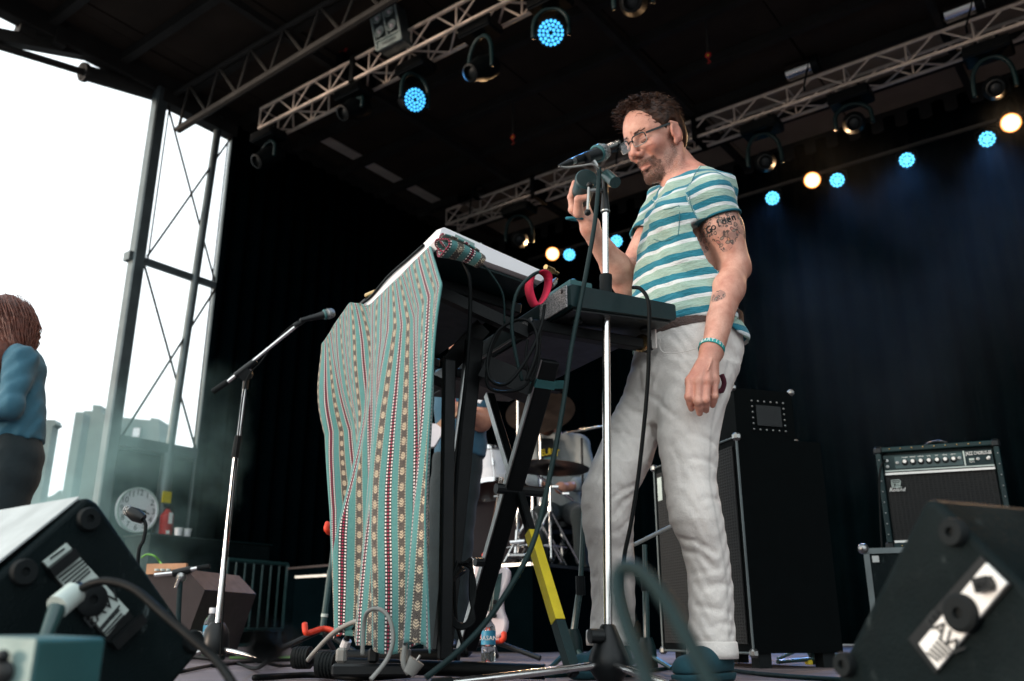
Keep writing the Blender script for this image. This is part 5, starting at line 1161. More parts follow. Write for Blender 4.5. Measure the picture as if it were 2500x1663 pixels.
while cnt < 5600:
    u = rnd.uniform(-math.pi, math.pi); v = rnd.uniform(-.8, 1.5)
    if rnd.random() > math.cos(v) + .15: continue
    q0 = scalp(u, v)
    hairline = .060 + .10 * (q0.z - .098)
    if q0.z > .055 and q0.x > hairline - .25 * max(0, abs(q0.y) - .04) + .004: continue
    if q0.z <= .055 and q0.x > .024 + .8 * max(0, min(.05, q0.z - .008)): continue
    if q0.z < .04 and -.042 < q0.x < .012 and abs(q0.y) > .04: continue
    cnt += 1
    nrm = (q0 - Vector((-.014, 0, .03))).normalized(); back = Vector((-1, 0, -.25)); back = (back - nrm * back.dot(nrm)).normalized(); sidev = nrm.cross(back)
    top = max(0, min(1, (q0.z - .05) / .06)) ; fr = max(0, min(1, (q0.x - .0) / .05)) * top
    if fr > .3: back = (Vector((.5, rnd.uniform(-.7, .7), .25)) - nrm * .1).normalized(); sidev = nrm.cross(back)
    L = .026 + .018 * top - .004 * fr; ph = rnd.uniform(0, 6.28); amp = (.0015 + .0055 * top) * rnd.uniform(.6, 1.2); tw = rnd.uniform(4, 7) * (1 if rnd.random() < .5 else -1)
    ps = []
    if cnt % 9: q0 = q0.lerp(last[0], .72); ph, tw, amp = last[1] + rnd.uniform(-.4, .4), last[2], last[3]
    else: last = (q0, ph, tw, amp)
    for i in range(9):
        t = i / 8; lift = .003 + (.006 * top + .007 * fr) * math.sin(t * 2.6) - .011 * t * (1 - fr)
        ps.append(q0 + nrm * (lift + amp * .7 * math.sin(ph + tw * t)) + back * (L * t) + sidev * (amp * math.cos(ph + tw * t)))
    strands.tube(ps, [.0006, .0008, .0009, .0009, .0009, .0008, .0007, .0006, .0003], 3)
sv = np.array([v[:] for v in strands.v]); quads = [f for f in strands.f if len(f) == 4]
hv_all = merge((cv, cf), (sv, np.array(quads)))
mesh_obj('hair', (hv_all[0] @ HMn.T + HCn, hv_all[1]), 'hair', mp, relax=0)
def face_x(y, z):
    xs = np.linspace(.13, .05, 200); d = head_sdf((xs, np.full(200, y), np.full(200, z))); i = int(np.argmax(d < 0)); return float(xs[i])
for s in (-1, 1):
    MB().tube([HC + HM @ Vector((face_x(s * y, z) + .0004, s * y, z)) for y, z in zip(np.linspace(.019, .047, 9), -.001 - .003 * np.sin(np.linspace(0, 3.14, 9)))], [.0006, .0012, .0015, .0016, .0016, .0016, .0015, .0013, .0008], 5).build('eyelid_line', 'hair', mp, smooth=True)
    for k in range(26):
        y = rnd.uniform(.012, .050); z = .029 + .004 * math.sin((y - .012) * 60) + rnd.uniform(-.003, .003); a_ = Vector((face_x(s * y, z) + .0002, s * y, z)); MB_ = a_ + Vector((-.001, s * rnd.uniform(.005, .009), rnd.uniform(-.001, .004)))
        MB_.x = face_x(MB_.y, MB_.z) + .0012
        if k == 0: eb_ = MB()
        eb_.tube([HC + HM @ a_, HC + HM @ MB_], [.0008, .0004], 4)
    o = eb_.build('eyebrow', 'hair', mp, smooth=True); o['kind'] = 'stuff'
# beard bristles on the chin and lip
br = MB(); cand = np.nonzero((beard > .36) & onhead & (hloc[:, 2] < -.03))[0]; cand = np.random.RandomState(4).choice(cand, min(3000, len(cand)), replace=False)
for ci in cand:
    l_ = Vector(hloc[ci])
    if l_.x < .055 and rnd.random() < .85: continue
    nr = (l_ - Vector((.02, 0, -.06))).normalized(); d = (nr * .55 + Vector((.25, 0, -.75)) + Vector((rnd.uniform(-.3, .3), rnd.uniform(-.3, .3), 0))).normalized(); ln_ = rnd.uniform(.0025, .0055) * (1.25 if l_.x > .05 else .8)
    br.tube([HC + HM @ (l_ - nr * .001), HC + HM @ (l_ + d * ln_)], [.00055, .0003], 3)
M['bristle'] = plain('greying_beard', '6d4e3e', .6, var=.75, scale=160)
o = br.build('beard', 'bristle', mp, smooth=True); o['kind'] = 'stuff'
# --- glasses
gl = MB(); toW = lambda x, y, z: HC + HM @ Vector((x, y, z))
gs = bpy.data.objects.new('glasses', None); link(gs, mp); gs['label'] = 'dark rectangular glasses with clear lower rims'
def rim_pts(s, k=1.0):
    c = Vector((.1035, s * .034, .006)); out = []
    for i in range(28):
        a = 2 * math.pi * i / 28; e = 4.0; ca, sa = math.cos(a), math.sin(a)
        rx = .0245 * k * math.copysign(abs(ca) ** (2 / e), ca); rz = .0168 * k * math.copysign(abs(sa) ** (2 / e), sa)
        out.append(c + Vector((-.010 * ((rx * s + .0) / .0245 + .2) * .55, rx, rz)))
    return out
for s in (-1, 1):
    rp = rim_pts(s); up = [toW(*p) for p in rp[:15]] ; lo_ = [toW(*p) for p in rp[14:]] + [toW(*rp[0])]
    MB().tube(up, .0021, 6).build('upper_rim', 'frame', gs, smooth=True); MB().tube(lo_, .0014, 6).build('lower_rim', 'greycable', gs, smooth=True)
    ln = [toW(*p) for p in rim_pts(s, .96)]; MB().add(ln + [sum(ln, Vector()) / 28], [(i, (i + 1) % 28, 28) for i in range(28)]).build('lens', 'lens', gs, smooth=True)
    ha, hb_ = Vector((.094, s * .061, .016)), Vector((-.008, s * .083, .024)); MB().bar(toW(*ha), toW(*hb_), .0022, .006, HM @ Vector((0, 0, 1))).build('temple_arm', 'frame', gs)
MB().tube([toW(.1045, -.010, .010), toW(.108, 0, .013), toW(.1045, .010, .010)], .0022, 6).build('bridge', 'frame', gs)
# --- shirt
def rings(lst): return [(c.x, c.y, c.z, a, b) for c, a, b in ((P(x, y, Y), a, b) for x, y, Y, a, b in lst)]
TR_ = rings([(1696, 446, 2.47, .07, .05), (1697, 462, 2.47, .135, .072), (1698, 490, 2.47, .132, .088), (1686, 545, 2.46, .150, .114), (1674, 600, 2.45, .166, .120), (1666, 650, 2.45, .167, .116), (1664, 700, 2.45, .163, .112), (1670, 760, 2.45, .165, .114), (1678, 815, 2.45, .177, .124), (1681, 845, 2.45, .185, .130), (1681, 890, 2.45, .19, .134)])
SLE = SHL.lerp(ELL, .20); SRE = SHR.lerp(ELR, .42)
hemz = P(1680, 824, 2.45).z - .034
def fold(p, seed):
    x, y, z = p
    return .0050 * np.sin(z * 46 + 14 * x * np.sin(seed) + 5 * np.sin(y * 21)) * np.sin(x * 19 + z * 9 + seed) + .0022 * np.sin(z * 85 + x * 40 + 3 * np.sin(y * 30 + seed))
axL = (LF.x, LF.y)
dL = (ELL - SHL).normalized(); dR = (ELR - SHR).normalized()
def shirt(p):
    d = s_stack(p, TR_, axL)
    d = smin(d, s_caps(p, nb + LF * .03, SHL + Vector((0, 0, .0)), .060, .056), .045); d = smin(d, s_caps(p, nb - LF * .03, SHR, .068, .058), .045)
    sl = s_caps(p, SHL, SLE + dL * .03, .058, .0625); d = smin(d, sl, .028); d = smin(d, s_caps(p, SHR, SRE, .064, .066), .028)
    d = smin(d, s_ell(p, np.array(nb + FW * .040 - ZZ * .028), (.078, .078, .045)), .03)
    # chest and back shape
    d = smin(d, s_ell(p, np.array(P(1655, 540, 2.40)), (.09, .09, .08)), .05)
    d = d + fold(p, 1.3) * np.clip((sl - .004) / .03, .3, 1)
    # cut the sleeve openings, neck and hem
    for e, dd, ins in ((SLE + dL * .035, dL, .0525), (SRE + dR * .01, dR, .058)):
        al = (p[0] - e.x) * dd.x + (p[1] - e.y) * dd.y + (p[2] - e.z) * dd.z
        rad = s_caps(p, e - dd * .02, e + dd * .3, ins); near = s_caps(p, e - dd * .02, e + dd * .1, .10)
        d = np.where(near < 0, smax(d, al, .004), d); d = smax(d, -np.maximum(rad, -(al + .03)), .003)
    nk = s_caps(p, nb + Vector((-.010, -.006, .030)), hbase, .058, .062); d = smax(d, -nk, .006)
    hc_ = P(1680, 830, 2.45); fw_ = (p[0] - hc_.x) * FW.x + (p[1] - hc_.y) * FW.y; hem = (hemz + .010 * np.sin(p[0] * 23 + p[1] * 17) + .55 * np.clip(fw_ - .02, 0, .2)) - p[2]; d = smax(d, hem, .004)
    inner = np.maximum(s_stack(p, [(a, b, c, e - .008, f - .008) for a, b, c, e, f in TR_], axL), p[2] - (hemz + .05)); return smax(d, -inner, .003)
cs = np.array([c[:3] for c in TR_]); lo = np.minimum(cs.min(0) - .24, np.array(SLE) - .11); hi = np.maximum(cs.max(0) + .24, np.array(SLE) + .11); lo[2] = hemz - .03; hi[2] = nb.z + .10
sv_ = nets(shirt, lo, hi, .0050)
v_ = sv_[0]; eL = np.array(SHL); tl = (v_ - eL) @ np.array(dL); rl = np.linalg.norm(v_ - eL - np.outer(np.clip(tl, 0, .3), np.array(dL)), axis=1)
tR = (v_ - np.array(SHR)) @ np.array(dR); rR = np.linalg.norm(v_ - np.array(SHR) - np.outer(np.clip(tR, 0, .3), np.array(dR)), axis=1)
onarm = np.maximum(sst(.092 - rl, 0, .012) * sst((v_ - np.array(SHL)) @ np.array(LF), -.045, -.035), sst(.082 - rR, 0, .012) * sst(-(v_ - np.array(SHR)) @ np.array(LF), -.045, -.03))
stripe_t = -(v_[:, 2]) / .0575 + .12 * np.sin(v_[:, 0] * 12); stripe_a = (tl + .02 * np.sin(v_[:, 0] * 14)) / .050 + .05
stripe = np.where(onarm > .5, stripe_a, stripe_t + 40)
mesh_obj('tee_shirt', sv_, 'tee', mp, dict(stripe=stripe), relax=2)
from mathutils.bvhtree import BVHTree
shirt_bvh = BVHTree.FromPolygons(sv_[0].tolist(), sv_[1].tolist())
def on_shirt(x, y):
    d = ray(x, y).normalized(); h = shirt_bvh.ray_cast(CAMP, d); return (h[0] - d * .0008) if h[0] else P(x, y, 2.35)
for nm, pl_ in (('pocket_stitch', [(1658, 502), (1659, 525), (1658, 550), (1656, 573)]), ('pocket_stitch', [(1656, 573), (1640, 582), (1622, 588), (1608, 588), (1596, 584)]), ('pocket_stitch', [(1658, 502), (1640, 508), (1620, 512)]), ('shoulder_seam', [(1712, 404), (1694, 430), (1682, 470), (1690, 510), (1702, 536)])):
    MB().tube(smooth_path([on_shirt(*q) for q in pl_], 4), .0011, 5).build(nm, 'teeseam', mp, smooth=True)
# neck binding and sleeve hems in teal
def hemring(c, d, r1, r2, r, nm, ph=0):
    m = frame_of(d); MB().tube([c + m @ Vector((r1 * math.cos(a), r2 * math.sin(a), 0)) for a in np.linspace(0, 2 * math.pi, 29)[:-1]], r, 6, closed=True).build(nm, 'teeteal', mp, smooth=True)
M['teeteal'] = plain('teal_shirt_binding', '14697b', .9, var=.25, scale=60)
hemring(SLE + dL * .032, dL, .0635, .0635, .0038, 'sleeve_hem')
# --- trousers
Rl = rings([]); mmL = mmpx(P(1700, 1300, 2.35)); 
def legrings(lst, dep):
    out = []
    for xl, xr, y, Y in lst:
        c = P((xl + xr) / 2, y, Y); a = (xr - xl) / 2 * mmpx(c); out.append((c.x, c.y, c.z, a, a * dep))
    return out
LEG_L = legrings([(1628, 1798, 900, 2.38), (1616, 1786, 950, 2.37), (1606, 1770, 1000, 2.36), (1604, 1756, 1059, 2.35), (1612, 1752, 1114, 2.34), (1623, 1748, 1180, 2.33), (1628, 1758, 1232, 2.325), (1636, 1766, 1275, 2.325), (1658, 1773, 1320, 2.335), (1673, 1781, 1370, 2.35), (1681, 1788, 1430, 2.365), (1682, 1791, 1500, 2.375), (1680, 1795, 1570, 2.38), (1684, 1798, 1606, 2.38)], 1.08)
LEG_R = legrings([(1556, 1700, 880, 2.50), (1535, 1680, 930, 2.51), (1512, 1650, 980, 2.51), (1486, 1620, 1030, 2.50), (1462, 1604, 1090, 2.48), (1440, 1588, 1140, 2.46), (1421, 1560, 1190, 2.45), (1418, 1548, 1237, 2.46), (1424, 1547, 1292, 2.48), (1434, 1547, 1342, 2.51), (1441, 1549, 1402, 2.54), (1445, 1551, 1465, 2.57), (1441, 1549, 1520, 2.59), (1437, 1544, 1574, 2.60)], 1.08)
PEL = rings([(1679, 806, 2.45, .165, .112), (1678, 835, 2.45, .170, .118), (1676, 880, 2.45, .172, .128), (1664, 930, 2.45, .165, .128), (1650, 985, 2.45, .14, .11), (1630, 1040, 2.45, .09, .08)])
wz = P(1679, 806, 2.45).z
CRP = [([(1638, 1284), (1680, 1292), (1722, 1318)], .013), ([(1655, 1312), (1700, 1322), (1748, 1352)], .012), ([(1668, 1345), (1705, 1352), (1740, 1385)], .008), ([(1700, 1262), (1735, 1258), (1764, 1248)], .008), ([(1705, 1225), (1730, 1216), (1756, 1222)], .006), ([(1690, 1400), (1740, 1392), (1780, 1385)], .006), ([(1720, 1440), (1750, 1425), (1786, 1432)], .006), ([(1700, 1480), (1740, 1486), (1788, 1500)], .007), ([(1735, 1535), (1760, 1520), (1792, 1528)], .007), ([(1686, 1562), (1730, 1566), (1792, 1548)], .008),
    ([(1500, 1262), (1520, 1228), (1550, 1205)], .011), ([(1490, 1222), (1520, 1196), (1555, 1182)], .009), ([(1505, 1300), (1530, 1278), (1547, 1262)], .008), ([(1512, 1345), (1530, 1330), (1547, 1322)], .006), ([(1442, 1408), (1495, 1412), (1545, 1424)], .006), ([(1444, 1520), (1495, 1516), (1545, 1505)], .007), ([(1440, 1548), (1490, 1552), (1544, 1540)], .007),
    ([(1535, 1000), (1570, 1012), (1610, 1045)], .009), ([(1555, 955), (1600, 975), (1645, 1015)], .010), ([(1560, 915), (1572, 985), (1600, 1062)], .009), ([(1500, 1055), (1550, 1066), (1600, 1092)], .008), ([(1470, 1110), (1530, 1115), (1590, 1128)], .006), ([(1690, 1062), (1720, 1068), (1750, 1088)], .008), ([(1690, 1120), (1720, 1122), (1750, 1142)], .007), ([(1640, 1090), (1660, 1130), (1665, 1180)], .005), ([(1760, 905), (1780, 950), (1785, 1000)], .008), ([(1575, 880), (1590, 930), (1580, 980)], .007), ([(1620, 1000), (1610, 1060), (1606, 1105)], .008)]
CRW = []
def pants(p):
    d = smin(s_stack(p, PEL, axL), s_stack(p, LEG_L, (1, 0)), .022); d = smin(d, s_stack(p, LEG_R, (1, 0)), .022)
    d = d + .0009 * np.sin(p[2] * 62 + p[0] * 30) * np.sin(p[0] * 44 + p[1] * 25) + .0012 * np.sin(p[2] * 120 + 7 * np.sin(p[0] * 40))
    for pl_, dep in CRW:                                  # each crease: a groove with a raised lip under it
        lo_ = np.min(pl_, 0) - .035; hi_ = np.max(pl_, 0) + .035
        sl = tuple(slice(max(0, int(np.searchsorted(g1, lo_[k]))), max(1, int(np.searchsorted(g1, hi_[k])))) for k, g1 in enumerate((p[0][:, 0, 0], p[1][0, :, 0], p[2][0, 0, :])))
        q = [c[sl] for c in p]
        if q[0].size == 0: continue
        e = np.minimum(*[s_caps(q, pl_[k], pl_[k + 1], 0.) for k in range(2)]); up = np.minimum(*[s_caps(q, pl_[k] - np.array([0, .004, .013]), pl_[k + 1] - np.array([0, .004, .013]), 0.) for k in range(2)])
        d[sl] += .85 * dep * np.exp(-(e / .008) ** 2) - dep * .28 * np.exp(-(up / .010) ** 2)
    return d
allr = np.array([r[:3] for r in LEG_L + LEG_R + PEL]); lo = allr.min(0) - .2; hi = allr.max(0) + .2; lo[2] = allr[:, 2].min() - .01; hi[2] = wz + .01
pv = nets(pants, lo, hi, .010); pants_bvh = BVHTree.FromPolygons(pv[0].tolist(), pv[1].tolist())
for px_, dep in CRP:
    hit = [pants_bvh.ray_cast(CAMP, ray(*q).normalized())[0] for q in px_]
    if all(h is not None for h in hit): CRW.append(([np.array(h) for h in hit], dep * .8))
pv = nets(pants, lo, hi, .0052)
v_ = pv[0]
cx = np.interp(v_[:, 2], *zip(*sorted((r[2], r[0] + r[3] * .55) for r in LEG_L))); cy = np.interp(v_[:, 2], *zip(*sorted((r[2], r[1]) for r in LEG_L)))
seam = np.exp(-((v_[:, 0] - cx) / .0035) ** 2) * (v_[:, 1] < cy) * (v_[:, 2] < wz - .14)
fly = np.array(P(1585, 850, 2.32)); seam = np.maximum(seam, np.exp(-((v_[:, 2] - (AKL.z + .035)) / .003) ** 2) * (v_[:, 0] > .44))
mesh_obj('trousers', pv, 'jean', mp, dict(seam=seam), relax=1)
for a, c in ((LEG_L, 1), (LEG_R, 0)):
    r = min(a, key=lambda q: q[2]); nn = 40
    MB().add([Vector((r[0] + (r[3] + e + .0015 * math.sin(5 * t)) * math.cos(t), r[1] + (r[4] + e) * math.sin(t), r[2] + h)) for e, h in ((-.004, -.001), (.005, -.002), (.0062, .012), (.005, .036), (.0025, .039), (-.004, .036)) for t in np.linspace(0, 2 * math.pi, nn + 1)[:-1]],
        [(k * nn + i, k * nn + (i + 1) % nn, ((k + 1) % 6) * nn + (i + 1) % nn, ((k + 1) % 6) * nn + i) for k in range(6) for i in range(nn)]).build('turned_cuff', 'jean', mp, smooth=True)
# pocket stitch, belt, buckle, loop
def front_pt(x, y, Y): return P(x, y, Y)
bz = P(1679, 812, 2.45)
MB().add([Vector((bz.x, bz.y, 0)) + LF * ((.166 + e) * math.cos(t)) + FW * ((.1135 + e) * math.sin(t)) + ZZ * (bz.z - .004 + h + .012 * math.cos(t)) for e, h in ((0, -.02), (.006, -.02), (.006, .02), (0, .02)) for t in np.linspace(0, 2 * math.pi, 49)[:-1]],
    [(k * 48 + i, k * 48 + (i + 1) % 48, ((k + 1) % 4) * 48 + (i + 1) % 48, ((k + 1) % 4) * 48 + i) for k in range(4) for i in range(48)]).build('belt', 'leather', mp)
bk_ = P(1566, 838, 2.335); mm = frame_of(FW + Vector((0, -.3, 0))).to_4x4(); mm.translation = bk_; MB().lathe([(.001, .006), (.022, .005), (.026, .0), (.024, -.006), (.001, -.006)], mm, 20).build('belt_buckle', 'brass', mp)
lp = P(1597, 825, 2.312); MB().bar(lp + ZZ * .03, lp - ZZ * .03, .013, .006, FW).build('belt_loop', 'jean', mp)
MB().tube(smooth_path([P(1612, 828, 2.307), P(1611, 850, 2.30), P(1625, 862, 2.29), P(1665, 860, 2.265), P(1705, 850, 2.25)], 6), .0011, 5).build('pocket_seam', 'jean', mp, smooth=True)
hk = MB().tube(smooth_path([P(1762, 915, 2.25), P(1768, 935, 2.26), P(1762, 955, 2.27), P(1755, 950, 2.27)], 4), [.007] * 12 + [.004], 8).build('handkerchief', 'wine', mp, smooth=True)
# --- wristbands
wm = frame_of((WRL - ELL)).to_4x4(); wc = P(1737, 852, 2.225); wm.translation = wc
MB().lathe([(.0325, -.0065), (.0345, -.0065), (.0345, .0065), (.0325, .0065)], wm, 30, True).build('wristband', 'band', mp)
wdir = (WRL - ELL).normalized()
for i, ch in enumerate('&ARTIST'):                        # letters follow the band round the wrist
    view = (CAMP - wc); view = (view - wdir * view.dot(wdir)).normalized(); right = wdir.cross(view); right = right if right.x > 0 else -right
    a = (i - 3.3) * .30; n_ = view * math.cos(a) + right * math.sin(a); tang = -view * math.sin(a) + right * math.cos(a)
    text_part('lettering', ch, 'wprint', mp, basis(tang, n_.cross(tang), n_, wc + n_ * .0348), .0145, ext=.0003)
hemring(P(1408, 535, 2.37), (WRR - RW_), .030, .028, .004, 'bracelet'); 
# --- tattoo lettering follows the upper arm
adir = (ELL - SHL).normalized()
for i, ch in enumerate('Golden'):
    s_ = SHL.lerp(ELL, .50 - .004 * i); view = (CAMP - s_); view = (view - adir * view.dot(adir)).normalized(); right = adir.cross(view); right = right if right.x > 0 else -right
    a = (i - 2.4) * .26; n_ = view * math.cos(a) + right * math.sin(a); tang = -view * math.sin(a) + right * math.cos(a)
    upv = n_.cross(tang)
    text_part('tattoo_lettering', ch, 'print', mp, basis(tang, upv, n_, s_ + n_ * .0605 + upv * (.0015 * i)), .030, ext=.003)
# --- shoes
def shoe(ak, label=None):
    fd = (FW * .8 + Vector((-.1, -.35, 0))).normalized(); h0 = Vector((ak.x, ak.y, .0)) - fd * .04; t0 = h0 + fd * .20; sdv = Vector((-fd.y, fd.x, 0))
    def f(p):
        d = s_caps(p, h0 + ZZ * .042, t0 + ZZ * .032, .037, .033); d = smin(d, s_caps(p, Vector((ak.x, ak.y, .07)), h0 + fd * .09 + ZZ * .05, .042, .036), .03)
        return np.maximum(d, np.maximum(.022 - p[2], p[2] - (.092)))
    lo = np.minimum(np.array(h0), np.array(t0)) - .08; hi = np.maximum(np.array(h0), np.array(t0)) + .08; lo[2] = 0; hi[2] = .13
    mesh_obj('shoe', nets(f, lo, hi, .005), 'shoe', mp, relax=2)
    def g2(p): return np.maximum(s_caps(p, h0 + ZZ * .02, t0 + ZZ * .02, .040, .036), np.maximum(.0005 - p[2], p[2] - .0215))
    mesh_obj('sole', nets(g2, lo, hi, .005), 'shoe', mp, relax=1)
shoe(AKL); shoe(AKR)
# --- the shaker in his hand
sk = thing('shaker_bottle', 'dark teal shaker held up in the performer\'s raised hand', 'bottle', CUP1)
ax = (CUP1 - CUP0); m = frame_of(ax).to_4x4(); m.translation = CUP0
MB().lathe([(.001, -.002), (.029, -.002), (.0325, .002), (.0325, .012), (.031, .014), (.031, .11), (.026, .118), (.001, .118)], m, 30).build('bottle_body', 'cup', sk)
MB().lathe([(.001, -.0035), (.0285, -.0035), (.0285, -.001), (.001, -.001)], m, 30).build('cap_face', 'teal2' if 'teal2' in M else 'dteal', sk)

# ================================================================== other people
def sdf_part(nm, fn, pts, pad, h, mat, root, relax=2):
    a = np.array([q[:] for q in pts]); lo = a.min(0) - pad; hi = a.max(0) + pad; lo[2] = max(lo[2], -.02)
    return mesh_obj(nm, nets(fn, lo, hi, h), mat, root, relax=relax)
def chain(p, pts, rs, k=.03):
    d = None
    for i in range(len(pts) - 1):
        c = s_caps(p, pts[i], pts[i + 1], rs[i], rs[i + 1]); d = c if d is None else smin(d, c, k)
    return d
# long-haired person at the stage side
WY = 4.0; w1 = thing('person', 'long-haired person in blue shirt and dark trousers with back to tower', 'person', P(20, 1618, WY))
hd = P(-8, 790, WY); tr = rings([(10, 835, WY, .07, .06), (22, 852, WY, .13, .085), (30, 890, WY, .15, .115), (30, 960, WY, .145, .12), (26, 1020, WY, .15, .125), (20, 1078, WY, .158, .13)])
shl, elb, wrl = P(52, 880, WY - .1), P(25, 990, WY - .16), P(-45, 1005, WY - .2)
sdf_part('body', lambda p: smin(smin(s_ell(p, hd, (.075, .085, .11)), chain(p, [hd, P(12, 850, WY), P(25, 1000, WY), P(15, 1120, WY), P(8, 1400, WY), P(5, 1590, WY)], [.05, .055, .09, .09, .06, .045]), .03), chain(p, [P(20, 870, WY), shl, elb, wrl, P(-75, 1000, WY - .22)], [.06, .045, .04, .028, .03]), .03), [hd, wrl, P(5, 1610, WY), P(60, 900, WY)], .16, .012, 'skin2', w1)
sdf_part('shirt', lambda p: smin(s_stack(p, tr, (1, 0)), chain(p, [P(30, 868, WY - .04), shl, elb, P(-25, 1002, WY - .18)], [.075, .068, .055, .045]), .035) + .005 * np.sin(p[2] * 31 + p[0] * 45) * np.sin(p[0] * 22 + p[1] * 20 + 1) + .003 * np.sin(p[2] * 60 - p[0] * 80 + 4 * np.sin(p[1] * 20)), [P(30, 835, WY), P(20, 1078, WY), elb, P(-30, 1000, WY - .2)], .18, .009, 'chambray', w1)
lg = rings([(18, 1065, WY, .15, .125), (14, 1110, WY, .165, .14), (8, 1160, WY, .16, .14), (-6, 1230, WY, .13, .12), (-12, 1330, WY, .11, .10), (-14, 1480, WY, .09, .09), (-14, 1612, WY, .075, .08)])
sdf_part('trousers', lambda p: s_stack(p, lg, (1, 0)) + .003 * np.sin(p[2] * 50 + p[0] * 30), [P(18, 1060, WY), P(-14, 1612, WY)], .2, .012, 'darkjean', w1)
def longhair(p):
    d = s_ell(p, hd + Vector((.02, .03, .03)), (.10, .115, .125)); d = smin(d, chain(p, [hd + Vector((.05, .05, .0)), P(28, 835, WY - .02), P(45, 880, WY - .08)], [.085, .08, .03], .05), .05); d = smin(d, chain(p, [hd, P(-5, 870, WY - .1), P(-20, 930, WY - .12)], [.08, .07, .02], .05), .04)
    return d + .002 * np.sin(p[0] * 130 + 2 * np.sin(p[2] * 14)) * np.sin(p[1] * 110)
sdf_part('hair', longhair, [hd, P(50, 880, WY), P(-20, 930, WY - .12)], .15, .007, 'hair_red', w1, 1)
hs_ = MB(); rr = random.Random(3)
for _ in range(520):
    a = rr.uniform(-1.9, 2.2); h0 = hd + Vector((.02 + .095 * math.cos(a) * .9, .03 + .11 * math.sin(a), .05 + rr.uniform(-.08, .09))); tgt = P(28 + 30 * math.cos(a) + rr.uniform(-14, 14), 878 + rr.uniform(-35, 35), WY - .06 + .06 * math.sin(a)); md = h0.lerp(tgt, .5) + Vector((.05 * math.cos(a), .05 * math.sin(a), .02)); w_ = rr.uniform(0, 6)
    hs_.tube([h0, h0.lerp(md, .5) + Vector((.012 * math.cos(a), .012 * math.sin(a), 0)), md + Vector((.006 * math.sin(w_), .006 * math.cos(w_), 0)), md.lerp(tgt, .5) + Vector((.01 * math.cos(w_), 0, 0)), tgt], [.002, .003, .003, .0025, .001], 4)
o = hs_.build('hair_strands', 'hair_red', w1, smooth=True); o['kind'] = 'stuff'
for dx in (-20, 14): e = P(dx, 1600, WY - .05); MB().sphere(Vector((e.x - .04, e.y, .045)), (.13, .05, .05)).build('shoe', 'blackp', w1)

# guitarist seen through the stand
GY = 5.2; w2 = thing('person', 'guitarist in blue plaid shirt and dark trousers seen through keyboard stand', 'person', P(1130, 1605, GY))
h2 = P(1120, 815, GY); sh2, el2, wr2 = P(1172, 930, GY - .05), P(1176, 1030, GY - .1), P(1118, 1000, GY - .3)
sdf_part('body', lambda p: smin(smin(s_ell(p, h2, (.08, .095, .12)), chain(p, [h2, P(1125, 890, GY), P(1135, 1000, GY), P(1118, 1120, GY), P(1092, 1400, GY), P(1088, 1585, GY)], [.06, .06, .1, .1, .06, .05]), .03), smin(chain(p, [P(1150, 920, GY), sh2, el2, wr2, P(1108, 1000, GY - .32)], [.07, .06, .055, .035, .04]), s_ell(p, P(1108, 1003, GY - .32), (.05, .03, .05)), .02), .03), [h2, P(1128, 1610, GY), el2, wr2], .2, .014, 'skin2', w2)
t2 = rings([(1125, 905, GY, .16, .1), (1125, 960, GY, .165, .12), (1125, 1040, GY, .155, .12), (1124, 1118, GY, .155, .13)])
sdf_part('shirt', lambda p: smin(s_stack(p, t2, (1, 0)), chain(p, [P(1150, 915, GY), sh2, P(1176, 985, GY - .08)], [.09, .085, .075]), .03) + .005 * np.sin(p[2] * 45 + p[0] * 30) * np.sin(p[0] * 35), [P(1125, 905, GY), P(1138, 1118, GY), el2], .24, .011, 'plaid', w2)
l2 = rings([(1120, 1105, GY, .150, .13), (1112, 1180, GY, .150, .13), (1102, 1260, GY, .140, .12), (1092, 1400, GY, .135, .12), (1088, 1600, GY, .12, .11)])
sdf_part('trousers', lambda p: s_stack(p, l2, (1, 0)) + .003 * np.sin(p[2] * 40 + p[0] * 30), [P(1137, 1105, GY), P(1112, 1600, GY)], .22, .014, 'darkjean', w2)
sdf_part('hair', lambda p: s_ell(p, h2 + Vector((0, .03, .04)), (.095, .1, .115)) + .005 * np.sin(p[0] * 120) * np.sin(p[2] * 90), [h2], .18, .012, 'hair', w2, 1)
MB().prism([P(1094, 905, GY - .22), P(1140, 868, GY - .22), P(1142, 893, GY - .22), P(1100, 925, GY - .22)], (0, .02, 0)).build('white_bib', 'white', w2)
MB().bar(P(1097, 948, GY - .25), P(1104, 985, GY - .25), .045, .006, Vector((0, 1, 0))).build('red_strap', 'red', w2)
for dx in (1100, 1135): e = P(dx, 1600, GY - .1); MB().sphere(Vector((e.x, e.y - .05, .045)), (.05, .13, .05)).build('shoe', 'blackp', w2)
g2 = thing('electric_guitar', 'electric guitar held high by the plaid-shirted guitarist', 'guitar', P(1040, 1060, GY - .33))
MB().bar(P(1070, 1045, GY - .34), P(1150, 968, GY - .34), .045, .022, Vector((0, 1, 0))).build('neck', 'wood', g2); MB().prism([P(1148, 968, GY - .35), P(1160, 945, GY - .35), P(1188, 960, GY - .35), P(1172, 985, GY - .35), P(1158, 978, GY - .35)], (0, .015, 0)).build('headstock', 'white', g2)
MB().prism([P(1065, 1035, GY - .36), P(1085, 1050, GY - .36), P(1060, 1090, GY - .36), P(1000, 1100, GY - .36), P(985, 1060, GY - .36), P(1020, 1030, GY - .36)], (0, .045, 0)).build('guitar_body', 'cream', g2)

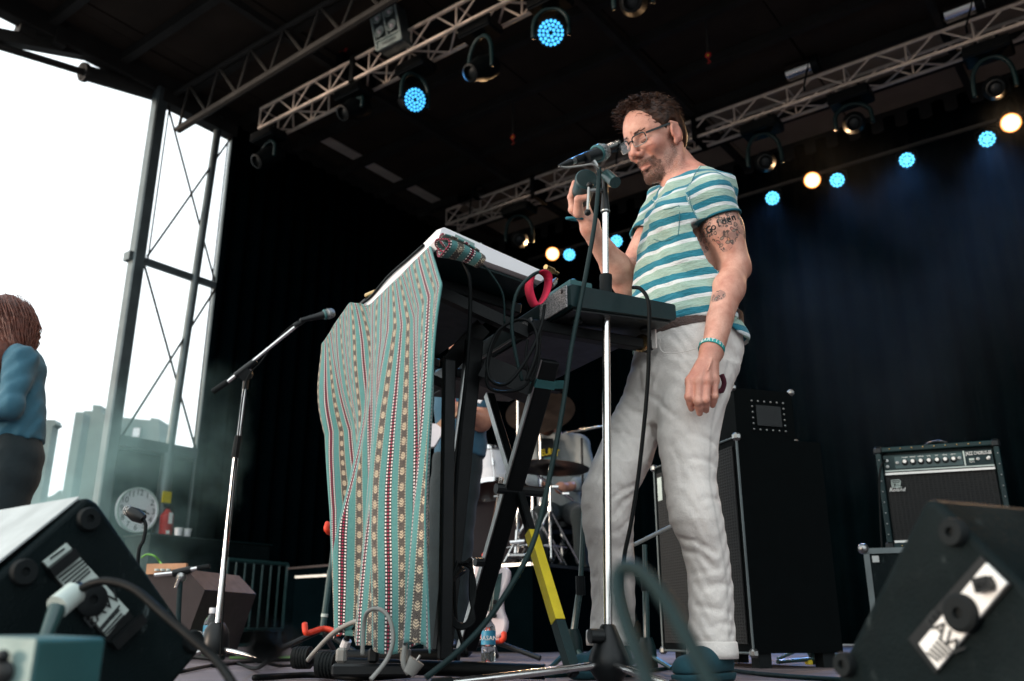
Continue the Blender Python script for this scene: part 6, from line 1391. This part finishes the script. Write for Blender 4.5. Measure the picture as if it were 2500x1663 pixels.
# ================================================================== drums on a riser
RN = P(1300, 1371, 6.1); rz = RN.z
rs = thing('drum_riser', 'black skirted drum riser with pale front edge', 'riser', Vector((RN.x, RN.y, 0)))
rp_ = [RN, RN - UV_ * 2.4, RN - UV_ * 2.4 + VV_ * 2.4, RN + VV_ * 2.4]
MB().prism([p - ZZ * .03 for p in rp_], -ZZ * (rz - .034)).build('skirt', 'curtain', rs); MB().prism([p.copy() for p in rp_], -ZZ * .028).build('deck_board', 'blackmetal', rs)
MB().bar(RN - ZZ * .015 - VV_ * .004 - UV_ * .004, RN - UV_ * 2.4 - ZZ * .015 - VV_ * .004, .012, .02, ZZ).build('edge_profile', 'steel', rs); MB().bar(RN - ZZ * .015 + UV_ * .006, RN + VV_ * 2.4 - ZZ * .015 + UV_ * .006, .012, .02, ZZ).build('edge_profile', 'steel', rs)
def pearl():
    k = NT('white_pearl_wrap'); f = k.noise(14, 4); k.set(Base_Color=k.mix(f, lin('b9bcc4'), lin('f4f0ef')), Roughness=.25); k.bump(f, .1, .003); return k.m
M['pearl'] = pearl()
def drum(c, ax, r, h, label, shell, bottom):
    t = thing('drum', label, 'drum', c); m = frame_of(ax).to_4x4(); m.translation = c
    MB().lathe([(r, .02), (r, h - .02)], m, 32).build('shell', shell, t)
    for z in (0, h): MB().lathe([(r + .002, z - .016), (r + .01, z - .016), (r + .01, z + .016), (r + .002, z + .016)], m, 32, True).build('hoop', 'chrome', t)
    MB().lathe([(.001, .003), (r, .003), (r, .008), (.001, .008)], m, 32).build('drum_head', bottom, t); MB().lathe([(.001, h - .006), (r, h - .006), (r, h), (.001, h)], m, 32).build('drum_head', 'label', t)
    for k in range(8):
        a = 2 * math.pi * (k + .3) / 8; p = m @ Vector(((r + .012) * math.cos(a), (r + .012) * math.sin(a), 0)); q_ = m @ Vector(((r + .012) * math.cos(a), (r + .012) * math.sin(a), h))
        MB().tube([p, q_], .004, 6).build('tension_rod', 'chrome', t); c2 = p.lerp(q_, .5); MB().tube([c2 - (q_ - p) * .1, c2 + (q_ - p) * .1], .011, 6).build('lug', 'chrome', t)
    return t
DY = 6.7
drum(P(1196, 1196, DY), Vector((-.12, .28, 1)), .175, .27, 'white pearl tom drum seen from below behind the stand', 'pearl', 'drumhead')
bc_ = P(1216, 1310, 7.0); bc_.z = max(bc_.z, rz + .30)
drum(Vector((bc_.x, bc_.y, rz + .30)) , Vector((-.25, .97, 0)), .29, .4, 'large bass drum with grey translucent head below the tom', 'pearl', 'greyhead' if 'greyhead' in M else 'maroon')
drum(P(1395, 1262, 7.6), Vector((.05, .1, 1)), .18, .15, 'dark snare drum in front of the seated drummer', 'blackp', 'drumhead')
def hw_stand(px, ytop, Y, label, cym=None, mat='chrome', tilt=(0, 0, 1), legs=True):
    top = P(px, ytop, Y); base = Vector((top.x, top.y, rz)); t = thing('cymbal_stand', label, 'drum stand', base)
    MB().tube([base + ZZ * .12, base + (top - base) * .55], .013, 10).build('lower_tube', mat, t); MB().tube([base + (top - base) * .5, top], .009, 10).build('upper_tube', mat, t); MB().tube([base + (top - base) * .53, base + (top - base) * .57], .02, 10).build('clamp', mat, t)
    for k in range(3):
        a = k * 2.094 + .5; e = base + Vector((.24 * math.cos(a), .24 * math.sin(a), .012)); MB().tube([base + ZZ * .38, e], .009, 8).build('leg', mat, t); MB().tube([base + ZZ * .14, base.lerp(e, .55) + ZZ * .12], .007, 6).build('leg_brace', mat, t); MB().sphere(e, .018).build('rubber_foot', 'rubber', t)
    if cym:
        m = frame_of(tilt).to_4x4(); m.translation = top; r = cym
        MB().lathe([(.006, .022), (.03, .02), (.05, .004), (r * .6, -.006), (r, -.02), (r, -.0225), (r * .6, -.009), (.05, .001), (.03, .016), (.006, .018)], m, 40).build('cymbal', 'cymbal', t)
    return t
hw_stand(1318, 1000, 6.9, 'cymbal stand with a large bronze cymbal tilted to the front', .28, tilt=(-.15, -.75, .65))
hw_stand(1264, 960, 6.5, 'straight cymbal stand with a bright blue-lit top', None)
hw_stand(1342, 1136, 6.4, 'hi-hat stand with a flat dark cymbal before the drummer', .29, tilt=(.05, .03, 1))
hw_stand(1420, 1070, 6.9, 'dark boom stand beside the seated drummer', None, 'blackmetal')
hw_stand(1300, 1190, 6.35, 'short chrome stand with bent joint left of hi-hat', None)
bs_ = thing('boom_arm', 'chrome boom arm crossing behind the performer\'s far thigh', 'boom arm', P(1420, 1047, 6.9)); MB().tube([P(1385, 1056, 6.9), P(1475, 1040, 6.8)], .009, 8).build('rod', 'chrome', bs_); MB().tube([P(1415, 1052, 6.9), P(1430, 1048, 6.88)], .018, 8).build('clamp', 'blackmetal', bs_)
bs_ = thing('boom_arm', 'short chrome drum arm with wing nuts below the hi-hat', 'boom arm', P(1345, 1190, 6.3)); MB().tube([P(1312, 1161, 6.3), P(1400, 1222, 6.4)], .01, 8).build('rod', 'chrome', bs_)
for x, y in ((1356, 1188), (1382, 1205)): MB().box(P(x, y, 6.3), (.05, .02, .02), None, .004).build('wing_nut', 'chrome', bs_)
pd = thing('drum_pedal', 'chrome bass drum pedal on the riser edge', 'pedal', P(1265, 1366, 6.25)); MB().box(P(1262, 1358, 6.25), (.12, .2, .025), None, .006).build('foot_plate', 'chrome', pd); MB().tube([P(1258, 1355, 6.25), P(1262, 1295, 6.3)], .012, 8).build('post', 'chrome', pd); MB().tube([P(1245, 1325, 6.25), P(1280, 1322, 6.25)], .015, 8).build('axle', 'chrome', pd)
# drummer
dr = thing('person', 'seated bearded drummer in grey shirt over black printed tee', 'person', P(1375, 1390, 7.3)); ZY = 7.3
hd3 = P(1340, 1030, ZY); t3 = rings([(1365, 1062, ZY, .10, .08), (1368, 1078, ZY, .19, .11), (1368, 1130, ZY, .2, .13), (1370, 1200, ZY, .19, .14), (1372, 1250, ZY, .2, .17)])
sh3, el3, wr3 = P(1420, 1085, ZY - .05), P(1440, 1170, ZY - .2), P(1392, 1188, ZY - .4)
sr3, er3, wq3 = P(1312, 1085, ZY - .05), P(1300, 1170, ZY - .2), P(1335, 1180, ZY - .4)
sdf_part('body', lambda p: smin(smin(s_ell(p, hd3, (.08, .1, .125)), chain(p, [hd3, P(1362, 1080, ZY), P(1370, 1240, ZY)], [.06, .06, .11]), .03), np.minimum(smin(chain(p, [sh3, el3, wr3, P(1368, 1190, ZY - .45)], [.05, .042, .032, .034]), s_ell(p, P(1370, 1192, ZY - .45), (.055, .045, .05)), .02), chain(p, [P(1370, 1080, ZY), sr3, er3, wq3], [.06, .05, .042, .03])), .03), [hd3, P(1440, 1250, ZY), er3, wr3], .2, .014, 'skin2', dr)
sdf_part('shirt', lambda p: smin(s_stack(p, t3, (1, 0)), np.minimum(chain(p, [P(1390, 1078, ZY), sh3, el3, P(1402, 1186, ZY - .34)], [.08, .07, .06, .055]), chain(p, [P(1345, 1078, ZY), sr3, er3, P(1325, 1178, ZY - .34)], [.08, .07, .06, .055])), .03) + .006 * np.sin(p[0] * 60 + p[2] * 20), [sh3, sr3, el3, P(1372, 1250, ZY), wr3], .22, .013, 'greyshirt', dr)
MB().prism([P(1322, 1070, ZY - .15), P(1350, 1070, ZY - .15), P(1360, 1125, ZY - .17), P(1348, 1150, ZY - .17), P(1318, 1150, ZY - .17)], (0, .02, 0)).build('tee_front', 'blackp', dr)
M['yprint'] = plain('yellow_print', 'd9c31f', .7, var=.15)
for i, ch in enumerate('BUILT'): text_part('tee_lettering', ch, 'yprint', dr, basis((1, 0, .25 - i * .1), (0, .0, 1), (0, -1, 0), P(1326 + i * 8.5, 1106 - (2 - abs(i - 2)) * 1.5, ZY - .185)), .075, ext=.002)
MB().prism([P(1328, 1118, ZY - .175), P(1358, 1114, ZY - .175), P(1352, 1128, ZY - .175), P(1330, 1130, ZY - .175)], (0, .003, 0)).build('tee_print', 'teal', dr)
sdf_part('hair', lambda p: np.maximum(s_ell(p, hd3 + Vector((0, .03, .04)), (.095, .11, .12)), -s_ell(p, hd3 + Vector((-.03, -.09, -.02)), (.09, .06, .12))) , [hd3], .18, .012, 'hair', dr, 1)
sdf_part('beard', lambda p: s_ell(p, hd3 + Vector((-.02, -.06, -.09)), (.06, .045, .055)), [hd3], .18, .012, 'hair', dr, 1)
l3 = rings([(1372, 1240, ZY, .2, .16), (1372, 1262, ZY, .2, .17)]); 
sdf_part('trousers', lambda p: smin(s_stack(p, l3, (1, 0)), np.minimum(chain(p, [P(1390, 1250, ZY), P(1420, 1262, ZY - .45), Vector((P(1420, 1262, ZY - .45).x, ZY - .45, rz + .08))], [.1, .08, .06]), chain(p, [P(1350, 1250, ZY), P(1318, 1262, ZY - .45), Vector((P(1318, 1262, ZY - .45).x, ZY - .45, rz + .08))], [.1, .08, .06])), .03), [P(1372, 1240, ZY), P(1440, 1260, ZY - .5), P(1300, 1380, ZY)], .16, .016, 'darkjean', dr)
th_ = thing('drum_throne', 'round black drum stool under the drummer', 'stool', Vector((P(1372, 1262, ZY).x, ZY, rz))); zt = P(1372, 1262, ZY).z - .02
MB().lathe([(.15, 0), (.17, .02), (.17, .06), (.15, .08)], basis((1, 0, 0), (0, 1, 0), (0, 0, 1), Vector((th_.location.x, ZY, zt - .1))), 20).build('seat', 'blackp', th_); MB().tube([Vector((th_.location.x, ZY, zt - .1)), Vector((th_.location.x, ZY, rz + .1))], .02, 8).build('post', 'chrome', th_)
for k in range(3): a = k * 2.094; MB().tube([Vector((th_.location.x, ZY, rz + .3)), Vector((th_.location.x + .22 * math.cos(a), ZY + .22 * math.sin(a), rz + .012))], .01, 6).build('leg', 'chrome', th_)

# ================================================================== guitars on stands
BYG = 4.2
bg_ = thing('bass_guitar', 'cream bass guitar with dark pickguard leaning on its stand', 'guitar', P(1205, 1560, BYG))
ol = [(1160, 1374), (1175, 1366), (1186, 1378), (1186, 1400), (1196, 1414), (1210, 1404), (1222, 1386), (1234, 1384), (1244, 1398), (1240, 1425), (1227, 1455), (1228, 1490), (1238, 1520), (1230, 1548), (1205, 1560), (1175, 1555), (1160, 1530), (1163, 1490), (1168, 1455), (1156, 1425), (1153, 1395)]
olp = smooth_path([P(x, y, BYG) for x, y in ol + ol[:1]], 3)[:-1]; b_ = MB().prism(olp, (.01, .045, 0)).build('guitar_body', 'cream', bg_); bv = b_.modifiers.new('bevel', 'BEVEL'); bv.width = .012; bv.segments = 3; bv.limit_method = 'ANGLE'; bv.angle_limit = R(50)
MB().prism([P(x, y, BYG - .004) for x, y in ((1180, 1395), (1200, 1418), (1216, 1402), (1226, 1398), (1222, 1440), (1214, 1480), (1206, 1505), (1190, 1490), (1182, 1440))], (0, .004, 0)).build('pickguard', 'pick', bg_)
for x, y in ((1200, 1487), (1207, 1503), (1208, 1470)): MB().lathe([(.012, 0), (.011, .016), (.001, .017)], basis((1, 0, 0), (0, 0, 1), (0, -1, 0), P(x, y, BYG - .005)), 14).build('knob', 'blackp', bg_)
na, nb2 = P(1186, 1420, BYG - .012), P(1228, 1212, BYG - .02); MB().bar(na, nb2, .052, .02, Vector((0, 1, 0)), .004).build('neck', 'wood', bg_); MB().bar(na - Vector((0, .012, 0)), nb2 - Vector((0, .012, 0)), .05, .006, Vector((0, 1, 0))).build('fretboard', 'maroon', bg_)
for k in range(18): t_ = 1 - .96 ** (k * 1.9); c_ = nb2.lerp(na, t_) - Vector((0, .016, 0)); MB().bar(c_ - Vector((.025, 0, .004)), c_ + Vector((.025, 0, .004)), .003, .002, Vector((0, 1, 0))).build('fret', 'steel', bg_)
for k in range(4): o_ = Vector((-.015 + .01 * k, -.02, 0)); MB().tube([P(1192, 1500, BYG - .01) + o_, nb2 + o_ + ZZ * .1], .0012, 4).build('string', 'steel', bg_)
MB().prism([P(x, y, BYG - .02) for x, y in ((1222, 1218), (1222, 1190), (1234, 1180), (1246, 1182), (1244, 1200), (1236, 1220))], (0, .014, 0)).build('headstock', 'wood', bg_)
for k in range(4): c_ = P(1221 + k * 3.4, 1213 - k * 9, BYG - .02); MB().tube([c_, c_ - Vector((.03, 0, 0))], .006, 6).build('tuning_peg', 'steel', bg_)
def guitar_stand(px_top, px_bot, Y, label, hooks):
    t = thing('guitar_stand', label, 'guitar stand', P(px_bot[0], px_bot[1] + 40, Y)); a, b = P(*px_top, Y), P(*px_bot, Y)
    MB().tube([a, a.lerp(b, .4)], .011, 10).build('upper_tube', 'pick', t); MB().tube([a.lerp(b, .38), b], .014, 10).build('lower_tube', 'pick', t); lb = a.lerp(b, .8); MB().tube([lb, lb.lerp(b, .15)], .0155, 10).build('label_band', 'label', t)
    for h_ in hooks: MB().tube(smooth_path([P(x, y, Y + d) for x, y, d in h_], 4), .0125, 8).build('hook', 'orange', t, smooth=True)
    for e in ((-.25, -.1), (.22, -.12), (.02, .3)): MB().tube([b + ZZ * .02, Vector((b.x + e[0], b.y + e[1], .012))], .012, 8).build('leg', 'blackp', t)
    return t
guitar_stand((819, 1300), (786, 1550), 4.1, 'empty guitar stand with orange padded hooks beside the blanket', [[(800, 1278, -.1), (797, 1290, -.12), (803, 1299, -.1), (819, 1303, -.03), (832, 1300, 0)], [(744, 1523, -.1), (747, 1545, -.12), (765, 1542, -.08), (790, 1535, -.03), (812, 1540, -.05), (828, 1547, -.1), (829, 1526, -.1)]])
guitar_stand((1222, 1345), (1200, 1575), BYG + .12, 'guitar stand with orange hooks behind the cream bass guitar', [[(1182, 1355, -.18), (1190, 1362, -.2), (1200, 1367, -.15), (1212, 1360, -.05), (1212, 1352, -.18)], [(1180, 1545, -.2), (1182, 1562, -.2), (1205, 1566, -.05), (1228, 1562, -.2), (1230, 1545, -.2)]])

# ================================================================== small things at stage right
CU = SL + .06
def onwall(x, y, d=.0): return onU(x, y, CU + d)
ck = thing('wall_clock', 'round white wall clock on the smoky dark panel', 'clock', onwall(331, 1293))
cc = onwall(331, 1246, .0); cr_ = 48 * mmpx(cc) * 1.12; mck = basis(VV_, ZZ, UV_, cc)
MB().lathe([(cr_, 0), (cr_, .04), (cr_ * .95, .05), (cr_ * .93, .036), (.001, .036)], mck, 40).build('dial', 'white', ck); MB().lathe([(cr_ * .95, .037), (cr_ * 1.02, .037), (cr_ * 1.02, .055), (cr_ * .95, .055)], mck, 40, True).build('bezel', 'label', ck)
for hnum in range(1, 13):
    a = R(90 - 30 * hnum); text_part('numeral', str(hnum), 'print', ck, basis(VV_, ZZ, UV_, cc + (VV_ * math.cos(a) + ZZ * math.sin(a)) * cr_ * .78 + UV_ * .04), .085)
MB().bar(cc + UV_ * .043, cc + UV_ * .043 + (VV_ * .97 - ZZ * .2) * cr_ * .6, .012, .003, UV_).build('hand', 'print', ck); MB().bar(cc + UV_ * .046, cc + UV_ * .046 + (VV_ * .9 - ZZ * .05) * cr_ * .45, .018, .003, UV_).build('hand', 'print', ck)
fe = thing('fire_extinguisher', 'red fire extinguisher with white label below yellow tag', 'extinguisher', onwall(405, 1312, .15)); fb, ft = onwall(403, 1310, .15), onwall(409, 1250, .15)
MB().tube([fb, fb.lerp(ft, .06), fb.lerp(ft, .86), ft, ft + ZZ * .03], [.06, .068, .068, .04, .02], 18).build('cylinder', 'red', fe); MB().prism([fb.lerp(ft, a) + UV_ * .071 + VV_ * b for a, b in ((.5, -.025), (.5, .02), (.95, .02), (.95, -.025))], UV_ * .002).build('label_sticker', 'wprint', fe)
MB().prism([fb.lerp(ft, a) + UV_ * .071 + VV_ * b for a, b in ((.08, -.04), (.08, .0), (.22, .0), (.22, -.04))], UV_ * .002).build('label_sticker', 'wprint', fe)
MB().tube(smooth_path([ft + ZZ * .03, ft + ZZ * .07 + VV_ * .04, ft + VV_ * .08 - ZZ * .02], 4), .012, 8).build('hose', 'blackp', fe); MB().box(ft + ZZ * .06, (.03, .1, .03), bm_, .006).build('valve', 'blackp', fe); MB().box(ft + ZZ * .16 - UV_ * .05, (.02, .1, .12), bm_).build('tag', 'yellow', fe)
ec = thing('equipment_case', 'low black equipment case under the paper cups', 'case', UVZ(CU + .3, 5.4, 0)); ctz = onwall(434, 1315, .35).z
e0 = onwall(395, 1400, .1); MB().prism([UVZ(CU + .15, 4.95, ctz - .01), UVZ(CU + .15, 6.4, ctz - .01), UVZ(CU + .6, 6.4, ctz - .01), UVZ(CU + .6, 4.95, ctz - .01)], -ZZ * (ctz - .014)).build('box', 'tolex', ec); MB().prism([UVZ(CU + .13, 4.93, ctz), UVZ(CU + .13, 6.42, ctz), UVZ(CU + .62, 6.42, ctz), UVZ(CU + .62, 4.93, ctz)], -ZZ * .0095).build('lid', 'dteal', ec)
for i, x in enumerate((434, 455)):
    c = onwall(x, 1315, .35); c.z = ctz; o_ = thing('paper_cup', ('white paper cup beside the red fire extinguisher', 'white paper cup farther from the fire extinguisher')[i], 'cup', c, 'paper cups on the case'); MB().lathe([(.03, .001), (.033, .004), (.042, .1), (.045, .102), (.044, .106), (.039, .104), (.03, .01), (.001, .008)], basis((1, 0, 0), (0, 1, 0), (0, 0, 1), c), 20).build('cup_wall', 'white', o_); MB().lathe([(.0425, .097), (.0465, .1), (.0465, .106), (.043, .108)], basis((1, 0, 0), (0, 1, 0), (0, 0, 1), c), 20, True).build('rolled_rim', 'wprint', o_)
# instrument microphone on a short gooseneck by the wedge
gm = thing('microphone', 'small black microphone on a gooseneck in front of the clock', 'microphone', P(337, 1350, 2.2)); ga, gb = P(313, 1247, 2.2), P(350, 1268, 2.2)
MB().tube([ga, ga.lerp(gb, .5), gb], [.012, .017, .012], 12).build('head', 'blackp', gm); MB().tube(smooth_path([gb, P(356, 1285, 2.2), P(350, 1320, 2.2), P(338, 1355, 2.2), P(334, 1500, 2.25)], 5), .0045, 8).build('gooseneck', 'rubber', gm, smooth=True); MB().sphere(ga, .0135).build('grille', 'micmesh', gm)
gbase = P(334, 1500, 2.25); MB().tube([gbase, Vector((gbase.x, gbase.y, .0))], .008, 8).build('post', 'blackp', gm); MB().lathe([(.09, 0), (.088, .012), (.02, .02)], basis((1, 0, 0), (0, 1, 0), (0, 0, 1), Vector((gbase.x, gbase.y, .0))), 20).build('round_base', 'blackp', gm)
# maroon instrument case with a short boom stand
mc = thing('instrument_case', 'maroon wooden case tipped behind the wedge monitor', 'case', P(430, 1605, 4.6))
MB().prism([P(360, 1392, 4.6), P(455, 1390, 4.6), P(500, 1440, 4.6), P(470, 1520, 4.6), P(440, 1612, 4.6), P(360, 1612, 4.6)], (.12, .5, 0)).build('box', 'maroon', mc); MB().bar(P(360, 1390, 4.58), P(456, 1388, 4.58), .03, .05, ZZ).build('rim', 'wood', mc)
for k in range(3): MB().lathe([(.012, 0), (.012, .01)], basis((1, 0, 0), (0, 1, 0), (0, 0, 1), P(383 + 14 * k, 1394, 4.55)), 12).build('key_button', 'label', mc)
hs = thing('microphone_stand', 'low black boom stand with pale joints over the maroon case', 'microphone stand', P(437, 1610, 4.3)); MB().tube([P(378, 1404, 4.3), P(425, 1399, 4.3)], .011, 10).build('boom_tube', 'chrome', hs); MB().tube([P(423, 1400, 4.3), P(466, 1391, 4.3)], .018, 10).build('boom_clamp', 'blackp', hs); MB().tube([P(464, 1391, 4.3), P(484, 1387, 4.3)], .011, 10).build('boom_tube', 'chrome', hs); MB().tube([P(482, 1387, 4.3), P(512, 1383, 4.3)], .012, 10).build('boom_grip', 'rubber', hs)
MB().sphere(P(443, 1408, 4.3), .025).build('swivel', 'steel', hs); MB().tube([P(441, 1410, 4.3), P(437, 1470, 4.3), P(432, 1600, 4.3)], .012, 10).build('lower_tube', 'dteal', hs); MB().tube([P(437, 1412, 4.28), P(428, 1435, 4.28)], .008, 8).build('tee_handle', 'chrome', hs)
for e in ((-.2, -.1), (.2, -.1), (0, .25)): c = P(432, 1600, 4.3); MB().tube([c, Vector((c.x + e[0], c.y + e[1], .01))], .01, 8).build('leg', 'blackp', hs)
cable('cable', [P(345, 1362, 5.5), P(358, 1354, 5.5), P(378, 1358, 5.5), P(395, 1378, 5.5), P(402, 1392, 5.0)], .006, 'green', 'bright green cable arching over the maroon case')
# water bottles
def bottle(px, py_top, py_bot, Y, label):
    b = P(px, py_bot, Y); b.z = max(b.z, .002); tp_ = P(px, py_top, Y); H = tp_.z - b.z; t = thing('water_bottle', label, 'bottle', b); m = basis((1, 0, 0), (0, 1, 0), (0, 0, 1), b); r = H * .155
    MB().lathe([(r * .8, 0), (r, .01), (r, H * .3), (r * .94, H * .33), (r, H * .36), (r, H * .68), (r * .9, H * .76), (r * .42, H * .87), (r * .4, H * .9)], m, 24).build('bottle_wall', 'clear', t); MB().lathe([(r * 1.02, H * .37), (r * 1.02, H * .66)], m, 24).build('paper_label', 'bluelabel', t); MB().lathe([(r * .48, H * .89), (r * .5, H * .9), (r * .5, H * .985), (r * .44, H)], m, 18).build('cap', 'white', t)
    return t, b, H, r
M['bluelabel'] = plain('blue_label', '2f8fb4', .5, var=.3, scale=30)
t, b, H, r = bottle(508, 1484, 1612, 4.3, 'clear water bottle with blue label behind the wedge monitor'); text_part('lettering', 'DASANI', 'wprint', t, basis((1, 0, 0), ZZ, (0, -1, 0), b + ZZ * H * .5 - Vector((0, r * 1.04, 0))), .028)
t, b, H, r = bottle(1192, 1500, 1618, 3.5, 'clear water bottle with blue label in front of bass guitar'); text_part('lettering', 'DASANI', 'wprint', t, basis((1, 0, 0), ZZ, (0, -1, 0), b + ZZ * H * .5 - Vector((0, r * 1.04, 0))), .022)
# crowd barrier and low black wall at the back
cbx = thing('crowd_barrier', 'dark steel crowd barrier with upright bars by side curtain', 'barrier', P(640, 1577, 9.6))
ba, bb = P(556, 1366, 9.2), P(702, 1385, 9.9); bb.z = ba.z; f0 = lambda t, z: Vector((ba.x + (bb.x - ba.x) * t, ba.y + (bb.y - ba.y) * t, z))
for z in (ba.z, .16): MB().tube([f0(0, z), f0(1, z)], .02, 8).build('rail', 'pick', cbx)
for k in range(8): MB().tube([f0(k / 7, .16), f0(k / 7, ba.z)], .011 if 0 < k < 7 else .02, 8).build('bar', 'pick', cbx)
for t_ in (.1, .95): MB().bar(f0(t_, .0) + Vector((-.2, -.15, .015)), f0(t_, .0) + Vector((.2, .15, .015)), .05, .03, ZZ).build('foot', 'pick', cbx); MB().tube([f0(t_, .02), f0(t_, .16)], .02, 8).build('post', 'pick', cbx)
lwb = thing('low_black_riser', 'black cloth-skirted riser with thin pale edge behind guitar stand', 'riser', P(770, 1585, 9.0)); la, lb_ = P(704, 1386, 9.3), P(1020, 1384, 8.0); lb_.z = la.z
MB().prism([la, lb_, lb_ + Vector((.9, 1.2, 0)), la + Vector((.5, 1.2, 0))], -ZZ * (la.z - .01)).build('skirt', 'curtain', lwb); MB().bar(la - Vector((0, .01, .01)), lb_ - Vector((0, .01, .01)), .012, .02, ZZ).build('edge_profile', 'maroon', lwb)
tp_ = MB().prism([onZ(560, 1603, .002), onZ(760, 1602, .002), onZ(760, 1607, .002), onZ(560, 1608, .002)], ZZ * .002).build('floor_tape', 'gtape'); tag(tp_, 'strip of green tape stuck across the deck', 'tape')
# ---- floor leads
def floor_cable(pts, r, mat, label): return cable('cable', [onZ(x, y, r + .001 + dz) for x, y, dz in pts], r, mat, label)
floor_cable([(440, 1640, 0), (560, 1618, .0), (620, 1632, 0), (660, 1608, .06), (640, 1580, .10), (628, 1600, .05), (680, 1625, 0), (800, 1622, 0)], .006, 'cable', 'twisted black lead looping beside the boom stand foot')
floor_cable([(520, 1625, 0), (640, 1612, 0), (760, 1612, 0), (850, 1618, 0)], .007, 'cable', 'straight black lead lying behind the green tape')
floor_cable([(620, 1655, 0), (760, 1648, 0), (880, 1655, 0), (1000, 1648, 0)], .008, 'cable', 'thick black lead lying along the deck boards')
floor_cable([(1000, 1640, 0), (1120, 1632, 0), (1230, 1640, 0), (1340, 1650, 0), (1460, 1640, 0)], .006, 'tealcable', 'dark lead winding under the keyboard stand')
floor_cable([(1560, 1640, 0), (1700, 1628, 0), (1850, 1645, 0), (1980, 1655, 0), (2080, 1660, 0)], .006, 'tealcable', 'dark lead running along the floor by the cabinet')
cb('pale grey mains lead slanting from the blanket to the floor', [(890, 1515, 2.35), (860, 1520, 2.4), (815, 1545, 2.45), (775, 1585, 2.5), (752, 1612, 2.55)], .0065, 'greycable')
cb('dark looped lead with pale end below the blanket hem', [(885, 1600, 2.1), (888, 1530, 2.1), (897, 1495, 2.08), (925, 1487, 2.06), (950, 1510, 2.05), (960, 1560, 2.04), (945, 1610, 2.03), (905, 1660, 2.0)], .0048, 'greycable')
pg = thing('mains_plug', 'pale grey mains plug hanging under the blanket hem', 'plug', P(1010, 1640, 2.1)); MB().tube([P(998, 1645, 2.1), P(1018, 1612, 2.1)], [.014, .019], 12).build('plug_body', 'greycable', pg); MB().tube(smooth_path([P(998, 1645, 2.1), P(985, 1620, 2.1), P(990, 1570, 2.12), P(992, 1545, 2.14)], 4), .006, 8).build('lead', 'greycable', pg); MB().tube([P(1018, 1612, 2.1), P(1026, 1600, 2.1)], .003, 6).build('pin', 'steel', pg)
pw = thing('power_strip', 'black power strip with pale plugs under the blanket hem', 'power strip', P(920, 1655, 2.3)); c = P(910, 1640, 2.35); MB().box(Vector((c.x, c.y, .028)), (.2, .045, .03), None, .006).build('case', 'blackp', pw)
for k, mt_ in ((-1, 'greycable'), (0, 'blackp'), (1, 'greycable')): MB().box(Vector((c.x + .08 * k, c.y, .062)), (.026, .026, .036), None, .006).build('plug', mt_, pw)
ad = thing('cable_adapter', 'white-tagged black adapter leaning under the blanket', 'adapter', P(845, 1600, 2.5)); MB().tube([P(835, 1600, 2.5), P(842, 1570, 2.48), P(852, 1548, 2.46)], [.012, .011, .006], 10).build('shell', 'blackp', ad); MB().tube([P(840, 1582, 2.48), P(848, 1563, 2.47)], .0125, 10).build('tag', 'white', ad)
cable('cable', [P(852, 1548, 2.46), P(868, 1530, 2.42), P(890, 1520, 2.38)], .004, 'cable', 'short black lead from the white-tagged adapter')

# ================================================================== drifting smoke by the open side
def smoke_mat():
    k = NT('stage_smoke'); k.t.nodes.remove(k.b); v = k.n('VolumePrincipled'); co = k.coord()
    z = k.sep(k.coord('Generated')); f = k.noise(1.1, 4, co); d = k.ramp(f, .47, .70)
    edge = k.math('MULTIPLY', k.math('MULTIPLY', k.math('MULTIPLY', z[0], k.math('SUBTRACT', 1, z[0])), k.math('MULTIPLY', z[1], k.math('SUBTRACT', 1, z[1]))), k.math('MULTIPLY', z[2], k.math('SUBTRACT', 1, z[2])))
    k.put(v.inputs['Density'], k.math('MULTIPLY', k.math('MULTIPLY', d, edge), 64 * .95)); v.inputs['Color'].default_value = (.6, .92, .9, 1); v.inputs['Anisotropy'].default_value = .3
    k.t.links.new(v.outputs[0], k.out.inputs['Volume']); return k.m
M['smoke'] = smoke_mat()
c0 = UVZ(SL + .7, 4.3, 1.5); o = MB().box((0, 0, 0), (1.3, 3.2, 2.9), bm_).build('smoke', 'smoke', smooth=False, local=True); o.location = c0; tag(o, 'pale teal smoke drifting round the tower foot', 'smoke', kind='stuff')

def haze_mat():
    k = NT('thin_lamp_haze'); k.t.nodes.remove(k.b); v = k.n('VolumePrincipled'); z = k.sep(k.coord('Generated')); f = k.ramp(k.noise(.7, 3), .35, .75)
    edge = k.math('MULTIPLY', k.math('MULTIPLY', k.math('MULTIPLY', z[0], k.math('SUBTRACT', 1, z[0])), k.math('MULTIPLY', z[1], k.math('SUBTRACT', 1, z[1]))), k.math('MULTIPLY', z[2], k.math('SUBTRACT', 1, z[2])))
    k.put(v.inputs['Density'], k.math('MULTIPLY', k.math('MULTIPLY', f, edge), 64 * .03)); v.inputs['Color'].default_value = (.8, .9, 1, 1); k.t.links.new(v.outputs[0], k.out.inputs['Volume']); return k.m
M['thinhaze'] = haze_mat()
o = MB().box((0, 0, 0), (5.5, 1.3, 4.6), bm_).build('smoke', 'thinhaze', smooth=False, local=True); o.location = UVZ(-1.6, 9.6, 3.6); tag(o, 'faint blue smoke hanging below the blue lamps', 'smoke', kind='stuff')
